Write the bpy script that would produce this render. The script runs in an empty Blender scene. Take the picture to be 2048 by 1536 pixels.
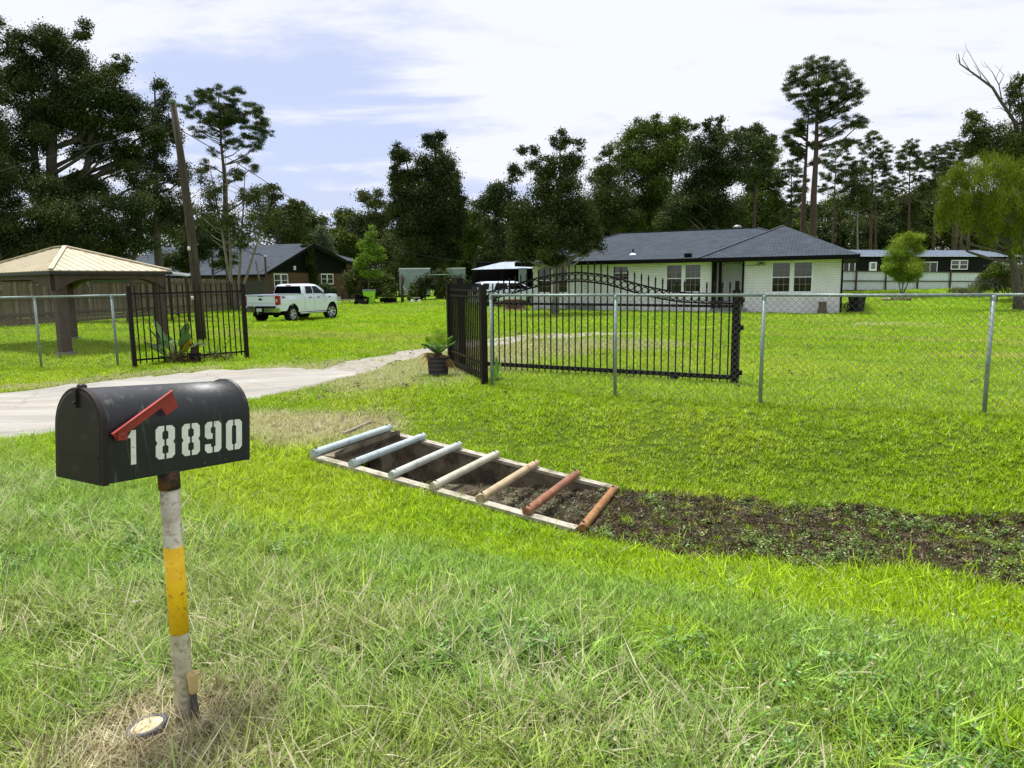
import bpy, math, random
import numpy as np
from mathutils import Vector, Matrix, Euler

random.seed(7)
rng = np.random.default_rng(7)
SC = bpy.context.scene
COL = SC.collection

# ------------------------------------------------------------------ camera
FPX = 1422.0
PITCH = math.atan((768 - 565) / FPX)
ROLL = 0.0125
CAMZ = 1.55
_F = Vector((0, math.cos(PITCH), -math.sin(PITCH)))
_R0 = Vector((1, 0, 0)); _U0 = Vector((0, math.sin(PITCH), math.cos(PITCH)))
_R = _R0 * math.cos(ROLL) - _U0 * math.sin(ROLL)
_U = _R0 * math.sin(ROLL) + _U0 * math.cos(ROLL)
cam_d = bpy.data.cameras.new('camera')
cam_d.sensor_width = 36.0
cam_d.lens = 36.0 * FPX / 2048.0
cam_d.clip_start = 0.05
cam_d.clip_end = 5000
cam = bpy.data.objects.new('camera', cam_d)
COL.objects.link(cam)
m = Matrix.Identity(4)
for i in range(3):
    m[i][0] = _R[i]; m[i][1] = _U[i]; m[i][2] = -_F[i]
m[0][3], m[1][3], m[2][3] = 0, 0, CAMZ
cam.matrix_world = m
SC.camera = cam

# ------------------------------------------------------------------ light
SUN_EL, SUN_AZ = math.radians(72), math.radians(325)   # azimuth clockwise from +Y
world = bpy.data.worlds.new('World')
SC.world = world
world.use_nodes = True
nt = world.node_tree; nt.nodes.clear()
def wn(t, **k):
    n = nt.nodes.new(t)
    for a, b in k.items(): setattr(n, a, b)
    return n
w_out = wn('ShaderNodeOutputWorld')
bg = wn('ShaderNodeBackground'); bg.inputs[1].default_value = 0.1
sky = wn('ShaderNodeTexSky', sky_type='NISHITA', sun_disc=False, sun_elevation=SUN_EL, sun_rotation=SUN_AZ, altitude=20, air_density=1.0, dust_density=1.5, ozone_density=1.0)
tc = wn('ShaderNodeTexCoord')
sep = wn('ShaderNodeSeparateXYZ'); nt.links.new(tc.outputs['Generated'], sep.inputs[0])
# project the direction onto a flat cloud layer overhead
mx = wn('ShaderNodeMath', operation='MAXIMUM'); mx.inputs[1].default_value = 0.0; nt.links.new(sep.outputs[2], mx.inputs[0])
ad = wn('ShaderNodeMath', operation='ADD'); ad.inputs[1].default_value = 0.12; nt.links.new(mx.outputs[0], ad.inputs[0])
dx = wn('ShaderNodeMath', operation='DIVIDE'); nt.links.new(sep.outputs[0], dx.inputs[0]); nt.links.new(ad.outputs[0], dx.inputs[1])
dy = wn('ShaderNodeMath', operation='DIVIDE'); nt.links.new(sep.outputs[1], dy.inputs[0]); nt.links.new(ad.outputs[0], dy.inputs[1])
cmb = wn('ShaderNodeCombineXYZ'); nt.links.new(dx.outputs[0], cmb.inputs[0]); nt.links.new(dy.outputs[0], cmb.inputs[1])
def wnoise(scale, det, rough, dist, off=(0, 0, 0), sc=(1, 1, 1)):
    mp = wn('ShaderNodeMapping'); mp.inputs['Location'].default_value = off; mp.inputs['Scale'].default_value = sc
    nt.links.new(cmb.outputs[0], mp.inputs[0])
    n = wn('ShaderNodeTexNoise'); n.inputs['Scale'].default_value = scale; n.inputs['Detail'].default_value = det
    n.inputs['Roughness'].default_value = rough; n.inputs['Distortion'].default_value = dist
    nt.links.new(mp.outputs[0], n.inputs['Vector']); return n
n1 = wnoise(1.3, 10, 0.60, 0.35, (3.1, 0.7, 0), (0.8, 1.4, 1))
n2 = wnoise(0.42, 5, 0.5, 0.2, (5.2, 1.3, 0))
# a clearer stretch of sky low over the left centre of the view
_c = Vector((-0.27, 0.93, 0.22)).normalized()
vd = wn('ShaderNodeVectorMath', operation='DISTANCE'); vd.inputs[1].default_value = _c
nt.links.new(tc.outputs['Generated'], vd.inputs[0])
clr = wn('ShaderNodeMapRange'); clr.interpolation_type = 'SMOOTHSTEP'
clr.inputs[1].default_value = 0.06; clr.inputs[2].default_value = 0.36; clr.inputs[3].default_value = 0.26; clr.inputs[4].default_value = 0.0
nt.links.new(vd.outputs['Value'], clr.inputs[0])
s1 = wn('ShaderNodeMath', operation='MULTIPLY_ADD'); s1.inputs[1].default_value = 0.55
nt.links.new(n2.outputs[0], s1.inputs[0]); nt.links.new(n1.outputs[0], s1.inputs[2])
s2 = wn('ShaderNodeMath', operation='SUBTRACT'); nt.links.new(s1.outputs[0], s2.inputs[0]); nt.links.new(clr.outputs[0], s2.inputs[1])
cov = wn('ShaderNodeMapRange'); cov.interpolation_type = 'SMOOTHSTEP'
cov.inputs[1].default_value = 0.54; cov.inputs[2].default_value = 0.76; cov.inputs[3].default_value = 0.0; cov.inputs[4].default_value = 1.0
nt.links.new(s2.outputs[0], cov.inputs[0])
# thin veil everywhere, thicker cloud where the noise says so
veil = wn('ShaderNodeMix', data_type='RGBA'); veil.inputs['Factor'].default_value = 0.80
nt.links.new(sky.outputs[0], veil.inputs['A']); veil.inputs['B'].default_value = (3.75, 4.15, 5.75, 1)
cl = wn('ShaderNodeMix', data_type='RGBA')
nt.links.new(cov.outputs[0], cl.inputs['Factor']); nt.links.new(veil.outputs['Result'], cl.inputs['A'])
cl.inputs['B'].default_value = (5.6, 5.72, 6.2, 1)
nt.links.new(cl.outputs['Result'], bg.inputs[0]); nt.links.new(bg.outputs[0], w_out.inputs[0])

sun_d = bpy.data.lights.new('sun', 'SUN'); sun_d.energy = 3.7; sun_d.angle = math.radians(11); sun_d.color = (1.0, 0.98, 0.95)
sun = bpy.data.objects.new('sun', sun_d); COL.objects.link(sun)
_sd = Vector((math.sin(SUN_AZ) * math.cos(SUN_EL), math.cos(SUN_AZ) * math.cos(SUN_EL), math.sin(SUN_EL)))
sun.rotation_euler = _sd.to_track_quat('Z', 'Y').to_euler()
sun.location = (0, -10, 40)
SC.view_settings.view_transform = 'Standard'
SC.view_settings.look = 'None'
SC.view_settings.exposure = 0.76
SC.view_settings.gamma = 1.0
SC.view_settings.use_curve_mapping = False
SC.cycles.max_bounces = 6
SC.cycles.transparent_max_bounces = 8
SC.cycles.diffuse_bounces = 3
SC.cycles.glossy_bounces = 3

# ------------------------------------------------------------------ survey helpers
def ray(px, py):
    return _F * FPX + _R * (px - 1024) - _U * (py - 768)
def atY(px, py, Y):
    r = ray(px, py); t = Y / r.y
    return Vector((r.x * t, Y, CAMZ + r.z * t))

# road-parallel axis u and the axis v across the ditch into the yard
DU = Vector((0.91, -0.4146, 0)); DV = Vector((0.4146, 0.91, 0))
U0, U1, V0, V1 = -4.46, -1.82, 5.17, 6.45            # the culvert opening
def uv(x, y): return x * 0.91 - y * 0.4146, x * 0.4146 + y * 0.91
def xy(u, v): return u * 0.91 + v * 0.4146, -u * 0.4146 + v * 0.91
def sstep(a, b, x):
    t = np.clip((x - a) / (b - a), 0, 1); return t * t * (3 - 2 * t)
def vnoise(x, y, seed=0):
    x = np.asarray(x, float); y = np.asarray(y, float)
    xi = np.floor(x).astype(np.int64); yi = np.floor(y).astype(np.int64)
    fx = x - xi; fy = y - yi
    fx = fx * fx * (3 - 2 * fx); fy = fy * fy * (3 - 2 * fy)
    def h(a, b):
        n = (a * 374761393 + b * 668265263 + seed * 974711) & 0x7fffffff
        n = ((n ^ (n >> 13)) * 1274126177) & 0x7fffffff
        return ((n ^ (n >> 16)) & 0xffff) / 65535.0
    return (h(xi, yi) * (1 - fx) + h(xi + 1, yi) * fx) * (1 - fy) + (h(xi, yi + 1) * (1 - fx) + h(xi + 1, yi + 1) * fx) * fy
def fbm(x, y, seed=0, oc=3):
    s = 0; a = 0.5; t = 0
    for o in range(oc):
        s = s + a * vnoise(np.asarray(x) * 2 ** o, np.asarray(y) * 2 ** o, seed + o * 17); t += a; a *= 0.5
    return s / t
def rimz(u):
    return -0.42 * np.clip((u - U0) / (U1 - U0), 0, 1)
def ground_z(x, y, hole=False):
    x = np.asarray(x, float); y = np.asarray(y, float)
    u, v = uv(x, y)
    yard = 0.16 * sstep(6.6, 9.2, v)
    far = yard - 0.33 * sstep(13, 31, v)
    left_back = 0.15 * sstep(34, 42, y) * sstep(16, 4, x) * sstep(-9, -2, x) + 0.22 * sstep(40, 56, y) * sstep(6, -6, x) - 0.17 * np.exp(-((x + 11) / 8) ** 2 - ((y - 36.5) / 6) ** 2)
    right_back = 0.74 * sstep(37, 54, y) * sstep(12, 22, x)
    base = far + left_back + right_back
    shoulder = -0.03 * sstep(3, 5, v) * (1 - sstep(6.6, 8, v))
    deep = sstep(U0 - 0.1, U1, u)
    lin = 0.15 * sstep(U0 - 1.3, U0, u) + 0.85 * np.clip((u - U0) / (U1 - U0), 0, 1)
    prof = sstep(2.6, V0 + 0.05, v) * (1 - sstep(V1 - 0.05, 8.3, v))
    z = base + shoulder - (0.42 + 0.0) * lin * prof
    z = z + 0.025 * (fbm(x * 0.9, y * 0.9, 3) - 0.5) * (1 - sstep(-9, -5, u) * 0) 
    z = z + 0.10 * (fbm(x * 0.12, y * 0.12, 9) - 0.5) * sstep(10, 20, v)
    if hole:
        inside = (u > U0 + 0.03) & (u < U1 + 0.02) & (v > V0 + 0.03) & (v < V1 - 0.03)
        z = np.where(inside, -0.75, z)
    return z
def gz(x, y): return float(ground_z(x, y))
def gp(px, py):
    r = ray(px, py).normalized(); t = 1.0; step = 0.05; o = Vector((0, 0, CAMZ))
    while t < 400:
        p = o + r * t
        if p.z < gz(p.x, p.y): break
        step = max(0.03, t * 0.01); t += step
    lo, hi = t - step, t
    for _ in range(18):
        mid = (lo + hi) / 2; p = o + r * mid
        if p.z < gz(p.x, p.y): hi = mid
        else: lo = mid
    p = o + r * hi
    return Vector((p.x, p.y, gz(p.x, p.y)))
def gpY(px, Y):
    r = ray(px, 600); x = r.x / r.y * Y
    return Vector((x, Y, gz(x, Y)))
def height_at(base, px, py):
    """world height of what is seen at (px,py) if it stands at the distance of base"""
    return atY(px, py, base.y).z

# ------------------------------------------------------------------ materials
MATS = {}
def hexlin(r, g, b):
    f = lambda c: (c / 255 / 12.92) if c / 255 <= 0.04045 else ((c / 255 + 0.055) / 1.055) ** 2.4
    return (f(r), f(g), f(b))
class N:
    def __init__(s, mat): s.t = mat.node_tree; s.n = s.t.nodes; s.l = s.t.links
    def new(s, t, **k):
        n = s.n.new(t)
        for a, b in k.items(): setattr(n, a, b)
        return n
    def link(s, a, b): s.l.new(a, b)
def mat(name, c1, c2=None, scale=4.0, rough=0.7, metal=0.0, bump=0.0, bscale=None, stretch=(1, 1, 1), c3=None, s3=1.0, t3=(0.55, 0.7), spec=0.5, lo=0.35, hi=0.65, coat=0.0, detail=6):
    if name in MATS: return MATS[name]
    M = bpy.data.materials.new(name); M.use_nodes = True
    g = N(M); b = g.n['Principled BSDF']
    b.inputs['Roughness'].default_value = rough; b.inputs['Metallic'].default_value = metal
    b.inputs['Specular IOR Level'].default_value = spec
    if coat: b.inputs['Coat Weight'].default_value = coat; b.inputs['Coat Roughness'].default_value = 0.06
    t = g.new('ShaderNodeTexCoord'); mp = g.new('ShaderNodeMapping'); mp.inputs['Scale'].default_value = stretch
    g.link(t.outputs['Object'], mp.inputs[0])
    if c2 is None: c2 = tuple(x * 0.8 for x in c1)
    nz = g.new('ShaderNodeTexNoise'); nz.inputs['Scale'].default_value = scale; nz.inputs['Detail'].default_value = detail; nz.inputs['Roughness'].default_value = 0.6
    g.link(mp.outputs[0], nz.inputs['Vector'])
    mr = g.new('ShaderNodeMapRange'); mr.inputs[1].default_value = lo; mr.inputs[2].default_value = hi
    g.link(nz.outputs[0], mr.inputs[0])
    mx = g.new('ShaderNodeMix', data_type='RGBA'); g.link(mr.outputs[0], mx.inputs['Factor'])
    mx.inputs['A'].default_value = (*c1, 1); mx.inputs['B'].default_value = (*c2, 1)
    out = mx.outputs['Result']
    if c3 is not None:
        n3 = g.new('ShaderNodeTexNoise'); n3.inputs['Scale'].default_value = s3; n3.inputs['Detail'].default_value = 8; n3.inputs['Roughness'].default_value = 0.65
        g.link(mp.outputs[0], n3.inputs['Vector'])
        m3 = g.new('ShaderNodeMapRange'); m3.inputs[1].default_value = t3[0]; m3.inputs[2].default_value = t3[1]; g.link(n3.outputs[0], m3.inputs[0])
        x3 = g.new('ShaderNodeMix', data_type='RGBA'); g.link(m3.outputs[0], x3.inputs['Factor'])
        g.link(out, x3.inputs['A']); x3.inputs['B'].default_value = (*c3, 1); out = x3.outputs['Result']
    g.link(out, b.inputs['Base Color'])
    if bump:
        nb = g.new('ShaderNodeTexNoise'); nb.inputs['Scale'].default_value = bscale or scale * 4; nb.inputs['Detail'].default_value = 5
        g.link(mp.outputs[0], nb.inputs['Vector'])
        bp = g.new('ShaderNodeBump'); bp.inputs['Strength'].default_value = bump; bp.inputs['Distance'].default_value = 0.02
        g.link(nb.outputs[0], bp.inputs['Height']); g.link(bp.outputs[0], b.inputs['Normal'])
    MATS[name] = M
    return M
def brick_mat(name, c1, c2, mortar, bw, bh, ms, axis='x', rough=0.85, bump=0.4, offset=0.5, noise=0.15, streak=0.0, spec=0.3):
    """masonry or shingle courses in the wall's own x (or y) and z"""
    if name in MATS: return MATS[name]
    M = bpy.data.materials.new(name); M.use_nodes = True
    g = N(M); b = g.n['Principled BSDF']; b.inputs['Roughness'].default_value = rough; b.inputs['Specular IOR Level'].default_value = spec
    t = g.new('ShaderNodeTexCoord'); sp = g.new('ShaderNodeSeparateXYZ'); g.link(t.outputs['Object'], sp.inputs[0])
    cb = g.new('ShaderNodeCombineXYZ')
    g.link(sp.outputs[{'x': 0, 'y': 1}[axis[0]]], cb.inputs[0])
    g.link(sp.outputs[2 if len(axis) == 1 else {'y': 1, 'x': 0}[axis[1]]], cb.inputs[1])
    br = g.new('ShaderNodeTexBrick'); br.offset = offset
    g.link(cb.outputs[0], br.inputs['Vector'])
    br.inputs['Color1'].default_value = (*c1, 1); br.inputs['Color2'].default_value = (*c2, 1); br.inputs['Mortar'].default_value = (*mortar, 1)
    br.inputs['Scale'].default_value = 1.0; br.inputs['Mortar Size'].default_value = ms; br.inputs['Mortar Smooth'].default_value = 0.3
    br.inputs['Brick Width'].default_value = bw; br.inputs['Row Height'].default_value = bh
    nz = g.new('ShaderNodeTexNoise'); nz.inputs['Scale'].default_value = 1.3; nz.inputs['Detail'].default_value = 9; nz.inputs['Roughness'].default_value = 0.7
    g.link(t.outputs['Object'], nz.inputs['Vector'])
    mr = g.new('ShaderNodeMapRange'); mr.inputs[1].default_value = 0.3; mr.inputs[2].default_value = 0.7; mr.inputs[3].default_value = 1 - noise; mr.inputs[4].default_value = 1 + noise
    g.link(nz.outputs[0], mr.inputs[0])
    mu = g.new('ShaderNodeVectorMath', operation='SCALE'); g.link(br.outputs['Color'], mu.inputs[0]); g.link(mr.outputs[0], mu.inputs['Scale'])
    g.link(mu.outputs[0], b.inputs['Base Color'])
    bp = g.new('ShaderNodeBump'); bp.inputs['Strength'].default_value = bump; bp.inputs['Distance'].default_value = 0.02; bp.invert = True
    g.link(br.outputs['Fac'], bp.inputs['Height']); g.link(bp.outputs[0], b.inputs['Normal'])
    MATS[name] = M
    return M
def leaf_mat(name, stops, trans=0.25, rough=0.5, spec=0.35, attr='tint', kind='GEOMETRY', gloss=0.012):
    """leaf colour picked per leaf from the 'tint' attribute"""
    if name in MATS: return MATS[name]
    M = bpy.data.materials.new(name); M.use_nodes = True
    g = N(M); g.n.remove(g.n['Principled BSDF']); out = g.n['Material Output']
    at = g.new('ShaderNodeAttribute', attribute_name=attr, attribute_type=kind)
    cr = g.new('ShaderNodeValToRGB'); g.link(at.outputs['Fac'], cr.inputs[0])
    els = cr.color_ramp.elements
    while len(els) > 1: els.remove(els[-1])
    els[0].position = stops[0][0]; els[0].color = (*stops[0][1], 1)
    for p, c in stops[1:]:
        e = els.new(p); e.color = (*c, 1)
    d = g.new('ShaderNodeBsdfDiffuse'); t = g.new('ShaderNodeBsdfTranslucent')
    g.link(cr.outputs[0], d.inputs[0]); g.link(cr.outputs[0], t.inputs[0])
    m1 = g.new('ShaderNodeMixShader'); m1.inputs[0].default_value = trans
    g.link(d.outputs[0], m1.inputs[1]); g.link(t.outputs[0], m1.inputs[2])
    gl = g.new('ShaderNodeBsdfGlossy'); gl.inputs['Roughness'].default_value = rough; gl.inputs[0].default_value = (0.8, 0.85, 0.8, 1)
    m2 = g.new('ShaderNodeMixShader')
    fr = g.new('ShaderNodeFresnel'); fr.inputs[0].default_value = 1.35
    mm = g.new('ShaderNodeMath', operation='MULTIPLY'); mm.inputs[1].default_value = gloss * 4; g.link(fr.outputs[0], mm.inputs[0])
    g.link(mm.outputs[0], m2.inputs[0]); g.link(m1.outputs[0], m2.inputs[1]); g.link(gl.outputs[0], m2.inputs[2])
    g.link(m2.outputs[0], out.inputs[0])
    MATS[name] = M
    return M
def glass_mat(name, c=(0.012, 0.014, 0.016), rough=0.04, spec=0.9):
    if name in MATS: return MATS[name]
    M = bpy.data.materials.new(name); M.use_nodes = True
    b = M.node_tree.nodes['Principled BSDF']; b.inputs['Base Color'].default_value = (*c, 1); b.inputs['Roughness'].default_value = rough
    b.inputs['Specular IOR Level'].default_value = spec
    MATS[name] = M
    return M

# ------------------------------------------------------------------ mesh building
def fast_mesh(name, V, F, material, tint=None, smooth=False):
    """V (n,3), F (m,k) with constant k"""
    me = bpy.data.meshes.new(name)
    V = np.asarray(V, np.float32); F = np.asarray(F, np.int32); k = F.shape[1]
    me.vertices.add(len(V)); me.vertices.foreach_set('co', V.ravel())
    me.loops.add(F.size); me.loops.foreach_set('vertex_index', F.ravel())
    me.polygons.add(len(F)); me.polygons.foreach_set('loop_start', np.arange(0, F.size, k, dtype=np.int32))
    me.polygons.foreach_set('loop_total', np.full(len(F), k, np.int32))
    if smooth: me.polygons.foreach_set('use_smooth', np.ones(len(F), bool))
    me.update(calc_edges=True)
    if tint is not None:
        a = me.attributes.new('tint', 'FLOAT', 'FACE'); a.data.foreach_set('value', np.asarray(tint, np.float32))
    if material: me.materials.append(material)
    return me
def tag(o, label=None, cat=None, group=None, kind=None):
    if label: o['label'] = label
    if cat: o['category'] = cat
    if group: o['group'] = group
    if kind: o['kind'] = kind
    return o
def link(name, me, parent=None, loc=None, rot=None):
    o = bpy.data.objects.new(name, me); COL.objects.link(o)
    if parent is not None: o.parent = parent
    if loc is not None: o.location = loc
    if rot is not None: o.rotation_euler = rot
    return o
def thing(name, loc, rz=0.0, label=None, cat=None, group=None):
    o = bpy.data.objects.new(name, None); COL.objects.link(o); o.empty_display_size = 0.2
    o.location = loc; o.rotation_euler = (0, 0, rz)
    return tag(o, label, cat, group)
def copy_tree(o, parent=None):
    c = o.copy(); COL.objects.link(c)
    if parent is not None: c.parent = parent
    for ch in [x for x in KIDS.get(o.name, [])]: copy_tree(ch, c)
    return c
KIDS = {}
class MB:
    def __init__(s): s.v = []; s.f = []; s.sm = []
    def add(s, vs, fs, smooth=False):
        b = len(s.v); s.v += [tuple(v) for v in vs]; s.f += [tuple(i + b for i in f) for f in fs]; s.sm += [smooth] * len(fs)
        return s
    def box(s, c, size, rz=0.0, M=None, taper=1.0):
        hx, hy, hz = size[0] / 2, size[1] / 2, size[2] / 2
        cs, sn = math.cos(rz), math.sin(rz); vs = []
        for z in (-1, 1):
            k = taper if z > 0 else 1.0
            for x, y in ((-1, -1), (1, -1), (1, 1), (-1, 1)):
                X, Y = x * hx * k, y * hy * k
                vs.append((c[0] + X * cs - Y * sn, c[1] + X * sn + Y * cs, c[2] + z * hz))
        if M is not None: vs = [tuple(M @ Vector(v)) for v in vs]
        return s.add(vs, [(0, 3, 2, 1), (4, 5, 6, 7), (0, 1, 5, 4), (1, 2, 6, 5), (2, 3, 7, 6), (3, 0, 4, 7)])
    def bar(s, a, b, w, h=None, up=(0, 0, 1)):
        """rectangular bar from a to b"""
        a, b = Vector(a), Vector(b); h = h or w; d = (b - a).normalized(); u = Vector(up)
        if abs(d.dot(u)) > 0.98: u = Vector((0, 1, 0))
        sd = d.cross(u).normalized(); u = sd.cross(d).normalized()
        vs = [p + sd * x * w / 2 + u * y * h / 2 for p in (a, b) for x, y in ((-1, -1), (1, -1), (1, 1), (-1, 1))]
        return s.add(vs, [(0, 1, 2, 3), (7, 6, 5, 4), (0, 4, 5, 1), (1, 5, 6, 2), (2, 6, 7, 3), (3, 7, 4, 0)])
    def tube(s, pts, r, n=8, caps=True, smooth=True):
        pts = [Vector(p) for p in pts]; rs = r if isinstance(r, (list, tuple)) else [r] * len(pts)
        vs = []; u = None
        for i, p in enumerate(pts):
            d = (pts[min(i + 1, len(pts) - 1)] - pts[max(i - 1, 0)]).normalized()
            if u is None:
                u = d.cross(Vector((0, 0, 1)))
                if u.length < 0.05: u = d.cross(Vector((1, 0, 0)))
                u.normalize()
            else:
                u = (u - d * u.dot(d))
                u = u.normalized() if u.length > 1e-6 else d.orthogonal().normalized()
            w = d.cross(u)
            for k in range(n):
                a = 2 * math.pi * k / n
                vs.append(p + (u * math.cos(a) + w * math.sin(a)) * rs[i])
        fs = []
        for i in range(len(pts) - 1):
            for k in range(n):
                fs.append((i * n + k, i * n + (k + 1) % n, (i + 1) * n + (k + 1) % n, (i + 1) * n + k))
        s.add(vs, fs, smooth)
        if caps:
            b = len(s.v) - len(vs)
            s.f.append(tuple(b + k for k in reversed(range(n)))); s.sm.append(False)
            s.f.append(tuple(b + (len(pts) - 1) * n + k for k in range(n))); s.sm.append(False)
        return s
    def lathe(s, prof, c=(0, 0, 0), n=20, smooth=True, axis='z'):
        vs = []
        for r, z in prof:
            for k in range(n):
                a = 2 * math.pi * k / n
                x, y = r * math.cos(a), r * math.sin(a)
                p = {'z': (x, y, z), 'x': (z, x, y), 'y': (y, z, x)}[axis]
                vs.append((c[0] + p[0], c[1] + p[1], c[2] + p[2]))
        fs = [(i * n + k, i * n + (k + 1) % n, (i + 1) * n + (k + 1) % n, (i + 1) * n + k) for i in range(len(prof) - 1) for k in range(n)]
        return s.add(vs, fs, smooth)
    def prism(s, poly, d0, d1, plane='xz'):
        """polygon in a plane pulled from d0 to d1 along the third axis"""
        def P(a, b, d): return {'xz': (a, d, b), 'xy': (a, b, d), 'yz': (d, a, b)}[plane]
        n = len(poly)
        vs = [P(a, b, d0) for a, b in poly] + [P(a, b, d1) for a, b in poly]
        fs = [tuple(range(n)), tuple(reversed(range(n, 2 * n)))] + [(i, i + n, (i + 1) % n + n, (i + 1) % n) for i in range(n)]
        return s.add(vs, fs)
    def slab(s, quad, th):
        """a polygon (world points) given thickness downwards along its normal"""
        q = [Vector(p) for p in quad]; nrm = (q[1] - q[0]).cross(q[-1] - q[0]).normalized()
        n = len(q)
        vs = q + [p - nrm * th for p in q]
        fs = [tuple(range(n)), tuple(reversed(range(n, 2 * n)))] + [(i, i + n, (i + 1) % n + n, (i + 1) % n) for i in range(n)]
        return s.add(vs, fs)
    def ring(s, c, R, r, n=20, m=6, axis='y'):
        vs = []
        for i in range(n):
            a = 2 * math.pi * i / n
            for k in range(m):
                b = 2 * math.pi * k / m
                rr = R + r * math.cos(b); w = r * math.sin(b)
                p = {'y': (rr * math.cos(a), w, rr * math.sin(a)), 'x': (w, rr * math.cos(a), rr * math.sin(a)), 'z': (rr * math.cos(a), rr * math.sin(a), w)}[axis]
                vs.append((c[0] + p[0], c[1] + p[1], c[2] + p[2]))
        fs = [(i * m + k, ((i + 1) % n) * m + k, ((i + 1) % n) * m + (k + 1) % m, i * m + (k + 1) % m) for i in range(n) for k in range(m)]
        return s.add(vs, fs, True)
    def mesh(s, name, material):
        me = bpy.data.meshes.new(name); me.from_pydata(s.v, [], s.f)
        me.polygons.foreach_set('use_smooth', s.sm)
        if material: me.materials.append(material)
        import bmesh
        bm = bmesh.new(); bm.from_mesh(me); bmesh.ops.recalc_face_normals(bm, faces=bm.faces); bm.to_mesh(me); bm.free()
        me.update(); return me
    def build(s, name, material, parent=None, loc=None, rot=None):
        o = link(name, s.mesh(name, material), parent, loc, rot)
        if parent is not None: KIDS.setdefault(parent.name, []).append(o)
        return o
def part(name, me, parent, loc=None, rot=None):
    o = link(name, me, parent, loc, rot); KIDS.setdefault(parent.name, []).append(o); return o
def in_poly(x, y, poly):
    x = np.asarray(x); y = np.asarray(y); c = np.zeros(x.shape, bool); n = len(poly)
    for i in range(n):
        x0, y0 = poly[i][:2]; x1, y1 = poly[(i + 1) % n][:2]
        cond = ((y0 > y) != (y1 > y))
        with np.errstate(divide='ignore', invalid='ignore'):
            xi = (x1 - x0) * (y - y0) / (y1 - y0 + 1e-12) + x0
        c ^= cond & (x < xi)
    return c
# ------------------------------------------------------------------ terrain
# outlines of bare ground, surveyed as ground points
DRIVE_FAR = [gp(*p) for p in ((-260, 822), (-120, 800), (0, 786), (120, 772), (250, 757), (350, 748), (450, 740), (560, 738), (640, 740), (716, 746))]
DRIVE_NEAR = [gp(*p) for p in ((-260, 935), (-120, 905), (0, 882), (110, 868), (300, 836), (400, 818), (500, 800), (580, 784), (650, 768), (716, 750))]
DRIVE_POLY = [tuple(p[:2]) for p in DRIVE_FAR] + [tuple(p[:2]) for p in reversed(DRIVE_NEAR)]
def path_mask(x, y, pts):
    """distance-based mask along a polyline of (point, halfwidth)"""
    best = np.full(np.shape(x), 9.0)
    for (a, wa), (b, wb) in zip(pts[:-1], pts[1:]):
        ax, ay = a[0], a[1]; bx, by = b[0] - ax, b[1] - ay; L = bx * bx + by * by
        t = np.clip(((x - ax) * bx + (y - ay) * by) / L, 0, 1)
        d = np.hypot(x - ax - bx * t, y - ay - by * t) / (wa + (wb - wa) * t)
        best = np.minimum(best, d)
    return best
TRACK = [(gp(*p), w) for p, w in (((690, 742), 0.5), ((760, 720), 0.5), ((860, 703), 0.6), ((930, 692), 0.7), ((1010, 678), 0.9), ((1110, 673), 1.3), ((1200, 668), 1.3), ((1290, 668), 0.5))]
STRIP = [(gp(*p), w) for p, w in (((560, 752), 1.2), ((700, 745), 1.6), ((860, 735), 1.2), ((1000, 700), 1.4), ((1200, 690), 1.6))]
SPOT = [(gp(*p), w) for p, w in (((1700, 651), 0.35), ((1790, 649), 0.8), ((1870, 650), 0.3))]
LITTER = [(gp(*p), w) for p, w in (((530, 838), 0.5), ((620, 862), 0.6), ((700, 850), 0.45), ((760, 845), 0.15))]
EDGE = [(gp(*p), w) for p, w in (((-100, 790), 0.2), ((0, 778), 0.2), ((200, 760), 0.2), ((420, 737), 0.25))]
def masks(x, y):
    x = np.asarray(x, float); y = np.asarray(y, float)
    u, v = uv(x, y)
    wob = (fbm(x * 1.7, y * 1.7, 21) - 0.5)
    gravel = 1 - sstep(0.6, 1.35, path_mask(x, y, TRACK) + wob * 0.9)
    dry = np.maximum(0.75 * (1 - sstep(0.5, 1.6, path_mask(x, y, STRIP) + wob * 1.2)), 0.9 * (1 - sstep(0.4, 1.3, path_mask(x, y, SPOT) + wob)))
    dry = np.maximum(dry, 0.85 * (1 - sstep(0.6, 1.7, path_mask(x, y, LITTER) + wob * 1.4)))
    dry = np.maximum(dry, 0.6 * (1 - sstep(0.5, 1.7, path_mask(x, y, EDGE) + wob)))
    # the dark floor of the ditch
    half = 0.70 + 0.25 * wob * 2
    cv = 5.92 + 0.15 * np.sin(u * 0.7)
    ditch = (1 - sstep(half - 0.10, half + 0.16, np.abs(v - cv))) * sstep(U1 - 0.35, U1 + 0.15, u)
    rim = (1 - sstep(0.0, 0.22, np.maximum(np.abs(v - (V0 + V1) / 2) - (V1 - V0) / 2, np.abs(u - (U0 + U1) / 2) - (U1 - U0) / 2))) * 0.55
    mbd = np.hypot(x + 1.22, y - 2.28) + 0.22 * wob
    dry = np.maximum(dry, 0.95 * (1 - sstep(0.10, 0.55, mbd)))
    rough = (1 - sstep(2.2, 3.7, v + 0.9 * (fbm(x * 0.8, y * 0.8, 31) - 0.5) + 0.18 * (u + 2)))      # unmown verge nearest the road
    return dict(gravel=gravel, dry=dry, ditch=np.maximum(ditch, rim * 0), rim=rim, rough=rough)

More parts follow.
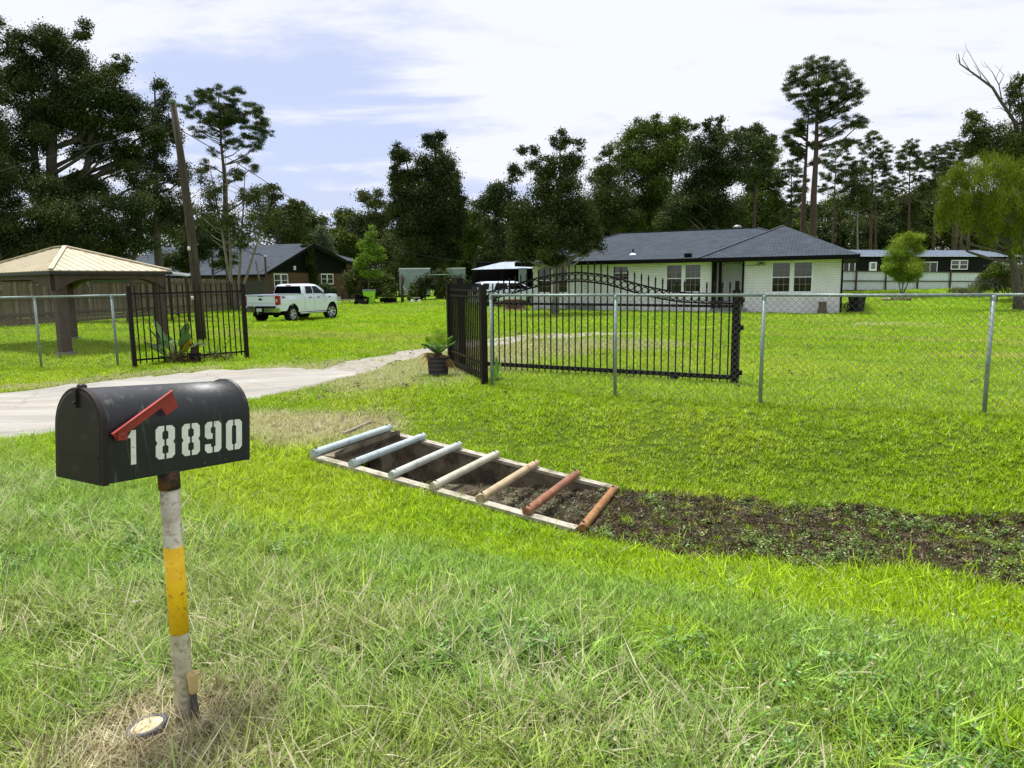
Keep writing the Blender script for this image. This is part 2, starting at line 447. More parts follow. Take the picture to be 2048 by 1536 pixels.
def axis_lines(segs):
    out = [segs[0][0]]
    for a, b, st in segs:
        n = max(1, int(round((b - a) / st)))
        out += list(np.linspace(a, b, n + 1)[1:])
    return np.array(out)
ul = axis_lines([(-2500, -400, 350), (-400, -90, 40), (-90, -34, 3.5), (-34, -13, 0.5), (-13, U0 + 0.02, 0.15), (U0 + 0.02, U0 + 0.05, 0.03), (U0 + 0.05, U1 + 0.01, 0.12), (U1 + 0.01, U1 + 0.04, 0.03), (U1 + 0.04, 6, 0.12), (6, 14, 0.4), (14, 60, 2.5), (60, 300, 30), (300, 2500, 350)])
vl = axis_lines([(-600, -60, 90), (-60, -3, 6), (-3, 1, 0.25), (1, V0 + 0.02, 0.12), (V0 + 0.02, V0 + 0.05, 0.03), (V0 + 0.05, V1 - 0.05, 0.12), (V1 - 0.05, V1 - 0.02, 0.03), (V1 - 0.02, 12, 0.13), (12, 34, 0.3), (34, 70, 0.9), (70, 160, 6), (160, 600, 60), (600, 4000, 500)])
UU, VV = np.meshgrid(ul, vl, indexing='ij')
XX, YY = xy(UU, VV)
ZZ = ground_z(XX, YY, hole=True)
ZZ = np.where((np.abs(XX) > 120) | (YY > 120), 0.0, ZZ)
nu, nv = UU.shape
idx = np.arange(nu * nv).reshape(nu, nv)
Fq = np.stack([idx[:-1, :-1], idx[1:, :-1], idx[1:, 1:], idx[:-1, 1:]], -1).reshape(-1, 4)
Vt = np.stack([XX.ravel(), YY.ravel(), ZZ.ravel()], -1)
MK = masks(XX.ravel(), YY.ravel())

Mg = bpy.data.materials.new('ground_soil_and_turf'); Mg.use_nodes = True
g = N(Mg); b = g.n['Principled BSDF']; b.inputs['Roughness'].default_value = 0.95; b.inputs['Specular IOR Level'].default_value = 0.1
geo = g.new('ShaderNodeNewGeometry')
def gnoise(scale, det=6, rough=0.6, dist=0.0, st=None):
    n = g.new('ShaderNodeTexNoise'); n.inputs['Scale'].default_value = scale; n.inputs['Detail'].default_value = det; n.inputs['Roughness'].default_value = rough; n.inputs['Distortion'].default_value = dist
    if st:
        mp = g.new('ShaderNodeMapping'); mp.inputs['Scale'].default_value = st; g.link(geo.outputs['Position'], mp.inputs[0]); g.link(mp.outputs[0], n.inputs['Vector'])
    else: g.link(geo.outputs['Position'], n.inputs['Vector'])
    return n
def gramp(src, lo, hi, a=0.0, c=1.0):
    r = g.new('ShaderNodeMapRange'); r.inputs[1].default_value = lo; r.inputs[2].default_value = hi; r.inputs[3].default_value = a; r.inputs[4].default_value = c
    g.link(src, r.inputs[0]); return r.outputs[0]
def gmix(f, A, B):
    x = g.new('ShaderNodeMix', data_type='RGBA')
    if isinstance(f, float): x.inputs['Factor'].default_value = f
    else: g.link(f, x.inputs['Factor'])
    for k, s in (('A', A), ('B', B)):
        if isinstance(s, tuple): x.inputs[k].default_value = (*s, 1)
        else: g.link(s, x.inputs[k])
    return x.outputs['Result']
def gattr(nm):
    a = g.new('ShaderNodeAttribute', attribute_name=nm); return a.outputs['Fac']
def gmath(op, a, c):
    n = g.new('ShaderNodeMath', operation=op)
    for i, s in enumerate((a, c)):
        if isinstance(s, (int, float)): n.inputs[i].default_value = s
        else: g.link(s, n.inputs[i])
    return n.outputs[0]
fine = gnoise(28, 8, 0.75); mid = gnoise(1.1, 6, 0.6); big = gnoise(0.13, 4, 0.5)
turf = gmix(gramp(mid.outputs[0], 0.35, 0.65), (0.125, 0.24, 0.008), (0.175, 0.295, 0.012))
turf = gmix(gramp(big.outputs[0], 0.38, 0.62, 0, 0.55), turf, (0.11, 0.24, 0.010))
turf = gmix(gramp(fine.outputs[0], 0.52, 0.72, 0, 0.55), turf, (0.08, 0.14, 0.008))
turf = gmix(gramp(gnoise(55, 4, 0.7).outputs[0], 0.58, 0.70, 0, 0.5), turf, (0.30, 0.36, 0.05))
soil = gmix(gramp(fine.outputs[0], 0.4, 0.65), (0.15, 0.125, 0.07), (0.030, 0.024, 0.013))
straw = gmix(gramp(fine.outputs[0], 0.4, 0.65), (0.33, 0.29, 0.15), (0.16, 0.14, 0.06))
grav = gmix(gramp(gnoise(9, 8, 0.75).outputs[0], 0.4, 0.62), (0.44, 0.41, 0.35), (0.27, 0.24, 0.19))
brown = gmix(gramp(gnoise(14, 9, 0.75).outputs[0], 0.38, 0.62), (0.072, 0.050, 0.030), (0.027, 0.018, 0.012))
near = g.new('ShaderNodeAttribute', attribute_name='near').outputs['Fac']
col = gmix(near, turf, gmix(gramp(mid.outputs[0], 0.3, 0.7, 0.75, 1.0), soil, (0.085, 0.15, 0.010)))
edge = gmath('ADD', gattr('dry'), gmath('MULTIPLY', gmath('SUBTRACT', gnoise(6, 6, 0.7).outputs[0], 0.5), 1.2))
col = gmix(gramp(edge, 0.35, 0.85, 0, 0.85), col, straw)
edge = gmath('ADD', gattr('gravel'), gmath('MULTIPLY', gmath('SUBTRACT', gnoise(3.2, 8, 0.75, 0.6, (1.0, 2.2, 1)).outputs[0], 0.5), 2.2))
col = gmix(gramp(edge, 0.55, 0.80), col, grav)
edge = gmath('ADD', gattr('ditch'), gmath('MULTIPLY', gmath('SUBTRACT', gnoise(7, 6, 0.7).outputs[0], 0.5), 0.7))
col = gmix(gramp(edge, 0.35, 0.6), col, brown)
g.link(col, b.inputs['Base Color'])
bp = g.new('ShaderNodeBump'); bp.inputs['Strength'].default_value = 0.9; bp.inputs['Distance'].default_value = 0.04
g.link(gnoise(40, 6, 0.8).outputs[0], bp.inputs['Height']); g.link(bp.outputs[0], b.inputs['Normal'])

gm = fast_mesh('ground', Vt, Fq, Mg, smooth=True)
for nm in ('gravel', 'dry', 'ditch'):
    a = gm.attributes.new(nm, 'FLOAT', 'POINT'); a.data.foreach_set('value', MK[nm].astype(np.float32))
a = gm.attributes.new('near', 'FLOAT', 'POINT'); a.data.foreach_set('value', (1 - sstep(9, 24, np.hypot(XX, YY).ravel())).astype(np.float32))
ground = link('ground', gm); tag(ground, 'gently uneven lawn and verge with a ditch running through it', kind='structure')

# ------------------------------------------------------------------ concrete driveway
def resample(pts, n):
    P = np.array([tuple(p) for p in pts]); d = np.r_[0, np.cumsum(np.linalg.norm(np.diff(P, axis=0), axis=1))]
    s = np.linspace(0, d[-1], n); return np.stack([np.interp(s, d, P[:, k]) for k in range(3)], -1)
n_a, n_b = 150, 30
fa, ne = resample(DRIVE_FAR, n_a), resample(DRIVE_NEAR, n_a)
sa = np.linspace(0, 1, n_a)
fa[:, 1] += 0.45 * (fbm(sa * 16, sa * 0 + 4, 15) - 0.5) + 0.16 * (fbm(sa * 60, sa * 0 + 3, 5) - 0.5); ne[:, 1] += 0.5 * (fbm(sa * 14, sa * 0 + 2, 16) - 0.5) + 0.20 * (fbm(sa * 70, sa * 0 + 9, 6) - 0.5)
tt = np.linspace(0, 1, n_b)[None, :, None]
G = fa[:, None, :] * (1 - tt) + ne[:, None, :] * tt
gx, gy = G[..., 0], G[..., 1]
gzv = ground_z(gx, gy) + 0.022
gzv[:, 0] -= 0.06; gzv[:, -1] -= 0.06; gzv[-1, :] -= 0.05
idd = np.arange(n_a * n_b).reshape(n_a, n_b)
Fd = np.stack([idd[:-1, :-1], idd[:-1, 1:], idd[1:, 1:], idd[1:, :-1]], -1).reshape(-1, 4)[:, ::-1]
Mdr = bpy.data.materials.new('driveway_concrete'); Mdr.use_nodes = True
g = N(Mdr); b = g.n['Principled BSDF']; b.inputs['Roughness'].default_value = 0.9; b.inputs['Specular IOR Level'].default_value = 0.25
geo = g.new('ShaderNodeNewGeometry')
c = gmix(gramp(gnoise(1.2, 8, 0.65, 0.3, (0.5, 2.2, 1)).outputs[0], 0.36, 0.64), (0.34, 0.33, 0.30), (0.24, 0.23, 0.205))
c = gmix(gramp(gnoise(0.7, 9, 0.7, 0.8, (0.35, 3.0, 1)).outputs[0], 0.54, 0.66, 0, 0.8), c, (0.40, 0.365, 0.30))
c = gmix(gramp(gnoise(2.4, 9, 0.8, 0.4, (0.6, 2.6, 1)).outputs[0], 0.62, 0.70, 0, 0.6), c, (0.20, 0.16, 0.125))
c = gmix(gramp(gnoise(60, 3, 0.6).outputs[0], 0.66, 0.72, 0, 0.7), c, (0.12, 0.11, 0.10))
# dried mud streaked along the wheel lines, and hairline cracks
c = gmix(gramp(gnoise(1.6, 7, 0.7, 1.2, (0.22, 2.6, 1)).outputs[0], 0.50, 0.60, 0, 0.55), c, (0.27, 0.225, 0.18))
vo = g.new('ShaderNodeTexVoronoi', feature='DISTANCE_TO_EDGE'); vo.inputs['Scale'].default_value = 0.45
mpv = g.new('ShaderNodeMapping'); nzv = gnoise(1.5, 5, 0.7); av = g.new('ShaderNodeVectorMath', operation='MULTIPLY_ADD'); av.inputs[1].default_value = (.5, .5, .5); g.link(nzv.outputs['Color'], av.inputs[0]); g.link(geo.outputs['Position'], av.inputs[2]); g.link(av.outputs[0], vo.inputs['Vector'])
c = gmix(gramp(vo.outputs['Distance'], 0.0, 0.010, 0.35, 0.0), c, (0.10, 0.085, 0.07))
g.link(c, b.inputs['Base Color'])
bp = g.new('ShaderNodeBump'); bp.inputs['Strength'].default_value = 0.5; bp.inputs['Distance'].default_value = 0.01
g.link(gnoise(25, 6, 0.8).outputs[0], bp.inputs['Height']); g.link(bp.outputs[0], b.inputs['Normal'])
dr = link('driveway', fast_mesh('driveway', np.stack([gx.ravel(), gy.ravel(), gzv.ravel()], -1), Fd, Mdr, smooth=True))
tag(dr, 'pale concrete driveway streaked with sand, leading from the road to the gate', kind='structure')

# ------------------------------------------------------------------ grass
def tuft(name, nb, rad, h0, h1, w, lean, seg, material, seed, flat=0.0, tall=0.0):
    r = np.random.default_rng(seed); V = []; F = []; T = []
    for i in range(nb):
        a = r.uniform(0, 6.283); q = rad * math.sqrt(r.random()); x0, y0 = q * math.cos(a), q * math.sin(a)
        h = r.uniform(h0, h1) * (1 + (tall if r.random() < 0.12 else 0)); d = r.uniform(0, 6.283); L = lean * r.uniform(0.25, 1.25); bend = r.uniform(0.2, 1.0)
        fd = d + r.uniform(-0.5, 0.5) + 1.57; ww = w * r.uniform(0.6, 1.3) / 2
        b0 = len(V); t = r.random()
        for k in range(seg + 1):
            s = k / seg; off = L * (s * (1 - bend) + bend * s * s)
            z = h * (s - flat * s * s * L * 2)
            cx, cy = x0 + math.cos(d) * off * h, y0 + math.sin(d) * off * h
            wk = ww * (1 - s ** 1.6) if k < seg else 0
            if k < seg:
                V += [(cx - math.cos(fd) * wk, cy - math.sin(fd) * wk, z - 0.006), (cx + math.cos(fd) * wk, cy + math.sin(fd) * wk, z - 0.006)]
            else: V.append((cx, cy, z))
        for k in range(seg - 1):
            q0 = b0 + 2 * k
            F += [(q0, q0 + 1, q0 + 3), (q0, q0 + 3, q0 + 2)]; T += [t, t]
        q0 = b0 + 2 * (seg - 1); F.append((q0, q0 + 1, q0 + 2)); T.append(t)
    me = fast_mesh(name, V, np.array(F), material, tint=T)
    return bpy.data.objects.new(name, me)

def grass_material(name, trans=0.35, gloss=0.014):
    M = bpy.data.materials.new(name); M.use_nodes = True
    g = N(M); g.n.remove(g.n['Principled BSDF']); out = g.n['Material Output']
    ic = g.new('ShaderNodeAttribute', attribute_name='col', attribute_type='INSTANCER')
    dc = g.new('ShaderNodeAttribute', attribute_name='dead', attribute_type='INSTANCER')
    tn = g.new('ShaderNodeAttribute', attribute_name='tint', attribute_type='GEOMETRY')
    # brightness differs blade to blade; some blades are straw
    mr = g.new('ShaderNodeMapRange'); mr.inputs[3].default_value = 0.42; mr.inputs[4].default_value = 1.75; g.link(tn.outputs['Fac'], mr.inputs[0])
    sc = g.new('ShaderNodeVectorMath', operation='SCALE'); g.link(ic.outputs['Vector'], sc.inputs[0]); g.link(mr.outputs[0], sc.inputs['Scale'])
    fr = g.new('ShaderNodeMath', operation='MULTIPLY'); fr.inputs[1].default_value = 7.31; g.link(tn.outputs['Fac'], fr.inputs[0])
    f2 = g.new('ShaderNodeMath', operation='FRACT'); g.link(fr.outputs[0], f2.inputs[0])
    lt = g.new('ShaderNodeMath', operation='LESS_THAN'); g.link(f2.outputs[0], lt.inputs[0]); g.link(dc.outputs['Fac'], lt.inputs[1])
    mx = g.new('ShaderNodeMix', data_type='RGBA'); g.link(lt.outputs[0], mx.inputs['Factor']); g.link(sc.outputs[0], mx.inputs['A']); mx.inputs['B'].default_value = (0.60, 0.55, 0.35, 1)
    d = g.new('ShaderNodeBsdfDiffuse'); t = g.new('ShaderNodeBsdfTranslucent'); g.link(mx.outputs['Result'], d.inputs[0]); g.link(mx.outputs['Result'], t.inputs[0])
    m1 = g.new('ShaderNodeMixShader'); m1.inputs[0].default_value = trans; g.link(d.outputs[0], m1.inputs[1]); g.link(t.outputs[0], m1.inputs[2])
    gl = g.new('ShaderNodeBsdfGlossy'); gl.inputs['Roughness'].default_value = 0.45
    m2 = g.new('ShaderNodeMixShader'); m2.inputs[0].default_value = gloss; g.link(m1.outputs[0], m2.inputs[1]); g.link(gl.outputs[0], m2.inputs[2])
    g.link(m2.outputs[0], out.inputs[0])
    return M
M_GRASS = grass_material('grass_blades')

def scatter(name, sources, P, rz, tilt, scale, col, dead, label):
    n = len(P)
    me = bpy.data.meshes.new(name); me.vertices.add(n); me.vertices.foreach_set('co', np.asarray(P, np.float32).ravel())
    rot = np.zeros((n, 3), np.float32); rot[:, 2] = rz; rot[:, 0] = tilt[:, 0]; rot[:, 1] = tilt[:, 1]
    def at(nm, ty, val, fld='value'):
        a = me.attributes.new(nm, ty, 'POINT'); a.data.foreach_set(fld, np.asarray(val).ravel())
    at('rot', 'FLOAT_VECTOR', rot, 'vector'); at('scl', 'FLOAT_VECTOR', np.asarray(scale, np.float32), 'vector')
    at('col', 'FLOAT_VECTOR', np.asarray(col, np.float32), 'vector'); at('dead', 'FLOAT', np.asarray(dead, np.float32))
    at('pick', 'INT', rng.integers(0, len(sources), n).astype(np.int32))
    me.materials.append(M_GRASS)
    o = link(name, me)
    ng = bpy.data.node_groups.new(name, 'GeometryNodeTree')
    ng.interface.new_socket('Geometry', in_out='INPUT', socket_type='NodeSocketGeometry')
    ng.interface.new_socket('Geometry', in_out='OUTPUT', socket_type='NodeSocketGeometry')
    gi = ng.nodes.new('NodeGroupInput'); go = ng.nodes.new('NodeGroupOutput')
    jn = ng.nodes.new('GeometryNodeJoinGeometry'); iop = ng.nodes.new('GeometryNodeInstanceOnPoints')
    for s in reversed(sources):
        oi = ng.nodes.new('GeometryNodeObjectInfo'); oi.inputs['Object'].default_value = s; oi.inputs['As Instance'].default_value = True
        ng.links.new(oi.outputs['Geometry'], jn.inputs[0])
    def na(nm, ty):
        a = ng.nodes.new('GeometryNodeInputNamedAttribute'); a.data_type = ty; a.inputs['Name'].default_value = nm; return a.outputs['Attribute']
    ng.links.new(gi.outputs[0], iop.inputs['Points']); ng.links.new(jn.outputs[0], iop.inputs['Instance'])
    iop.inputs['Pick Instance'].default_value = True
    ng.links.new(na('pick', 'INT'), iop.inputs['Instance Index'])
    ng.links.new(na('rot', 'FLOAT_VECTOR'), iop.inputs['Rotation']); ng.links.new(na('scl', 'FLOAT_VECTOR'), iop.inputs['Scale'])
    ng.links.new(iop.outputs[0], go.inputs[0])
    md = o.modifiers.new('scatter', 'NODES'); md.node_group = ng
    return tag(o, label, kind='stuff')

def wedge(d0, d1, dens, extra=2.2):
    """points on the ground in the part of the world the view takes in, with room to step aside"""
    A = 0.78 * (d1 ** 2 - d0 ** 2) + 2 * extra * (d1 - d0); n = int(A * dens)
    n3 = int(n * 1.0)
    Y = np.sqrt(rng.uniform(d0 ** 2, d1 ** 2, n3)); X = rng.uniform(-1, 1, n3) * (0.78 * Y + extra)
    return X, Y
def keep_ground(x, y):
    u, v = uv(x, y); M_ = masks(x, y)
    k = ~in_poly(x, y, DRIVE_POLY)
    k &= ~((u > U0 - 0.02) & (u < U1 + 0.02) & (v > V0 - 0.02) & (v < V1 + 0.02))
    return k, M_, u, v
EXCLUDE = []     # footprints (polygons) of buildings and cars, filled in below
LIME = np.array((0.30, 0.45, 0.010)); DEEP = np.array((0.155, 0.315, 0.013)); BLUEG = np.array((0.23, 0.38, 0.070)); YEL = np.array((0.37, 0.48, 0.022)); OLIVE = np.array((0.27, 0.36, 0.085)); STRAWC = np.array((0.38, 0.35, 0.17))
def colours(x, y, M_, u, v):
    a = fbm(x * 0.55, y * 0.55, 41)[:, None]; b_ = fbm(x * 1.9, y * 1.9, 51)[:, None]; r = rng.random((len(x), 1))
    c = LIME * (1 - sstep(0.45, 0.65, a)) + YEL * sstep(0.45, 0.65, a) * 0.75 + LIME * 0.25 * sstep(0.45, 0.65, a)
    dk = sstep(0.5, 0.68, b_) * 0.32; c = c * (1 - dk) + DEEP * dk
    # the band of longer bluish grass beyond the verge
    bl = (sstep(1.3, 2.2, v) * (1 - sstep(3.5, 4.4, v)) * sstep(0.38, 0.6, fbm(x * 0.7 + 5, y * 0.7, 61)))[:, None]
    c = c * (1 - 0.8 * bl) + BLUEG * 0.8 * bl
    ro = M_['rough'][:, None]
    vr = OLIVE * (1 - sstep(0.40, 0.6, b_)) + BLUEG * sstep(0.40, 0.6, b_)
    c = c * (1 - ro * 0.85) + vr * ro * 0.85
    dr_ = np.clip(M_['dry'][:, None] * 1.1, 0, 1); c = c * (1 - dr_ * 0.6) + STRAWC * dr_ * 0.6
    st = fbm(u * 0.16, v * 1.1, 131)[:, None]; far_ = sstep(8, 14, v)[:, None]
    c = c * (1 - far_ * .45 * sstep(.45, .62, st)) + DEEP * .9 * far_ * .45 * sstep(.45, .62, st)
    st2 = fbm(u * 0.25 + 9, v * 0.8, 141)[:, None]; c = c * (1 - far_ * .5 * sstep(.56, .70, st2)) + np.array((.40, .40, .09)) * far_ * .5 * sstep(.56, .70, st2)
    c = c * (0.8 + 0.4 * r)
    dead = 0.02 + 0.26 * M_['rough'] * sstep(0.45, 0.68, fbm(x * 1.3, y * 1.3, 71)) + 0.07 * M_['rough'] + 0.55 * M_['dry'] + 0.04 * bl[:, 0]
    return c, np.clip(dead, 0, 0.8)
def plant(name, d0, d1, dens, sources, smin, smax, label, rough_side, vmax=None):
    x, y = wedge(d0, d1, dens); k, M_, u, v = keep_ground(x, y)
    r = rng.random(len(x))
    gap = (1 - sstep(.36, .50, fbm(x * 2.3 + 3, y * 2.3, 151))) * M_['rough']
    k &= rng.random(len(x)) > gap * .72
    if rough_side == 'rough': k &= r < M_['rough'] + 0.05
    if rough_side == 'lawn': k &= r > M_['rough'] * 0.75
    dist = np.hypot(x, y)
    bare = 1 - 0.93 * M_['ditch'] - 0.9 * sstep(0.3, 0.7, M_['gravel'] + 0.7 * (fbm(x * 3, y * 3, 81) - 0.5)) - 0.45 * M_['dry']
    k &= rng.random(len(x)) < np.clip(bare, 0, 1)
    for poly in EXCLUDE: k &= ~in_poly(x, y, poly)
    x, y = x[k], y[k]; M_ = {q: w[k] for q, w in M_.items()}; u, v = u[k], v[k]
    c, dead = colours(x, y, M_, u, v)
    z = ground_z(x, y)
    n = len(x)
    s = rng.uniform(smin, smax, n) * (0.7 + 0.6 * fbm(x * 1.2, y * 1.2, 91))
    rimd = M_['rim']; s *= (1 - 0.35 * rimd)
    s *= np.where(np.abs(v - 7.4) < 1.6, .85, 1.0)
    s *= 1 - .55 * (1 - sstep(.12, .42, np.hypot(x + 1.24, y - 2.28)))
    sc = np.stack([s, s, s * rng.uniform(0.75, 1.25, n)], -1)
    tilt = rng.normal(0, 0.32 if rough_side == 'rough' else .18, (n, 2))
    return scatter(name, sources, np.stack([x, y, z], -1), rng.uniform(0, 6.283, n), tilt, sc, c, dead, label)
# ------------------------------------------------------------------ mailbox on its pipe
M_BLACKBOX = mat('mailbox_black_enamel', (0.007, 0.008, 0.010), (0.012, 0.013, 0.015), scale=5, rough=0.46, bump=0.05, bscale=60, c3=(0.085, 0.092, 0.08), s3=30, t3=(0.56, 0.72), stretch=(1, 1, 0.12), spec=0.45)
M_DOOR = mat('mailbox_door_enamel', (0.013, 0.008, 0.007), (0.020, 0.013, 0.012), scale=6, rough=0.5, spec=.3, bump=0.05, bscale=40, c3=(0.05, 0.045, 0.04), s3=14, t3=(0.6, 0.8))
M_RED = mat('flag_red', (0.36, 0.030, 0.022), (0.26, 0.024, 0.020), scale=14, rough=0.5, bump=0.05, c3=(0.16, 0.03, 0.02), s3=30, t3=(0.6, 0.7))
M_WHITEPAINT = mat('stencil_white', (0.84, 0.84, 0.80), (0.72, 0.72, 0.67), scale=22, rough=0.7, c3=(0.35, 0.35, 0.32), s3=60, t3=(0.62, 0.7))
M_PIPEDIRTY = mat('old_white_pipe', (0.66, 0.62, 0.50), (0.42, 0.38, 0.26), scale=16, rough=0.8, bump=0.15, bscale=60, c3=(0.30, 0.26, 0.17), s3=42, t3=(0.50, 0.64))
M_YELLOW = mat('yellow_band', (0.95, 0.60, 0.004), (0.86, 0.47, 0.003), scale=22, rough=0.6, c3=(0.36, 0.19, 0.015), s3=38, t3=(0.56, 0.66))
M_RUST = mat('rusty_steel', (0.040, 0.024, 0.018), (0.022, 0.018, 0.016), scale=12, rough=0.85, bump=0.3, c3=(0.15, 0.055, 0.018), s3=18, t3=(0.5, 0.62))
FR = Vector((-1.278, 2.162, 0.939)); AL = math.radians(60.8)
mb_base = gp(371, 1437)
mail = thing('mailbox', mb_base, 0, 'black arched mailbox with red flag and white house number, on a white and yellow pipe', 'mailbox')
def mb_tf():
    ax = Vector((math.cos(AL), math.sin(AL), 0)); tiltm = Matrix.Rotation(0, 4, 'X')
    left = Vector((-math.sin(AL), math.cos(AL), 0))
    ax = (ax - Vector((0, 0, math.tan(math.radians(4.6))))).normalized()
    up = ax.cross(left).normalized()
    M4 = Matrix.Identity(4)
    for i in range(3): M4[i][0] = ax[i]; M4[i][1] = left[i]; M4[i][2] = up[i]; M4[i][3] = (FR - mb_base)[i]
    return M4
MBX = mb_tf()       # box space: x along the box, y across (0 = near side), z up
L_, W_, H_ = 0.555, 0.254, 0.295
rr = W_ / 2; hw = H_ - rr
def arch(n=18, inset=0.0, zb=0.0):
    pts = [(inset, zb), (inset, hw)]
    for i in range(1, n):
        a = math.pi - math.pi * i / n
        pts.append((rr + (rr - inset) * math.cos(a), hw + (rr - inset) * math.sin(a)))
    pts += [(W_ - inset, hw), (W_ - inset, zb)]
    return pts
def mbbuild(mb, name, m_, parent=None):
    mb.v = [tuple(MBX @ Vector(v)) for v in mb.v]
    return mb.build(name, m_, parent or mail)
mb = MB(); pr = arch(); n = len(pr)
# skin with a small rolled rim at the back
xs = [0.0, 0.02, 0.05, L_ * 0.5, L_ - 0.012, L_ - 0.012, L_ + 0.002]
sc_ = [1, 1, 1, 1, 1, 1.035, 1.035]
vs = []
for x, s in zip(xs, sc_):
    for (y, z) in pr: vs.append((x, rr + (y - rr) * s, (z - 0.1) * s + 0.1 if z > 0 else 0))
fs = [(i * n + k, i * n + k + 1, (i + 1) * n + k + 1, (i + 1) * n + k) for i in range(len(xs) - 1) for k in range(n - 1)]
mb.add(vs, fs, True)
mb.add([(L_, y, z) for y, z in pr], [tuple(range(n))])
mb.box((L_ / 2, W_ / 2, 0.006), (L_ - 0.01, W_ - 0.004, 0.010))
mbbuild(mb, 'box_body', M_BLACKBOX)
mb = MB(); pd = [(y, z) for y, z in arch(18, -0.004, -0.004)]
mb.add([(-0.008, y, z) for y, z in pd] + [(0.010, y, z) for y, z in pd], [(k, k + 1, k + 1 + n, k + n) for k in range(n - 1)], True)
mb.add([(-0.008, y, z) for y, z in pd], [tuple(reversed(range(n)))])
pin = arch(18, 0.012, 0.01)
mb.add([(-0.0082, y, z) for y, z in arch(18, 0.004, 0.004)] + [(-0.011, y, z) for y, z in pin], [(k, k + 1, k + 1 + n, k + n) for k in range(n - 1)])
mb.add([(-0.011, y, z) for y, z in pin], [tuple(reversed(range(n)))])
mb.box((-0.012, W_ / 2, 0.083), (0.004, W_ - 0.03, 0.004))
door = mbbuild(mb, 'door', M_DOOR); door['label'] = 'arched end door, closed'
mb = MB()
mb.box((-0.015, W_ / 2, H_ - 0.030), (0.008, 0.016, 0.060)); mb.lathe([(0, -.012), (.010, -.010), (.012, 0), (.009, .014), (0, .018)], (0.004, W_ / 2, H_ + 0.003), 12, axis='x')
mb.lathe([(0, -0.024), (0.004, -0.023), (0.005, -0.018)], (0, W_ / 2, H_ - 0.045), 10, axis='x')
o = mb; o.v = [tuple(MBX @ Vector(v)) for v in o.v]; lt = o.build('latch', M_DOOR, mail)
# flag: arm with a square end, on a little pivot bracket
fl = [(.013, .160), (.222, .285), (.2455, .228), (.203, .201), (.184, .229), (.034, .139)]
mb = MB(); mb.prism([(a, c) for a, c in fl], -0.012, -0.0155, 'xz')
mb.bar((.013, -0.0195, .160), (.222, -0.0195, .285), 0.012, 0.002)
mbbuild(mb, 'flag', M_RED)
mb = MB(); mb.box((0.046, -0.010, 0.150), (0.030, 0.022, 0.026)); mb.lathe([(0.0, -0.022), (0.007, -0.0215), (0.008, -0.019)], (0.046, 0, 0.152), 10, axis='y')
mbbuild(mb, 'flag_bracket', M_RED)
# stencilled number
def digit(ch):
    """stencil strokes in a 10 x 16 cell as polygons"""
    c = 1.6
    if ch == '1': return [[(0, 12.8), (2.2, 15), (2.8, 16), (6.2, 16), (6.2, 0), (2.4, 0), (2.4, 12.4)]]
    if ch == '0': return [[(0, c), (c, 0), (4.4, 0), (4.4, 2.8), (3.6, 3.4), (3.6, 12.6), (4.4, 13.2), (4.4, 16), (c, 16), (0, 16 - c)],
                          [(10, 16 - c), (10 - c, 16), (5.4, 16), (5.4, 13.2), (6.4, 12.6), (6.4, 3.4), (5.4, 2.8), (5.4, 0), (10 - c, 0), (10, c)]]
    if ch == '8': return [[(0, c), (c, 0), (4.4, 0), (4.4, 2.4), (3.4, 3), (3.4, 6.0), (4.4, 6.6), (4.4, 9.2), (3.4, 9.8), (3.4, 13), (4.4, 13.6), (4.4, 16), (c, 16), (0, 16 - c), (0, 9.4), (0.9, 8), (0, 6.6)],
                          [(10, 6.6), (9.1, 8), (10, 9.4), (10, 16 - c), (10 - c, 16), (5.5, 16), (5.5, 13.6), (6.6, 13), (6.6, 9.8), (5.5, 9.2), (5.5, 6.6), (6.6, 6), (6.6, 3), (5.5, 2.4), (5.5, 0), (10 - c, 0), (10, c)]]
    if ch == '9': return [[(0, 16 - c), (c, 16), (4.4, 16), (4.4, 13.4), (3.5, 12.8), (3.5, 10.4), (4.6, 9.8), (4.6, 7.2), (c, 7.2), (0, 8.6)],
                          [(10, 16 - c), (10 - c, 16), (5.5, 16), (5.5, 13.4), (6.5, 12.8), (6.5, 3.4), (5.5, 2.8), (5.5, 0), (10 - c, 0), (10, c)],
                          [(0, c), (c, 0), (4.5, 0), (4.5, 2.8), (3.6, 3.2), (3.6, 4.6), (0, 4.6)]]
for ch, x0, x1, z0 in (('1', .074, .120, .050), ('8', .172, .243, .053), ('8', .270, .341, .051), ('9', .362, .431, .049), ('0', .452, .523, .047)):
    mb = MB(); k = (x1 - x0) / 10; kz = 0.112 / 16
    for poly in digit(ch):
        mb.add([(x0 + a * k, -0.0015, z0 + c * kz) for a, c in poly], [tuple(range(len(poly)))])
        mb.add([(x0 + a * k, -0.0002, z0 + c * kz) for a, c in poly], [tuple(range(len(poly)))])
    mbbuild(mb, 'digit', M_WHITEPAINT)
for x in (0.045, 0.13, 0.27, 0.36, 0.45, 0.52):
    mb = MB(); mb.lathe([(0.0, -0.003), (0.004, -0.0025), (0.005, 0.0)], (x, 0, 0.012 + 0.004 * (x > 0.3)), 8, axis='y'); mbbuild(mb, 'rivet', M_RUST)
ptop = atY(340, 945, mb_base.y) - mb_base
mb = MB(); pdirn = Vector((ptop.x * 0 + 0.004, 0, 0.93)); P0 = Vector((0, 0, -0.15)); top = Vector((0.006, 0.0, 0.90))
def pp(z): return Vector((0.012 * z / 0.9, 0, z))
mb.tube([pp(-0.15), pp(0.88)], 0.0315, 24)
post = mb.build('post', M_PIPEDIRTY, mail)
mb = MB(); mb.tube([pp(0.335), pp(0.655)], 0.0328, 24); mb.build('yellow_band', M_YELLOW, post)
mb = MB(); mb.tube([pp(0.862), pp(0.93)], 0.0355, 24); mb.build('collar', M_RUST, mail)

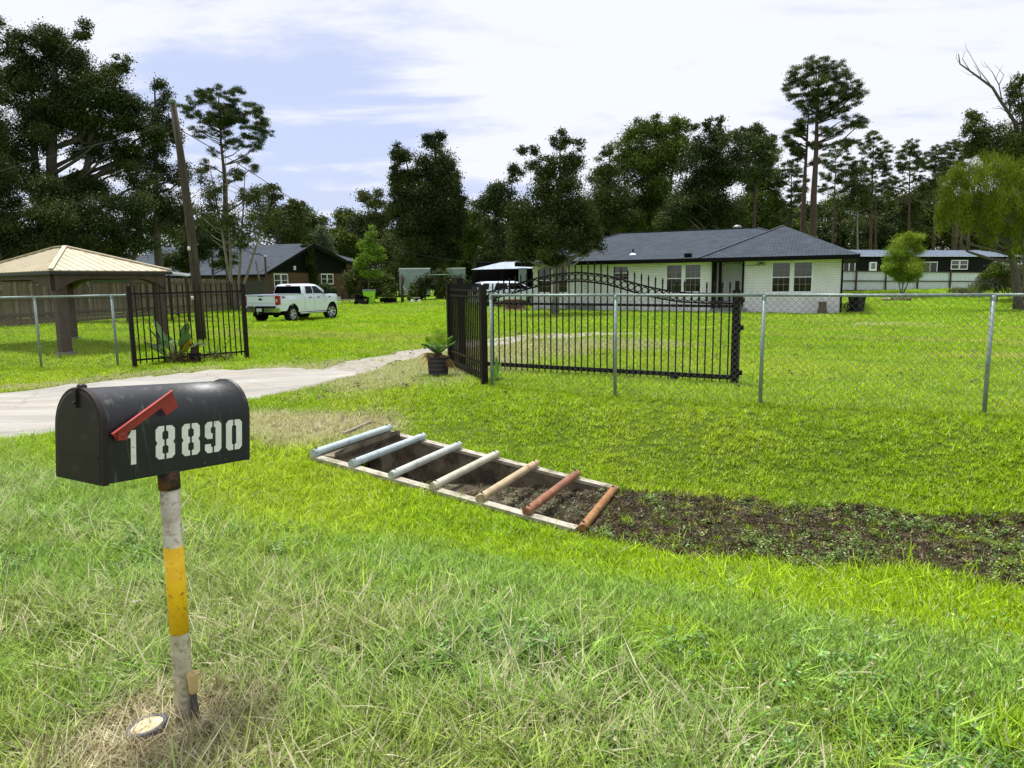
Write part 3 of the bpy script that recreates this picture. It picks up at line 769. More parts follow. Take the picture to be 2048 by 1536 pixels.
# ------------------------------------------------------------------ stake and disc beside the mailbox
M_FOAM = mat('yellowed_foam', (0.60, 0.48, 0.22), (0.48, 0.36, 0.14), scale=18, rough=0.8, bump=0.3, bscale=60)
M_DARKROD = mat('dark_plastic_rod', (0.035, 0.028, 0.026), (0.05, 0.04, 0.035), scale=20, rough=0.6)
q = gp(392, 1442)
st = thing('garden_light_stake', q, 0, 'short dark stake with a yellowed flared head, right beside the mailbox post', 'stake')
mb = MB(); mb.lathe([(0.0, -0.05), (0.011, -0.05), (0.011, 0.02), (0.0135, 0.022), (0.0135, 0.03), (0.0115, 0.032), (0.0115, 0.042), (0.0135, 0.044), (0.0135, 0.052), (0.011, 0.054), (0.010, 0.12), (0, 0.12)], (0, 0, 0), 14)
mb.build('rod', M_DARKROD, st)
mb = MB(); mb.lathe([(0.0, 0.110), (0.0135, 0.110), (0.016, 0.125), (0.0175, 0.16), (0.021, 0.183), (0.0205, 0.187), (0.010, 0.186), (0.006, 0.180), (0, 0.180)], (0, 0, 0), 18)
mb.build('head', M_FOAM, st)
M_DISCRIM = mat('grey_plastic_rim', (0.10, 0.10, 0.115), (0.06, 0.06, 0.07), scale=20, rough=0.55)
M_DISC = mat('aged_cream_face', (0.62, 0.52, 0.33), (0.50, 0.40, 0.22), scale=12, rough=0.7, bump=0.2, c3=(0.30, 0.24, 0.14), s3=25, t3=(0.6, 0.7))
q = gp(296, 1466)
ds = thing('plastic_disc', q + Vector((0, 0, 0.022)), 0.3, 'grey rimmed round disc with a cream face, lying at the foot of the mailbox', 'disc')
ds.rotation_euler = (math.radians(-3), math.radians(-7), 0.3)
mb = MB(); mb.lathe([(0.0, -0.018), (0.060, -0.018), (0.066, -0.012), (0.067, 0.008), (0.064, 0.012), (0.054, 0.012), (0.052, 0.008)], (0, 0, 0), 36); mb.build('rim', M_DISCRIM, ds)
mb = MB(); mb.lathe([(0.053, 0.008), (0.035, 0.0095), (0.0, 0.010)], (0, 0, 0), 36); mb.build('face', M_DISC, ds)

# ------------------------------------------------------------------ scraps in the grass
M_PINK = mat('pink_petal', (0.62, 0.42, 0.58), (0.7, 0.55, 0.68), rough=0.7); M_TEAL = mat('pale_blue_wrapper', (0.32, 0.62, 0.66), (0.5, 0.75, 0.78), rough=0.4)
def scrap(px, py, m_, s, label, cat, name, seed):
    r = random.Random(seed); q = gp(px, py); mb = MB(); nn = 9
    for k in range(2):
        pts = [(math.cos(6.283 * i / nn) * s * r.uniform(.5, 1.1) + k * s * 0.7, math.sin(6.283 * i / nn) * s * r.uniform(.5, 1.1) - k * s * 0.6, r.uniform(0.0, s * 0.9) + k * 0.004) for i in range(nn)]
        c = (k * s * 0.7, -k * s * 0.6, s * 0.5); mb.add(pts + [c], [(i, (i + 1) % nn, nn) for i in range(nn)])
    o = mb.build(name, m_, None, q + Vector((0, 0, 0.03))); return tag(o, label, cat)
scrap(272, 1218, M_PINK, 0.018, 'small lilac petals fallen in the grass left of the mailbox post', 'petals', 'fallen_petal', 3)
scrap(491, 1233, M_TEAL, 0.014, 'tiny pale blue scrap of wrapper in the grass right of the mailbox post', 'litter', 'wrapper_scrap', 5)

# ------------------------------------------------------------------ culvert with pipe grate
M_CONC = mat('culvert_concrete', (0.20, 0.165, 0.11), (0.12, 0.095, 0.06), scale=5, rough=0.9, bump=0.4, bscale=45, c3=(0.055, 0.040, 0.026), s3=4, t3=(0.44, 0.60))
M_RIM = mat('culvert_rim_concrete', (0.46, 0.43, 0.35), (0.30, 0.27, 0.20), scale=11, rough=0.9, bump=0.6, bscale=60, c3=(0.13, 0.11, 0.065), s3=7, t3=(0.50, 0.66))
M_MUD = mat('culvert_silt', (0.085, 0.065, 0.038), (0.045, 0.032, 0.02), scale=6, rough=0.95, bump=0.8, bscale=40, c3=(0.17, 0.16, 0.09), s3=3.5, t3=(0.5, 0.62))
cx0, cy0 = xy(U0, V0)
ROTC = math.atan2(-0.4146, 0.91)
cul = thing('drainage_culvert', (cx0, cy0, 0), ROTC, 'sloping concrete drainage culvert box crossed by seven painted and rusty pipes', 'culvert')
LC, WC, DZ = U1 - U0, V1 - V0, 0.42
def lz(x): return -DZ * (0.15 + 0.85 * max(0.0, min(1.0, x / LC)))
TH = 0.085
def side_wall(y0, y1, name):
    mb = MB(); N_ = 14; lift = 0.015
    for i in range(N_):
        a, c = LC * i / N_ - 0.0, LC * (i + 1) / N_
        za, zc = lz(a) + lift, lz(c) + lift
        mb.add([(a, y0, -0.85), (c, y0, -0.85), (c, y1, -0.85), (a, y1, -0.85), (a, y0, za - .03), (c, y0, zc - .03), (c, y1, zc - .03), (a, y1, za - .03)], [(0, 1, 5, 4), (3, 2, 6, 7), (0, 3, 7, 4), (1, 2, 6, 5)])
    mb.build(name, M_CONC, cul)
    mb = MB()
    for i in range(N_):
        a, c = LC * i / N_, LC * (i + 1) / N_ - 0.0
        j = [random.uniform(-.004, .004) for _ in range(4)]
        za, zc = lz(a) + lift, lz(c) + lift
        e = 0.006
        mb.add([(a, y0 - e, za - .03), (c, y0 - e, zc - .03), (c, y1 + e, zc - .03), (a, y1 + e, za - .03), (a, y0 - e, za), (c, y0 - e, zc), (c, y1 + e, zc), (a, y1 + e, za)], [(0, 1, 5, 4), (3, 2, 6, 7), (4, 5, 6, 7), (0, 3, 7, 4), (1, 2, 6, 5)])
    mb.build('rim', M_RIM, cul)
side_wall(0.0, TH, 'side_wall'); side_wall(WC - TH, WC, 'side_wall')
# headwall with the round mouth of the drain pipe
mb = MB(); R = 0.20; yc, zc_ = WC / 2, -0.34; n = 24
outer = []
for i in range(n):
    a = 2 * math.pi * i / n
    t = 10
    dx_, dz_ = math.cos(a), math.sin(a)
    sx = (WC / 2 - TH) / max(abs(dx_), 1e-6); sz = ((0.0 - zc_) if dz_ > 0 else (0.85 + zc_)) / max(abs(dz_), 1e-6)
    t = min(sx, sz); outer.append((0.22, yc + dx_ * t, zc_ + dz_ * t))
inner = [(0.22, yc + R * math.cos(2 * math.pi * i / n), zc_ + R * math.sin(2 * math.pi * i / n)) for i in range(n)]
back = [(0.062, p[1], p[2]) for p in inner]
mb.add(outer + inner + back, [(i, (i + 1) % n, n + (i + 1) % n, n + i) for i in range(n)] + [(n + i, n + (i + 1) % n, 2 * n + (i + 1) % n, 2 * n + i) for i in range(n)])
mb.box((0.085, WC / 2, -0.085), (0.27, WC - 2 * TH, 0.06))
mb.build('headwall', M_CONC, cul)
mb = MB(); mb.add(back, [tuple(range(n))]); mb.build('pipe_mouth', mat('pipe_shade_black', (0.006, 0.005, 0.004), rough=.9, spec=.1), cul)  # near-black cap paints the deep shade inside the short pipe stub
mb = MB(); nx, ny = 30, 14; vs = []
for i in range(nx + 1):
    for j in range(ny + 1):
        x = 0.22 + (LC + 0.05 - 0.22) * i / nx; y = TH * 0.5 + (WC - TH) * j / ny
        z = -0.56 + 0.12 * (x / LC) ** 1.3 + 0.035 * (float(fbm(x * 4 + 3, y * 4, 77)) - 0.5)
        vs.append((x, y, z))
mb.add(vs, [(i * (ny + 1) + j, (i + 1) * (ny + 1) + j, (i + 1) * (ny + 1) + j + 1, i * (ny + 1) + j + 1) for i in range(nx) for j in range(ny)], True)
mb.build('silt_floor', M_MUD, cul)
barc = [((0.33, 0.42, 0.44), (0.42, 0.48, 0.48), (0.20, 0.24, 0.24)), ((0.40, 0.47, 0.48), (0.33, 0.39, 0.40), (0.24, 0.27, 0.26)), ((0.45, 0.47, 0.43), (0.36, 0.38, 0.35), (0.25, 0.24, 0.20)),
        ((0.50, 0.48, 0.38), (0.40, 0.37, 0.28), (0.24, 0.20, 0.13)), ((0.42, 0.33, 0.20), (0.34, 0.25, 0.15), (0.26, 0.12, 0.05)), ((0.25, 0.10, 0.05), (0.19, 0.085, 0.05), (0.30, 0.17, 0.10)), ((0.24, 0.105, 0.035), (0.30, 0.15, 0.055), (0.10, 0.045, 0.022))]
blab = ['pale blue-grey galvanised pipe at the head of the grate', 'pale grey-blue pipe', 'light grey pipe', 'cream grey pipe', 'tan pipe starting to rust', 'smooth terracotta-rust pipe', 'short rough orange pipe at the foot']
M_BOLT = mat('dark_bolt', (0.03, 0.022, 0.018), rough=0.7)
for k in range(7):
    mk = mat('grate_pipe_%s' % ['blue', 'paleblue', 'grey', 'cream', 'tan', 'terracotta', 'orange'][k], barc[k][0], barc[k][1], scale=7, lo=.42, hi=.60, rough=0.6 if k < 4 else 0.85, bump=0.12 if k < 5 else 0.35, bscale=70, c3=barc[k][2], s3=11, t3=(0.56, 0.68))
    x = 0.03 + k * (LC - 0.02) / 6; z = lz(x) + 0.045; skew = 0.004 if k < 6 else -0.03
    if k == 6: z -= 0.03
    r_ = 0.037 if k < 6 else 0.036
    a = Vector((x - skew + random.uniform(-.01, .01), 0.005 if k < 6 else 0.03, z - 0.002)); c = Vector((x + skew, WC + (-.005 if k < 6 else -.10), z + 0.004))
    d = (c - a).normalized()
    mb = MB(); mb.tube([a, a + d * 0.004, a + d * 0.004, a + d * 0.07, a + d * 0.10, c - d * 0.10, c - d * 0.07, c - d * 0.004, c], [r_ * .8, r_, r_, r_ * 1.0, r_, r_, r_ * 1.0, r_, r_ * .86], 20)
    ob = mb.build('pipe', mk, cul); ob['label'] = blab[k]
    for e in (a + d * 0.055, c - d * 0.055):
        mb = MB(); mb.lathe([(0.0, 0.014), (0.009, 0.014), (0.010, 0.0), (0.019, 0.0), (0.020, -0.006), (0.012, -0.02)], (e.x, e.y, e.z + r_ - 0.002), 6, smooth=False); mb.build('bolt', M_BOLT, ob)
for sgn, y in ((0, 0), (1, 1)):
    pass
q = gp(722, 853)
mb = MB(); a = gp(688, 872); c = gp(742, 848); a.z += 0.03; c.z += 0.03; mb.bar(a, c, 0.035, 0.02)
o = mb.build('weathered_lath', mat('weathered_lath', (0.26, 0.22, 0.16), (0.18, 0.15, 0.11), scale=12, rough=0.9, stretch=(1, 4, 1)), None)
tag(o, 'narrow weathered piece of wood lying behind the top pipe of the culvert', 'wood')
# ------------------------------------------------------------------ chain-link fences
M_GALV = mat('galvanised_pipe', (0.20, 0.27, 0.25), (0.28, 0.35, 0.33), scale=9, rough=0.5, metal=0.25, c3=(0.14, 0.17, 0.15), s3=14, t3=(0.58, 0.7))
M_WIRE = mat('chain_link_wire', (0.13, 0.14, 0.13), (0.09, 0.095, 0.09), scale=4, rough=0.5, metal=0.4)
def chain_fence(name, posts, H, label, cell=0.075, wire=0.0016, rail_from=0.0, mesh_range=None):
    """posts: ground points along the fence, in order"""
    A = posts[0]; t = thing(name, A, 0, label, 'fence')
    P = [p - A for p in posts]
    for i, p in enumerate(P):
        mb = MB(); tilt = Vector((random.uniform(-.010, .010), random.uniform(-.01, .01), 0))
        mb.tube([p - Vector((0, 0, 0.1)), p + tilt * 0.5 + Vector((0, 0, H[i] - 0.02))], 0.0215, 12)
        mb.lathe([(0.025, H[i] - 0.06), (0.026, H[i] - 0.02), (0.020, H[i] - 0.005), (0, H[i] + 0.0)], (p.x + tilt.x * .5, p.y + tilt.y * .5, p.z), 12)
        mb.build('post', M_GALV, t)
    tops = [p + Vector((0, 0, h)) for p, h in zip(P, H)]
    for a, c in zip(tops[:-1], tops[1:]):
        d = (c - a).normalized()
        mb = MB(); mb.tube([a, a + (c - a) * .5 + Vector((0, 0, -0.004)), c], 0.0175, 10); mb.build('top_rail', M_GALV, t)
    mb = MB()
    # woven wires: two families of diagonals over each bay, knuckled above the rail
    for a, c, ha, hc in zip(P[:-1], P[1:], H[:-1], H[1:]):
        L = Vector((c.x - a.x, c.y - a.y, 0)).length; d = Vector((c.x - a.x, c.y - a.y, 0)) / L
        nrm = Vector((-d.y, d.x, 0)); Hm = (ha + hc) / 2 + 0.028
        k0 = int(-Hm / cell) - 1; k1 = int(L / cell) + 1
        for k in range(k0, k1):
            for sg in (1, -1):
                s0, s1 = k * cell, k * cell + Hm
                z0, z1 = 0.02, Hm
                if sg < 0: z0, z1 = Hm, 0.02
                # clip to 0..L
                ta, tb = 0.0, 1.0
                if s0 < 0: ta = -s0 / (s1 - s0)
                if s1 > L: tb = (L - s0) / (s1 - s0)
                if tb - ta < 0.02: continue
                def pt(t_):
                    s = s0 + (s1 - s0) * t_; gzv = a.z + (c.z - a.z) * s / L
                    return a + d * s - Vector((0, 0, a.z)) + Vector((0, 0, gzv + z0 + (z1 - z0) * t_)) + nrm * (0.0022 * sg - 0.024)
                mb.tube([pt(ta), pt(tb)], wire, 3, caps=False, smooth=False)
    o = mb.build('wire_mesh', M_WIRE, t); o['kind'] = 'stuff'
    return t
rp = [gp(984, 770), gp(1230, 793), gp(1520, 809), gp(1968, 830)]
rp[0] = gp(984, 772)
hh = [height_at(b_, px, 590) - b_.z for b_, px in zip(rp, (984, 1232, 1529, 1985))]
d_ = (rp[-1] - rp[-2]); e1 = rp[-1] + d_; e1.z = gz(e1.x, e1.y); e2 = e1 + d_; e2.z = gz(e2.x, e2.y)
top4 = rp[3].z + hh[3]
chain_fence('chain_link_fence', rp + [e1, e2], hh + [top4 - e1.z, top4 - e2.z], 'galvanised chain-link fence above the ditch, in front of the white brick house')
lp = [gp(-330, 742), gp(-130, 739), gp(83, 735), gp(236, 732), gp(268, 733)]
hl = [height_at(b_, px, y) - b_.z for b_, px, y in zip(lp, (-330, -130, 62, 222, 258), (600, 597, 594, 590.5, 590))]
chain_fence('chain_link_fence', lp, hl, 'galvanised chain-link fence in front of the gazebo, left of the driveway')

# ------------------------------------------------------------------ iron fence wings and arched gate
M_IRON = mat('black_iron_paint', (0.0035, 0.0025, 0.0025), (0.008, 0.004, 0.004), scale=12, rough=0.5, spec=.2, c3=(0.025, 0.010, 0.007), s3=9, t3=(0.60, 0.72))
M_IRONB = mat('brown_black_post', (0.012, 0.006, 0.005), (0.006, 0.004, 0.004), scale=7, rough=0.5, spec=.22, c3=(0.035, 0.014, 0.010), s3=6, t3=(0.6, 0.75))
def iron_panel(name, A, B, H, npk, rails, label, group=None, post_w=0.07, over=0.05, posts=2, extra=()):
    t = thing(name, A, math.atan2(B.y - A.y, B.x - A.x), label, 'iron fence', group)
    L = Vector((B.x - A.x, B.y - A.y, 0)).length; dz = B.z - A.z
    for x in ([0, L] if posts == 2 else [0]) + list(extra):
        mb = MB(); z = dz * x / L; mb.box((x, 0, z + H / 2 - 0.05), (post_w, post_w, H + 0.1)); mb.box((x, 0, z + H + 0.008), (post_w + .014, post_w + .014, 0.016)); mb.build('post', M_IRONB, t)
    for r_ in rails:
        mb = MB(); mb.bar((post_w / 2, 0, r_), (L - post_w / 2, 0, r_ + dz), 0.032, 0.032); mb.build('rail', M_IRON, t)
    base = None
    for i in range(npk):
        x = (i + 1) * L / (npk + 1)
        if base is None:
            mb = MB(); z0, z1 = 0.06, H - 0.02 + over
            mb.box((0, 0, (z0 + z1) / 2), (0.019, 0.019, z1 - z0)); base = mb.build('picket', M_IRON, t, (x, 0.0, dz * x / L))
        else: part('picket', base.data, t, (x, 0.0, dz * x / L))
    return t
A = gp(270, 735); B = gp(494, 716)
Hh = height_at(A, 259, 574) - A.z
iron_panel('iron_fence_wing', A, B, Hh, 19, (0.13, Hh - 0.12), 'black iron picket wing fence with potted plants behind, left of the driveway')
A = gp(969, 770); B = gp(902, 737)
Hh = height_at(A, 969, 572) - A.z
iron_panel('iron_fence_wing', A, B, Hh, 19, (0.14, 0.30, Hh - 0.16, Hh - 0.07), 'black iron picket wing fence seen almost end on, behind the potted sago palm', post_w=0.085)
# second post just beyond the wing, seen beside it
q = gp(902, 737); q2 = q + Vector((0.15, 0.55, 0)); q2.z = gz(q2.x, q2.y)
mb = MB(); mb.box((0, 0, 0.70), (0.11, 0.11, 1.5)); mb.box((0, 0, 1.46), (0.13, 0.13, 0.02))
o = mb.build('gate_post', M_IRONB, None, q2); tag(o, 'square brown iron post standing free just behind the wing fence by the sago palm', 'post')

GA, GB = gp(974, 745), gp(1468, 768)
# the leaf stands a little behind the chain-link fence
GA = atY(974, 736, 11.4); GA.z = gz(GA.x, GA.y); GB = atY(1468, 765, 9.45); GB.z = gz(GB.x, GB.y)
GL = Vector((GB.x - GA.x, GB.y - GA.y, 0)).length
gate = thing('arched_gate', GA, math.atan2(GB.y - GA.y, GB.x - GA.x), 'black iron gate leaf with arched band of rings, opened back behind the chain-link fence', 'gate')
def gate_s(px):
    r = ray(px, 600); k = r.x / r.y; dX = (GB.x - GA.x); dY = GB.y - GA.y
    t = (k * GA.y - GA.x) / (dX - k * dY); return t * GL
def gate_z(px, py):
    s = gate_s(px) / GL; return atY(px, py, GA.y + (GB.y - GA.y) * s).z - GA.z
zb0, zb1 = gate_z(985, 728), gate_z(1455, 754)
zm0, zm1 = gate_z(985, 606.5), gate_z(1455, 612.5)
def zlin(a, c, s): return a + (c - a) * (s - gate_s(985)) / (gate_s(1455) - gate_s(985))
# arch upper rail from surveyed points
ap = [(972, 585), (985, 582.5), (1009, 575), (1040, 566), (1072, 557), (1113, 548), (1161, 544.5), (1215, 551), (1263, 565), (1310, 577), (1358, 585), (1405, 587.5), (1461, 588)]
as_ = np.array([gate_s(p[0]) for p in ap]); az_ = np.array([gate_z(*p) for p in ap])
def archz(s):
    # smooth interpolation
    w = np.exp(-((as_ - s) / 0.16) ** 2) + 1e-9
    a0 = np.interp([s - .12, s - .06, s, s + .06, s + .12], as_, az_); return float(np.dot(a0, [.1, .2, .4, .2, .1]))
SG = np.linspace(0.02, GL - 0.02, 60)
for off, nm in ((0.0, 'arch_rail'), (-0.125, 'arch_rail')):
    pts = [Vector((s, 0, archz(s) + off)) for s in SG if archz(s) + off > zlin(zm0, zm1, s) + 0.01]
    mb = MB()
    vs = []
    for p in pts: vs += [(p.x, -.014, p.z - .011), (p.x, .014, p.z - .011), (p.x, .014, p.z + .011), (p.x, -.014, p.z + .011)]
    nn = len(pts); mb.add(vs, [(i * 4 + k, i * 4 + (k + 1) % 4, i * 4 + 4 + (k + 1) % 4, i * 4 + 4 + k) for i in range(nn - 1) for k in range(4)] + [(0, 1, 2, 3), tuple(4 * (nn - 1) + k for k in (3, 2, 1, 0))])
    mb.build(nm, M_IRON, gate)
mb = MB(); mb.bar((0, 0, zlin(zm0, zm1, 0)), (GL, 0, zlin(zm0, zm1, GL)), 0.03, 0.036); mb.build('middle_rail', M_IRON, gate)
mb = MB(); mb.bar((0, 0, zlin(zb0, zb1, 0)), (GL, 0, zlin(zb0, zb1, GL)), 0.045, 0.06); mb.build('bottom_rail', M_IRON, gate)
npk = 37; sp = (GL - 0.12) / npk
ringm = None
spear = None
for i in range(npk + 1):
    s = 0.03 + i * sp
    zt = archz(s) + 0.11; z0 = zlin(zb0, zb1, s) - 0.085
    if i % 1 == 0 and i not in (0,):
        mb = MB(); mb.box((0, 0, (z0 + zt) / 2), (0.016, 0.016, zt - z0)); p = mb.build('picket', M_IRON, gate, (s, 0, 0))
        if i > 16:
            if spear is None:
                mb = MB(); mb.lathe([(0.0, -0.035), (0.011, -0.035), (0.012, -0.02), (0.016, -0.012), (0.012, -0.004), (0.008, 0.0), (0.015, 0.014), (0.010, 0.032), (0.0, 0.062)], (0, 0, 0), 8)
                spear = mb.mesh('spear_tip', M_IRON)
            part('spear_tip', spear, p, (0, 0, zt))
        else:
            if ringm is None:
                mb = MB(); mb.lathe([(0.0, -0.03), (0.013, -0.028), (0.013, -0.012), (0.009, -0.008), (0.009, 0.0), (0.0, 0.014)], (0, 0, 0), 8); ringm = mb.mesh('picket_cap', M_IRON)
            part('picket_cap', ringm, p, (0, 0, zt))
rg = None
for i in range(npk):
    s = 0.03 + (i + .5) * sp; zc = archz(s) - 0.0625
    if zc - 0.05 < zlin(zm0, zm1, s) - 0.02 and i < 6: continue
    if rg is None:
        mb = MB(); mb.ring((0, 0, 0), 0.043, 0.0075, 20, 6); rg = mb.mesh('ring', M_IRON)
    part('ring', rg, gate, (s, 0, zc))
mb = MB(); zt = gate_z(1468, 574)
mb.box((GL + 0.005, 0, zt / 2 - 0.04), (0.095, 0.095, zt + 0.0)); mb.box((GL + .005, 0, zt + 0.02), (0.05, 0.05, 0.12)); mb.build('end_post', M_IRON, gate)
for z in (gate_z(1480, 655), gate_z(1475, 745), gate_z(1480, 600)):
    mb = MB(); mb.box((GL + 0.075, 0, z), (0.05, 0.05, 0.06)); mb.lathe([(0, -.05), (.014, -.05), (.014, .05), (0, .05)], (GL + 0.06, -0.03, z), 8); mb.build('hinge', M_IRON, gate)
s = gate_s(1352)
mb = MB(); mb.box((s, 0, zlin(zb0, zb1, s) - 0.035), (0.11, 0.06, 0.05)); mb.lathe([(0, -.014), (.038, -.014), (.038, .014), (0, .014)], (s, 0, zlin(zb0, zb1, s) - 0.07), 14, axis='y'); mb.build('gate_wheel', M_IRONB, gate)

# ------------------------------------------------------------------ utility pole and wires
M_POLE = mat('weathered_pole', (0.060, 0.042, 0.027), (0.030, 0.022, 0.016), scale=5, rough=0.9, bump=0.5, bscale=30, stretch=(6, 6, 0.5), c3=(0.08, 0.10, 0.035), s3=3, t3=(0.55, 0.68))
pb = gp(404, 682)
pole = thing('utility_pole', pb, 0, 'leaning weathered wooden utility pole behind the left iron fence wing', 'utility pole')
ptop_ = atY(345, 203, pb.y) - pb
mb = MB(); pts = [ptop_ * t + Vector((0, 0, -0.3 if t == 0 else 0)) + Vector((0.06 * math.sin(t * 3.1), 0, 0)) for t in (0, .25, .5, .75, 1)]
wpx = 19 * pb.y / FPX / 2
mb.tube(pts, [wpx * 1.02, wpx * .95, wpx * .86, wpx * .74, wpx * .58], 16); mb.build('shaft', M_POLE, pole)
M_GREEN_T = mat('faded_green_cap', (0.09, 0.15, 0.10), (0.07, 0.11, 0.08), rough=0.7)
mb = MB(); mb.lathe([(wpx * .62, -0.04), (wpx * .64, 0.02), (wpx * .5, 0.05), (0, 0.06)], tuple(ptop_), 14); mb.build('top_cap', M_GREEN_T, pole)
M_PORC = mat('grey_porcelain', (0.6, 0.6, 0.6), rough=0.3)
for px, py in ((378, 497), (385, 596)):
    q = atY(px, py, pb.y - wpx - .02) - pb
    mb = MB(); mb.lathe([(0, -.05), (.035, -.05), (.04, .0), (.03, .05), (0, .05)], tuple(q), 10); mb.build('insulator', M_PORC, pole)
M_CABLE = mat('black_cable', (0.015, 0.015, 0.015), (0.03, 0.03, 0.03), rough=0.8, spec=.15)
def cable(pts, r, label, name='overhead_cable'):
    P = [Vector(p) for p in pts]
    # Catmull-Rom
    Q = []; E = [P[0] * 2 - P[1]] + P + [P[-1] * 2 - P[-2]]
    for i in range(1, len(E) - 2):
        for k in range(8):
            t = k / 8; a, b_, c, d = E[i - 1], E[i], E[i + 1], E[i + 2]
            Q.append(0.5 * ((2 * b_) + (c - a) * t + (2 * a - 5 * b_ + 4 * c - d) * t * t + (3 * b_ - a - 3 * c + d) * t ** 3))
    Q.append(P[-1]); mb = MB(); mb.tube(Q, r, 5); o = mb.build(name, M_CABLE); return tag(o, label, 'cable')
yp = pb.y
cable([atY(352, 245, yp), atY(250, 275, yp - 1.0), atY(130, 306, yp - 2.2), atY(0, 343, yp - 3.6), atY(-160, 398, yp - 5)], 0.008, 'thin overhead cable running from the pole out to the left over the gazebo')
cable([atY(358, 258, yp), atY(430, 300, yp + 4.0), atY(500, 343, yp + 8), atY(600, 407, yp + 13), atY(700, 462, yp + 18), atY(800, 500, yp + 22), atY(880, 517, yp + 25), atY(960, 524, yp + 28), atY(1046, 523, yp + 30)], 0.012, 'long sagging overhead cable from the pole to the white house roof')

# ------------------------------------------------------------------ tall wooden board fence
M_BOARDS = [mat('fence_board_%s' % nm, c1, c2, scale=5, rough=0.9, bump=0.4, bscale=30, stretch=(8, 8, 0.6), c3=c3, s3=2.5, t3=(0.5, 0.68)) for nm, c1, c2, c3 in (
    ('brown', (0.19, 0.145, 0.09), (0.12, 0.09, 0.06), (0.05, 0.038, 0.03)), ('dark', (0.14, 0.105, 0.07), (0.09, 0.068, 0.05), (0.035, 0.028, 0.024)), ('grey', (0.25, 0.21, 0.14), (0.16, 0.135, 0.095), (0.06, 0.05, 0.04)), ('greengrey', (0.085, 0.085, 0.060), (0.06, 0.06, 0.045), (0.04, 0.04, 0.03)))]
FA, FB = Vector((-18.9, 21.5, 0)), Vector((-18.6, 48.5, 0))
FA.z, FB.z = gz(FA.x, FA.y), gz(FB.x, FB.y)
def board_fence(name, A, B, H, n, label, mats, rot_boards=True):
    t = thing(name, A, math.atan2(B.y - A.y, B.x - A.x), label, 'fence'); L = Vector((B.x - A.x, B.y - A.y, 0)).length; dz = B.z - A.z
    w = L / n; meshes = []
    for m_ in mats:
        for k in range(3):
            mb = MB(); h = H * (1 + (k - 1) * 0.012)
            mb.prism([(-w * .47, 0.30), (w * .47, 0.30), (w * .47, h - .03), (w * .30, h), (-w * .30, h), (-w * .47, h - .03)], -0.009, 0.009, 'xz')
            meshes.append(mb.mesh('plank', m_))
    r = random.Random(5)
    for i in range(n):
        x = (i + .5) * w
        o = part('plank', meshes[r.randrange(len(meshes))], t, (x, r.uniform(-.006, .006), dz * x / L + r.uniform(-.015, .015)), (r.uniform(-.01, .01), r.uniform(-.006, .006), r.uniform(-.04, .04)))
    for z in (0.45, 1.05, H - 0.25):
        mb = MB(); mb.bar((0, 0.035, z), (L, 0.035, z + dz), 0.04, 0.09); mb.build('rail', M_BOARDS[1], t)
    if rot_boards:
        k = int(L / 2.4)
        for i in range(k):
            for z in (0.09, 0.23):
                mb = MB(); a, c = i * L / k + .004, (i + 1) * L / k - .004; zz = dz * a / L
                mb.bar((a, -0.014, z + zz), (c, -0.014, z + dz * c / L), 0.02, 0.13); mb.build('kick_board', M_BOARDS[0], t)
    return t
# boards face +x (towards the yard), so run the fence from far to near
board_fence('board_fence', FB, FA, 2.0, 176, 'long brown wooden board fence behind the gazebo and pole, planks upright over two kick boards', M_BOARDS[:3])
C = Vector((-16.7, 49.6, 0)); C.z = gz(C.x, C.y)
board_fence('board_fence', FB + Vector((0.05, 0.1, 0)), C, 1.95, 15, 'short run of grey-green boards behind the white pickup, in front of the dark gabled house', [M_BOARDS[3]], False)

# ------------------------------------------------------------------ roof made of separate metal sheets
def sheet_roof(parent, e0, e1, t1, t0, width, m_, th=0.02, seam=0.010, name='roof_panel', seam_m=None):
    """e0->e1 along the eave, t0->t1 the upper edge (may coincide); sheets run up the slope"""
    e0, e1, t0, t1 = map(Vector, (e0, e1, t0, t1)); ed = (e1 - e0); L = ed.length; x = ed / L
    nrm = x.cross((t0 + t1) / 2 - e0).normalized(); up = nrm.cross(x).normalized()
    if nrm.z < 0: nrm = -nrm; 
    def loc(p): d = p - e0; return d.dot(x), d.dot(up)
    (a0, h0), (a1, h1) = loc(t0), loc(t1); Hh = max(abs(h0), abs(h1)); sg = 1 if (h0 + h1) > 0 else -1
    def hmax(s):
        pts = [(0, 0), (a0, abs(h0)), (a1, abs(h1)), (L, 0)]
        for (sa, ha), (sb, hb) in zip(pts[:-1], pts[1:]):
            if sb > sa and sa - 1e-6 <= s <= sb + 1e-6: return ha + (hb - ha) * (s - sa) / (sb - sa)
        return 0
    n = max(1, int(round(L / width)))
    for i in range(n):
        sa, sb = L * i / n, L * (i + 1) / n
        cuts = sorted({sa, sb} | {s for s in (a0, a1) if sa < s < sb})
        low = [(s, 0) for s in (sa + .003, sb - .003)]; high = [(s, hmax(min(max(s, 0), L))) for s in reversed(cuts)]
        poly = low + [(min(max(s, sa + .003), sb - .003), h) for s, h in high if h > 0.01]
        if len(poly) < 3: continue
        P = [e0 + x * s + up * h * sg for s, h in poly]
        mb = MB()
        q = P; vs = q + [p - nrm * th for p in q]; nn = len(q)
        mb.add(vs, [tuple(range(nn)), tuple(reversed(range(nn, 2 * nn)))] + [(k, k + nn, (k + 1) % nn + nn, (k + 1) % nn) for k in range(nn)])
        if seam and i > 0:
            h = hmax(sa)
            if h > 0.05: mb.bar(e0 + x * sa + nrm * seam / 2, e0 + x * sa + up * h * sg + nrm * seam / 2, 0.022, seam, up=nrm)
        mb.build(name, m_, parent)

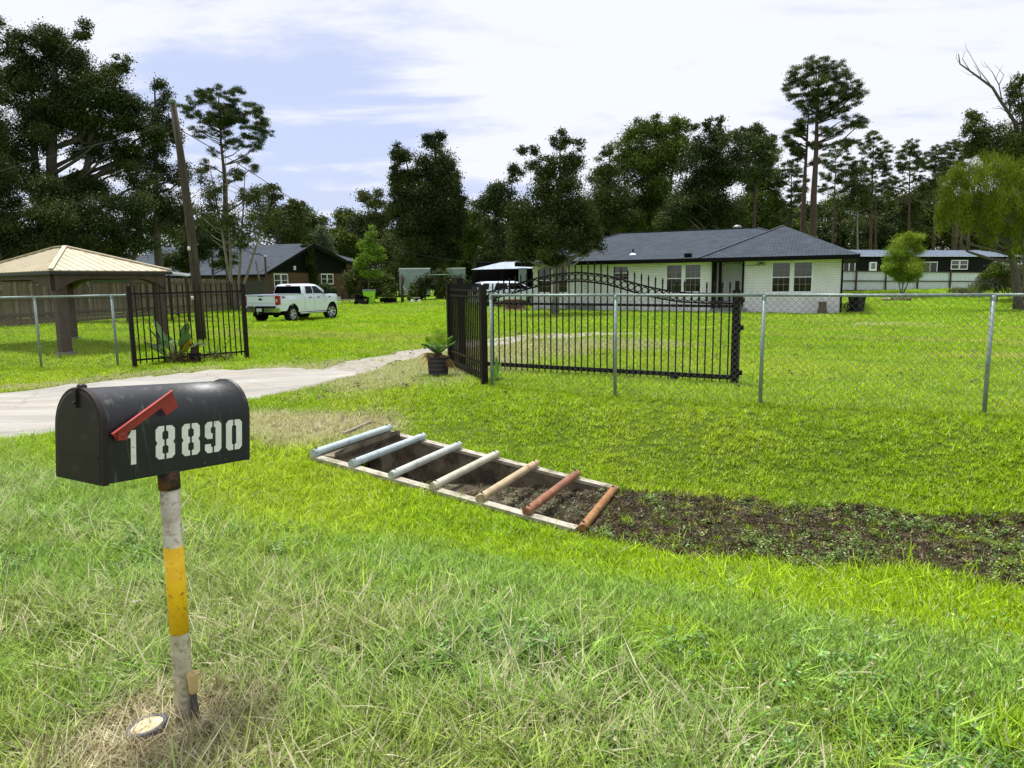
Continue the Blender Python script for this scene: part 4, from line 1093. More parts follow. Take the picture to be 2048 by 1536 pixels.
# ------------------------------------------------------------------ gazebo
M_TANROOF = mat('tan_metal_roof', (0.46, 0.40, 0.27), (0.41, 0.36, 0.24), scale=2, rough=0.6, c3=(0.30, 0.25, 0.15), s3=4, t3=(0.55, 0.7))
M_GZWOOD = mat('gazebo_timber', (0.075, 0.045, 0.034), (0.048, 0.030, 0.024), scale=4, rough=0.8, bump=0.3, bscale=30, stretch=(3, 3, 0.7), c3=(0.035, 0.025, 0.02), s3=3)
M_GZDARK = mat('gazebo_dark_trim', (0.020, 0.014, 0.012), rough=0.6)
pA = gp(132, 712); pC = Vector((pA.x + 1.28, pA.y + 1.72, 0)); pC.z = gz(pC.x, pC.y)
ax = Vector((pC.x - pA.x, pC.y - pA.y, 0)); WS = 2.05; ax.normalize(); ay = Vector((-ax.y, ax.x, 0))
WL = 4.75
gaz = thing('gazebo', pA, math.atan2(ax.y, ax.x), 'brown timber gazebo with arched beams and a tan hipped metal roof', 'gazebo')
zE = height_at(pA, 112, 541) - pA.z
def postm(x, y):
    w = pA + ax * x + ay * y; z0 = gz(w.x, w.y) - pA.z
    mb = MB(); mb.box((x, y, (z0 + zE - .35) / 2 + 0.05), (0.20, 0.20, zE - z0 + .0)); ob = mb.build('post', M_GZWOOD, gaz)
    mb = MB(); mb.box((x, y, z0 + 0.03), (0.32, 0.32, 0.12)); mb.build('footing', mat('pale_footing', (0.22, 0.20, 0.17), rough=0.9), ob)
for x, y in ((0, 0), (WS, 0), (0, WL), (WS, WL)): postm(x, y)
def arch_beam(a, c, zt, drop):
    a, c = Vector(a), Vector(c); d = (c - a); L = d.length; d.normalize(); nrm = Vector((-d.y, d.x, 0)) * 0.05
    lowp = []; N_ = 24
    for i in range(N_ + 1):
        t = i / N_; s = L * t; q = abs(t - .5) * 2
        z = zt - 0.17 - drop * (max(0, (q - 0.5) / 0.5) ** 1.7)
        lowp.append((s, z))
    mb = MB()
    vs = []
    for s, z in lowp:
        for n_ in (nrm, -nrm):
            vs += [a + d * s + n_ + Vector((0, 0, z - a.z)), a + d * s + n_ + Vector((0, 0, zt - a.z))]
    fs = []
    for i in range(N_):
        k = 4 * i; fs += [(k, k + 4, k + 5, k + 1), (k + 2, k + 3, k + 7, k + 6), (k, k + 2, k + 6, k + 4), (k + 1, k + 5, k + 7, k + 3)]
    fs += [(0, 1, 3, 2), (4 * N_, 4 * N_ + 2, 4 * N_ + 3, 4 * N_ + 1)]
    mb.add(vs, fs); mb.build('arched_beam', M_GZWOOD, gaz)
for y in (-0.10, WL + .10): arch_beam((-.10, y, 0), (WS + .10, y, 0), zE, 0.24)
for x in (-0.10, WS + .10): arch_beam((x, -.0, 0), (x, WL + .0, 0), zE, 0.24)
ov = 0.20; xl, xr, yf, yb = -ov, WS + ov, -ov, WL + ov
zr = 0.0
r1 = Vector(((xl + xr) / 2, yf + 2.3, 0)); r2 = Vector(((xl + xr) / 2, yb - 2.3, 0))
w1 = pA + ax * r1.x + ay * r1.y
zR = atY(147, 494, w1.y).z - pA.z
r1.z = r2.z = zR
e = [Vector((xl, yf, zE)), Vector((xr, yf, zE)), Vector((xr, yb, zE)), Vector((xl, yb, zE))]
sheet_roof(gaz, e[0], e[1], r1, r1, 0.17, M_TANROOF, name='roof_panel')
sheet_roof(gaz, e[1], e[2], r2, r1, 0.20, M_TANROOF)
sheet_roof(gaz, e[2], e[3], r2, r2, 0.20, M_TANROOF)
sheet_roof(gaz, e[3], e[0], r1, r2, 0.20, M_TANROOF)
for a, c in ((e[0], r1), (e[1], r1), (e[2], r2), (e[3], r2), (r1, r2)):
    mb = MB(); mb.bar(a + Vector((0, 0, .025)), c + Vector((0, 0, .025)), 0.085, 0.03); mb.build('ridge_cap', M_TANROOF, gaz)
for a, c in zip(e, e[1:] + e[:1]):
    mb = MB(); d = (c - a).normalized(); mb.bar(a - Vector((0, 0, .05)) - d * .03, c - Vector((0, 0, .05)) + d * .03, 0.04, 0.06); mb.build('fascia', M_GZDARK, gaz)
mb = MB(); mb.box((WS * .55, 0.12, zE - 0.22), (0.75, 0.05, 0.05)); mb.build('light_tube', M_GREEN_T, gaz)
# ------------------------------------------------------------------ helpers for walls
class Wall:
    """local frame of a vertical wall: origin O (world), heading a (local +X)"""
    def __init__(s, O, a): s.O = Vector(O); s.a = a; s.d = Vector((math.cos(a), math.sin(a), 0)); s.n = Vector((-s.d.y, s.d.x, 0))
    def sz(s, px, py, back=0.0):
        """wall coordinates of what is seen at (px,py) on the wall plane set back by `back`"""
        r = ray(px, py); o = Vector((0, 0, CAMZ)); O = s.O + s.n * back
        t = (O - o).dot(s.n) / r.dot(s.n); p = o + r * t - O
        return p.dot(s.d), p.z
M_WHITEBRICK = brick_mat('white_painted_brick', (0.84, 0.82, 0.87), (0.79, 0.77, 0.82), (0.56, 0.55, 0.59), 0.215, 0.082, 0.011, 'x', rough=0.8, bump=0.9, noise=0.10)
M_WHITEBRICK_Y = brick_mat('white_painted_brick_side', (0.84, 0.82, 0.87), (0.79, 0.77, 0.82), (0.56, 0.55, 0.59), 0.215, 0.082, 0.011, 'y', rough=0.8, bump=0.9, noise=0.10)
M_SHINGLE = brick_mat('slate_shingles', (0.048, 0.064, 0.085), (0.029, 0.041, 0.056), (0.012, 0.016, 0.022), 0.34, 0.145, 0.022, 'xy', rough=0.9, bump=0.5, noise=0.25)
M_SHINGLE_Y = brick_mat('slate_shingles_hip', (0.048, 0.064, 0.085), (0.029, 0.041, 0.056), (0.012, 0.016, 0.022), 0.34, 0.145, 0.022, 'yx', rough=0.9, bump=0.5, noise=0.25)
M_BLACKTRIM = mat('black_trim', (0.003, 0.0025, 0.0025), (0.005, 0.0045, 0.0045), rough=0.7, spec=.12)
M_WHITETRIM = mat('white_window_trim', (0.80, 0.80, 0.84), (0.72, 0.73, 0.77), scale=3, rough=0.5)
M_PANE = glass_mat('window_glass', (0.016, 0.011, 0.010), 0.05, .35)
M_PANEUP = glass_mat('window_glass_sky_tint', (0.038, 0.038, 0.036), 0.08, .8)  # upper sash panes: reflected sky painted in as a lighter base colour
M_DOORW = mat('white_door_paint', (0.62, 0.64, 0.68), (0.58, 0.60, 0.64), scale=2, rough=0.5)
M_STEP = mat('grey_step', (0.20, 0.24, 0.23), (0.15, 0.18, 0.17), scale=5, rough=0.9, bump=0.3)
M_PUTTY = mat('dim_muntin', (0.30, 0.28, 0.26), rough=0.6)
def window(parent, x0, x1, z0, z1, y=-0.02, cols=3, rows=2, depth=0.07, frame_m=None, two_sash=True, pane_m=None, fw=0.055, munt=0.016):
    frame_m = frame_m or M_WHITETRIM; pane_m = pane_m or M_PANE
    mb = MB(); w, h = x1 - x0, z1 - z0
    for c, s in (((x0 + fw / 2, y, (z0 + z1) / 2), (fw, depth, h)), ((x1 - fw / 2, y, (z0 + z1) / 2), (fw, depth, h)), (((x0 + x1) / 2, y, z1 - fw / 2), (w - 2 * fw, depth, fw)), (((x0 + x1) / 2, y, z0 + fw / 2), (w - 2 * fw, depth, fw))): mb.box(c, s)
    f = mb.build('window', frame_m, parent)
    zs = [z0 + fw, (z0 + z1) / 2, z1 - fw] if two_sash else [z0 + fw, z1 - fw]
    if two_sash:
        mb = MB(); mb.box(((x0 + x1) / 2, y - .004, (z0 + z1) / 2), (w - 2 * fw, depth * .6, 0.045)); mb.build('sash_rail', frame_m, f)
    for a, c in zip(zs[:-1], zs[1:]):
        ww = (w - 2 * fw) / cols; hh_ = (c - a) / rows
        for i in range(cols):
            for j in range(rows):
                mb = MB(); tl = random.uniform(-.003, .003)
                X0, X1, Z0, Z1 = x0 + fw + i * ww, x0 + fw + (i + 1) * ww, a + j * hh_, a + (j + 1) * hh_
                mb.add([(X0, y + .012 + tl, Z0), (X1, y + .012 - tl, Z0), (X1, y + .012 - tl, Z1), (X0, y + .012 + tl, Z1)], [(0, 1, 2, 3)])
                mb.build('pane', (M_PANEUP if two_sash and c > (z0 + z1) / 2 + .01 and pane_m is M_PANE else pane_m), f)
        mb = MB()
        for i in range(1, cols): mb.box((x0 + fw + i * ww, y + .004, (a + c) / 2), (munt, 0.008, c - a))
        for j in range(1, rows): mb.box(((x0 + x1) / 2, y + .0035, a + j * hh_), (w - 2 * fw, 0.007, munt))
        if mb.v: mb.build('muntins', M_PUTTY, f)
    return f
def roof_plane(parent, pts, th, m_, name='roof'):
    mb = MB(); q = [Vector(p) for p in pts]; nrm = (q[1] - q[0]).cross(q[2] - q[0]).normalized()
    if nrm.z < 0: nrm = -nrm
    n = len(q); mb.add(q + [p - nrm * th for p in q], [tuple(range(n)), tuple(reversed(range(n, 2 * n)))] + [(i, i + n, (i + 1) % n + n, (i + 1) % n) for i in range(n)])
    return mb.build(name, m_, parent)

# ------------------------------------------------------------------ white brick ranch house
HB = Vector((16.05, 34.9, 0)); HA = Vector((1.26, 41.64, 0)); hd = (HB - HA); HL = hd.length
hang = math.atan2(hd.y, hd.x); HZ = min(gz(HA.x, HA.y), gz(HB.x, HB.y))
HZ = -0.14
HA.z = HZ
Wh = Wall(HA, hang)
house = thing('white_brick_house', HA, hang, 'long single-storey white painted brick house with a slate grey hipped roof and black fascia', 'house')
WT = 2.62; DEP = 9.0
sPL, _ = Wh.sz(1436, 560); sPR, _ = Wh.sz(1488, 560)     # the recessed entry
sPL2, _ = Wh.sz(1424, 560)
win_px = [(1074, 1136, 535, 586, 2), (1226, 1257, 531, 561, 1), (1332, 1402, 528, 585, 2), (1544, 1624, 523, 585, 2)]
wins = []
for a, c, t_, b_, k in win_px:
    x0, z1 = Wh.sz(a, t_); x1, z0 = Wh.sz(c, b_); zz1 = Wh.sz(c, t_)[1]; wins.append((x0, x1, z0, (z1 + zz1) / 2, k))
d0, d1 = Wh.sz(1149, 580)[0], Wh.sz(1176, 580)[0]
openings = sorted([(w[0], w[1], w[2], w[3]) for w in wins] + [(d0, d1, 0.42, 2.38)])
def wall_pieces(x0, x1, zt, ops, y0, y1, parent, m_):
    mb = MB(); x = x0
    for a, c, lo, hi in ops:
        if c < x0 or a > x1: continue
        mb.box(((x + a) / 2, (y0 + y1) / 2, (zt - .5) / 2), (a - x, y1 - y0, zt + .5))
        mb.box(((a + c) / 2, (y0 + y1) / 2, (lo - .5) / 2), (c - a, y1 - y0, lo + .5)); mb.box(((a + c) / 2, (y0 + y1) / 2, (hi + zt) / 2), (c - a, y1 - y0, zt - hi)); x = c
    mb.box(((x + x1) / 2, (y0 + y1) / 2, (zt - .5) / 2), (x1 - x, y1 - y0, zt + .5))
    return mb.build('wall', m_, parent)
wall_pieces(0, sPL2, WT, openings, 0, 0.2, house, M_WHITEBRICK)
wall_pieces(sPR, HL, WT, openings, 0, 0.2, house, M_WHITEBRICK)
mb = MB(); mb.box((HL - 0.1, 0.2 + (DEP - .2) / 2, WT / 2 - .25), (0.2, DEP - .2, WT + .5)); mb.build('wall', M_WHITEBRICK_Y, house)
mb = MB(); mb.box((0.1, 0.2 + (DEP - .2) / 2, WT / 2 - .25), (0.2, DEP - .2, WT + .5)); mb.build('wall', M_WHITEBRICK_Y, house)
mb = MB(); mb.box((HL / 2, DEP - .1, WT / 2 - .25), (HL - .4, 0.2, WT + .5)); mb.build('wall', M_WHITEBRICK, house)
# black corner boards
mb = MB(); mb.box((HL + 0.045, 0.055, WT / 2 - .2), (0.09, 0.15, WT + .36)); mb.build('corner_board', M_BLACKTRIM, house)
# recessed entry
EB = 1.3
mb = MB(); mb.box(((sPL2 + sPR) / 2, EB + .1, WT / 2), (sPR - sPL2, 0.2, WT)); mb.box((sPR + .1, (.2 + EB) / 2, WT / 2), (.2, EB - .2, WT)); mb.box((sPL2 - .1, (.2 + EB) / 2, WT / 2), (.2, EB - .2, WT)); mb.build('entry_wall', M_WHITEBRICK, house)
mb = MB(); mb.box(((sPL2 + sPR) / 2, EB / 2 - .05, 0.10), (sPR - sPL2, EB + .1, 0.5)); mb.build('entry_floor', M_STEP, house)
for i, (dy, z) in enumerate(((-0.28, 0.20), (-0.56, 0.05))):
    mb = MB(); mb.box(((sPL2 + sPR) / 2 + .1, dy + .0, z - .14), (sPR - sPL2 + .3 - .1 * (1 - i), 0.36, 0.32)); mb.build('step', M_STEP, house)
dx0, dx1 = Wh.sz(1452, 560, EB)[0], Wh.sz(1484, 560, EB)[0]
mb = MB(); mb.box(((dx0 + dx1) / 2, EB - .02, 1.40), (dx1 - dx0, 0.05, 2.05)); dd = mb.build('door', M_DOORW, house); dd['label'] = 'white six-panel front door in the recessed entry'
for i in range(2):
    for z, h in ((0.85, .5), (1.45, .5), (2.02, .32)):
        mb = MB(); xc = dx0 + (dx1 - dx0) * (0.28 + .44 * i); mb.box((xc, EB - .048, z), ((dx1 - dx0) * .32, 0.012, h)); mb.build('door_panel', M_DOORW, dd)
for z in (1.25, 1.45):
    mb = MB(); mb.lathe([(0, -.09), (.028, -.085), (.03, -.06), (.018, -.045)], (dx1 - .1, EB - .0, z), 10, axis='y'); mb.build('door_knob', M_BLACKTRIM, dd)
mb = MB()
for x in (dx0 - .05, dx1 + .05): mb.box((x, EB - .03, 1.43), (0.09, 0.06, 2.14))
mb.box(((dx0 + dx1) / 2, EB - .03, 2.48), (dx1 - dx0 + .19, 0.06, 0.09)); mb.build('door_frame', M_WHITETRIM, house)
for px0, px1 in ((1424, 1433), (1437.5, 1443)):
    a, c = Wh.sz(px0, 560)[0], Wh.sz(px1, 560)[0]
    mb = MB(); mb.box(((a + c) / 2, -0.03, WT / 2 + .1), (c - a, 0.16, WT + .1)); mb.build('porch_post', M_BLACKTRIM, house)
mb = MB(); mb.box((sPR - .045, -0.02, WT / 2 + .1), (0.09, 0.14, WT)); mb.build('porch_post', M_BLACKTRIM, house)
# side door at the left
mb = MB(); mb.box(((d0 + d1) / 2, 0.05, 1.40), (d1 - d0, 0.05, 1.96)); dd = mb.build('door', M_DOORW, house); dd['label'] = 'plain white door at the left of the facade'
mb = MB(); mb.box((d1 - .16, 0.015, 1.30), (.05, .03, .05)); mb.box((d1 - .16, 0.015, 1.45), (.05, .03, .05)); mb.build('door_knob', M_BLACKTRIM, dd)
for i, (dy, z) in enumerate(((-0.2, 0.38), (-0.5, 0.2), (-.8, 0.04))):
    mb = MB(); mb.box(((d0 + d1) / 2, dy, z / 2 - .1), (1.7, 0.32, z + .2)); mb.build('step', M_STEP, house)
for x0, x1, z0, z1, k in wins:
    mb = MB(); mb.box(((x0 + x1) / 2, -0.035, z0 - .045), (x1 - x0 + .1, 0.11, 0.07)); mb.build('window_sill', M_WHITEBRICK, house)
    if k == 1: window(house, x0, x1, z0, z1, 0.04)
    else:
        gap = 0.10; w = (x1 - x0 - gap) / 2
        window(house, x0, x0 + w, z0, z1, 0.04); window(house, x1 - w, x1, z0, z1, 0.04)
        mb = MB(); mb.box(((x0 + x1) / 2, 0.02, (z0 + z1) / 2), (gap - .01, 0.09, z1 - z0)); mb.build('mullion', M_WHITETRIM, house)
# no rooms or lining are modelled; the pane material itself is opaque and dark
OH = 0.75; zE2 = WT + 0.10; zRg = 4.42 - HZ
ex0, ex1, ey0, ey1 = -OH, HL + OH, -OH, DEP + OH
rin = (ey1 - ey0) / 2
R0_ = Vector((ex0 + rin * .9, (ey0 + ey1) / 2, zRg)); R1_ = Vector((ex1 - rin * .98, (ey0 + ey1) / 2, zRg))
E_ = [Vector((ex0, ey0, zE2)), Vector((ex1, ey0, zE2)), Vector((ex1, ey1, zE2)), Vector((ex0, ey1, zE2))]
up_ = Vector((0, 0, .09))
roof_plane(house, [E_[0] + up_, E_[1] + up_, R1_, R0_], 0.05, M_SHINGLE)
roof_plane(house, [E_[1] + up_, E_[2] + up_, R1_], 0.05, M_SHINGLE_Y)
roof_plane(house, [E_[2] + up_, E_[3] + up_, R0_, R1_], 0.05, M_SHINGLE)
roof_plane(house, [E_[3] + up_, E_[0] + up_, R0_], 0.05, M_SHINGLE_Y)
# the wing's own, slightly steeper hip over the right of the front
wx0 = Wh.sz(1386, 515, -OH)[0]
wa = Vector((Wh.sz(1566, 466, 3.4)[0], ey0 + 4.5, zRg + 0.02))
slope_pt = Vector((wx0, ey0, zE2 + .09))
wlow = ey0 - 0.10
roof_plane(house, [Vector((wx0 + .3, wlow, zE2 + .085)), Vector((ex1 - .02, wlow, zE2 + .085)), wa], 0.06, M_SHINGLE, 'wing_roof')
for a, c in ((Vector((wx0 + .3, wlow, zE2 + .10)), wa), (R0_, R1_), (E_[1] + up_, R1_), (E_[0] + up_, R0_)):
    mb = MB(); mb.bar(a + Vector((0, 0, .012)), c + Vector((0, 0, .018)), 0.16, 0.022); mb.build('ridge_shingles', mat('ridge_shingle', (0.026, 0.032, 0.042), (0.045, 0.055, 0.07), scale=8, rough=0.9), house)
for a, c in zip(E_, E_[1:] + E_[:1]):
    mb = MB(); d = (c - a).normalized(); out_ = Vector((d.y, -d.x, 0)) * 0.0
    mb.bar(a + out_ - Vector((0, 0, .02)) - d * .02, c + out_ - Vector((0, 0, .02)) + d * .02, 0.05, 0.20); mb.build('fascia', M_BLACKTRIM, house)
mb = MB(); mb.bar((wx0 + .3, wlow, zE2 - .02), (ex1 + .02, wlow, zE2 - .02), 0.04, 0.2); mb.build('fascia', M_BLACKTRIM, house)
mb = MB(); mb.box(((ex0 + ex1) / 2, (ey0 + ey1) / 2, zE2 - .075), (ex1 - ex0 - .1, ey1 - ey0 - .1, 0.03)); mb.build('soffit', M_BLACKTRIM, house)
def on_roof(px, py):
    # point on the front slope
    nrm = ((E_[1] - E_[0]).cross(R0_ - E_[0])).normalized()
    rotm = Matrix.Rotation(hang, 4, 'Z'); n_w = rotm @ nrm; o_w = HA + rotm @ (E_[0] + up_)
    r = ray(px, py); o = Vector((0, 0, CAMZ)); t = (o_w - o).dot(n_w) / r.dot(n_w); p = o + r * t
    return rotm.inverted() @ (p - HA)
q = on_roof(1266, 508)
mb = MB(); mb.tube([q - Vector((0, 0, .1)), q + Vector((0, 0, .28))], 0.045, 10); ob = mb.build('vent_pipe', M_BLACKTRIM, house)
mb = MB(); mb.lathe([(0.20, -.06), (0.17, .0), (0.05, .06)], tuple(q), 12); mb.build('flashing', M_WHITETRIM, ob)
q = on_roof(1376, 513); mb = MB(); mb.box(tuple(q + Vector((0, 0, .08))), (0.35, 0.3, 0.16)); mb.build('roof_vent', M_BLACKTRIM, house)
q = R1_ + Vector((-1.2, 0.9, 0.0)); mb = MB(); mb.lathe([(.12, -.4), (.12, .05), (.24, .08), (.26, .18), (.14, .26), (0, .28)], tuple(q), 12); mb.build('turbine_vent', mat('dull_metal', (0.30, 0.30, 0.30), rough=0.4, metal=.6), house)
x, z = Wh.sz(1523, 527)
mb = MB(); mb.box((x, -.05, z), (.12, .1, .12)); mb.tube([(x - .05, -.1, z), (x - .12, -.2, z - .08)], [.05, .075], 10); mb.tube([(x + .05, -.1, z), (x + .14, -.2, z - .06)], [.05, .075], 10); ob = mb.build('flood_light', mat('worn_grey', (0.28, 0.26, 0.22), rough=0.6), house)
mb = MB(); mb.tube([(x - .1, -.03, z), (x - .4, -.03, z - .12), (x - .8, -.03, z - .1), (x - 1.1, -.03, z + .04)], .012, 6); mb.build('wire', M_BLACKTRIM, ob)
EXCLUDE.append([tuple((HA + Wh.d * a + Wh.n * b_)[:2]) for a, b_ in ((-.1, -.1), (HL + .1, -.1), (HL + .1, DEP), (-.1, DEP))])

# ------------------------------------------------------------------ stump, bin and clutter by the house
M_STUMP = mat('grey_brown_stump', (0.15, 0.11, 0.085), (0.085, 0.06, 0.048), scale=6, rough=0.95, bump=0.7, bscale=20, stretch=(3, 3, .6))
def stump(px, py, w, h, name, label, mt, seed=1, lean=(0, 0)):
    r = random.Random(seed); q = gp(px, py); t = thing(name, q, 0, label, 'stump'); n = 18
    prof = [(1.35, -.1), (1.22, 0.0), (1.0, .18), (.86, .45), (.80, .8), (.82, 1.0)]
    ph = [r.uniform(.88, 1.12) for _ in range(n)]; mb = MB(); vs = []
    for k_, (rad, z) in enumerate(prof):
        for i in range(n):
            a = 6.283 * i / n; R_ = w / 2 * rad * (1 + (ph[i] - 1) * (1.6 if z < .3 else .7)); vs.append((R_ * math.cos(a) + lean[0] * z, R_ * math.sin(a) + lean[1] * z, z * h))
    mb.add(vs, [(i * n + k, i * n + (k + 1) % n, (i + 1) * n + (k + 1) % n, (i + 1) * n + k) for i in range(len(prof) - 1) for k in range(n)], True); mb.build('bark', mt, t)
    mb = MB(); b0 = (len(prof) - 1) * n; top = [vs[b0 + i] for i in range(n)]; mb.add(top, [tuple(range(n))]); mb.build('cut_top', mat('cut_wood', (0.30, 0.22, 0.14), (0.2, 0.14, 0.09), scale=8, rough=0.9), t)
    return t
stump(1644, 629, 0.42, 0.62, 'tree_stump', 'pale upright tree stump standing against the right end of the white brick wall', M_STUMP)
M_REDBARK = mat('reddish_stump', (0.10, 0.045, 0.032), (0.055, 0.028, 0.022), scale=6, rough=0.95, bump=0.8, bscale=14)
stump(1030, 620, 1.25, 0.62, 'tree_stump', 'broad reddish rotten stump in front of the white parked SUV, seen through the gate', M_REDBARK, 4, (-.1, 0))
stump(996, 617, 0.42, 0.40, 'tree_stump', 'small grey stump left of the broad reddish one, seen through the gate', M_STUMP, 6)
def wheelie_bin(px, py, H, body, lid, label, rz, wide=.56):
    q = gpY(px, py); t = thing('wheelie_bin', q, rz, label, 'bin'); w = H * wide; d = H * .62
    mb = MB(); w0, d0_ = w * .78, d * .78
    vs = [(-w0 / 2, -d0_ / 2, .05), (w0 / 2, -d0_ / 2, .05), (w0 / 2, d0_ / 2, .05), (-w0 / 2, d0_ / 2, .05), (-w / 2, -d / 2, H * .88), (w / 2, -d / 2, H * .88), (w / 2, d / 2, H * .88), (-w / 2, d / 2, H * .88)]
    mb.add(vs, [(0, 3, 2, 1), (0, 1, 5, 4), (1, 2, 6, 5), (2, 3, 7, 6), (3, 0, 4, 7)]); mb.box((0, 0, H * .86), (w * 1.08, d * 1.08, .06)); mb.build('body', body, t)
    mb = MB(); mb.prism([(-d / 2 - .04, H * .89), (d / 2 + .03, H * .89), (d / 2 + .05, H * .94), (d * .1, H * 1.0), (-d / 2 - .02, H * .95)], -w / 2 - .03, w / 2 + .03, 'yz'); mb.build('lid', lid, t)
    for s in (-1, 1):
        mb = MB(); mb.lathe([(0, -.03), (.1, -.03), (.12, -.01), (.12, .01), (.1, .03), (0, .03)], (s * w * .44, d0_ / 2 + .03, .12), 14, axis='x'); mb.build('wheel', M_BLACKTRIM, t)
    mb = MB(); mb.tube([(-w * .4, d / 2 + .09, H * .9), (w * .4, d / 2 + .09, H * .9)], .018, 8); mb.build('handle', body, t)
    return t
M_BLKPL = mat('black_plastic', (0.004, 0.004, 0.0045), (0.008, 0.008, 0.009), rough=0.6, spec=.25)
wheelie_bin(1714, 36.0, 1.0, M_BLKPL, M_BLKPL, 'black wheelie bin at the right end of the white brick house', 0.5)
M_LIMEPL = mat('lime_plastic', (0.30, 0.62, 0.03), (0.26, 0.55, 0.02), scale=5, rough=0.45, c3=(0.05, 0.11, 0.01), s3=5, t3=(0.60, 0.64))
wheelie_bin(739, 53.5, 1.10, M_LIMEPL, mat('dark_green_lid', (0.02, 0.04, 0.035), (0.10, 0.14, 0.12), rough=0.35), 'lime green wheelie bin with a dark lid beside the brick house', 0.15, .82)
# low pile by the black bin
def rubble(px, py, w, d, h, n, m_, label, name, cat, seed, long=False):
    r = random.Random(seed); q = gp(px, py); t = thing(name, q, 0, label, cat)
    for i in range(n):
        a = r.uniform(0, 6.283); R_ = math.sqrt(r.random()); x, y = w / 2 * R_ * math.cos(a), d / 2 * R_ * math.sin(a); z = h * (1 - R_) * r.random()
        s = r.uniform(.07, .16); mb = MB(); Mx = Matrix.Translation((x, y, z + s * .3)) @ Euler((r.uniform(-.5, .5), r.uniform(-.5, .5), r.uniform(0, 3))).to_matrix().to_4x4()
        if long: mb.tube([Mx @ Vector((-s * 3, 0, 0)), Mx @ Vector((0, .02, .01)), Mx @ Vector((s * 3, 0, 0))], s * .28, 6)
        else:
            vs = [Mx @ (Vector((sx, sy, sz)).normalized() * s * r.uniform(.7, 1.1)) for sx, sy, sz in [(1, 1, 1), (-1, 1, 1), (-1, -1, 1), (1, -1, 1), (1, 1, -1), (-1, 1, -1), (-1, -1, -1), (1, -1, -1)]]
            mb.add(vs, [(0, 1, 2, 3), (7, 6, 5, 4), (0, 4, 5, 1), (1, 5, 6, 2), (2, 6, 7, 3), (3, 7, 4, 0)])
        mb.build('log' if long else 'stone', m_[r.randrange(len(m_))], t)
M_ST = [mat('stone_a', (0.15, 0.11, 0.08), rough=0.9), mat('stone_b', (0.09, 0.065, 0.05), rough=0.9), mat('stone_c', (0.28, 0.24, 0.2), rough=0.9)]
rubble(1793, 601, 1.9, 1.0, 0.14, 30, M_ST, 'ring of stones around a cold fire pit on the lawn right of the white house', 'fire_pit', 'fire pit', 3)
q = gp(1814, 597); mb = MB(); mb.box((0, 0, .18), (.22, .12, .08), .4); mb.box((.05, 0, .1), (.12, .1, .12), .9)
o = mb.build('white_block', M_WHITETRIM, None, q); tag(o, 'small white block resting on the edge of the fire pit', 'block')
mb = MB(); q = gp(1696, 619); mb.ring((0, 0, .18), .2, .03, 18, 6, 'y'); mb.ring((.08, .1, .14), .16, .03, 18, 6, 'x'); o = mb.build('garden_hose', M_BLKPL, None, q); tag(o, 'black coiled garden hose at the corner of the white house beside the black bin', 'hose')

# ------------------------------------------------------------------ corrugated sheet fence, black metal building
M_CORR = mat('white_corrugated_sheet', (0.62, 0.66, 0.74), (0.56, 0.60, 0.67), scale=2, rough=0.45, c3=(0.38, 0.44, 0.43), s3=1.5)
M_BRPOST = mat('rust_brown_steel', (0.050, 0.022, 0.015), (0.035, 0.018, 0.013), rough=0.7)
def base_at(px, py, Y): return atY(px, py, Y)
ca = base_at(1676, 582, 52.5); cb = base_at(2010, 581.5, 58.5)
cf = thing('corrugated_fence', ca, math.atan2(cb.y - ca.y, cb.x - ca.x), 'white corrugated metal fence with brown posts, right of the white house', 'fence')
CLn = Vector((cb.x - ca.x, cb.y - ca.y, 0)).length; dzc = cb.z - ca.z; CH = height_at(ca, 1684, 541) - ca.z
npn = int(CLn / 0.9); pw = CLn / npn; prof = []
nc = 6
for i in range(nc):
    for f_, y in ((0, 0), (.25, 0), (.4, -.025), (.6, -.025), (.75, 0)): prof.append((pw * (i + f_) / nc, y))
prof.append((pw - .004, 0)); mb = MB(); vs = [(x, y, z) for z in (-.3, CH - .04) for x, y in prof]; n = len(prof)
mb.add(vs, [(k, k + 1, n + k + 1, n + k) for k in range(n - 1)]); pm = mb.mesh('sheet', M_CORR)
for i in range(npn): part('sheet', pm, cf, (i * pw, 0, dzc * i / npn))
for z in (CH - .03, CH * .50, 0.04):
    mb = MB(); mb.bar((0, -.07, z), (CLn, -.07, z + dzc), .06, .07); mb.build('rail', M_BRPOST, cf)
for px in (1710, 1769, 1833, 1898, 1966):
    Wc = Wall(ca, math.atan2(cb.y - ca.y, cb.x - ca.x)); s = Wc.sz(px, 560)[0]
    mb = MB(); mb.box((s, -.12, CH / 2 + .02 + dzc * s / CLn - .1), (.09, .09, CH + .3)); mb.build('post', M_BRPOST, cf)
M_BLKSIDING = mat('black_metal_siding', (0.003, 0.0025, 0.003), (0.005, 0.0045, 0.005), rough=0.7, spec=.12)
M_METROOF = mat('bare_metal_roof', (0.42, 0.47, 0.54), (0.34, 0.39, 0.45), scale=1.5, rough=0.35, metal=0.35)
ba = base_at(1640, 560, 60.0); bb = base_at(2028, 560, 68.0)
ba.z = bb.z = 0.7
bw_ = thing('black_metal_building', ba, math.atan2(bb.y - ba.y, bb.x - ba.x), 'long black metal building with white framed openings, behind the corrugated fence', 'building')
Wb = Wall(ba, math.atan2(bb.y - ba.y, bb.x - ba.x)); BL = Vector((bb.x - ba.x, bb.y - ba.y, 0)).length
zt = Wb.sz(1850, 513)[1]
mb = MB()
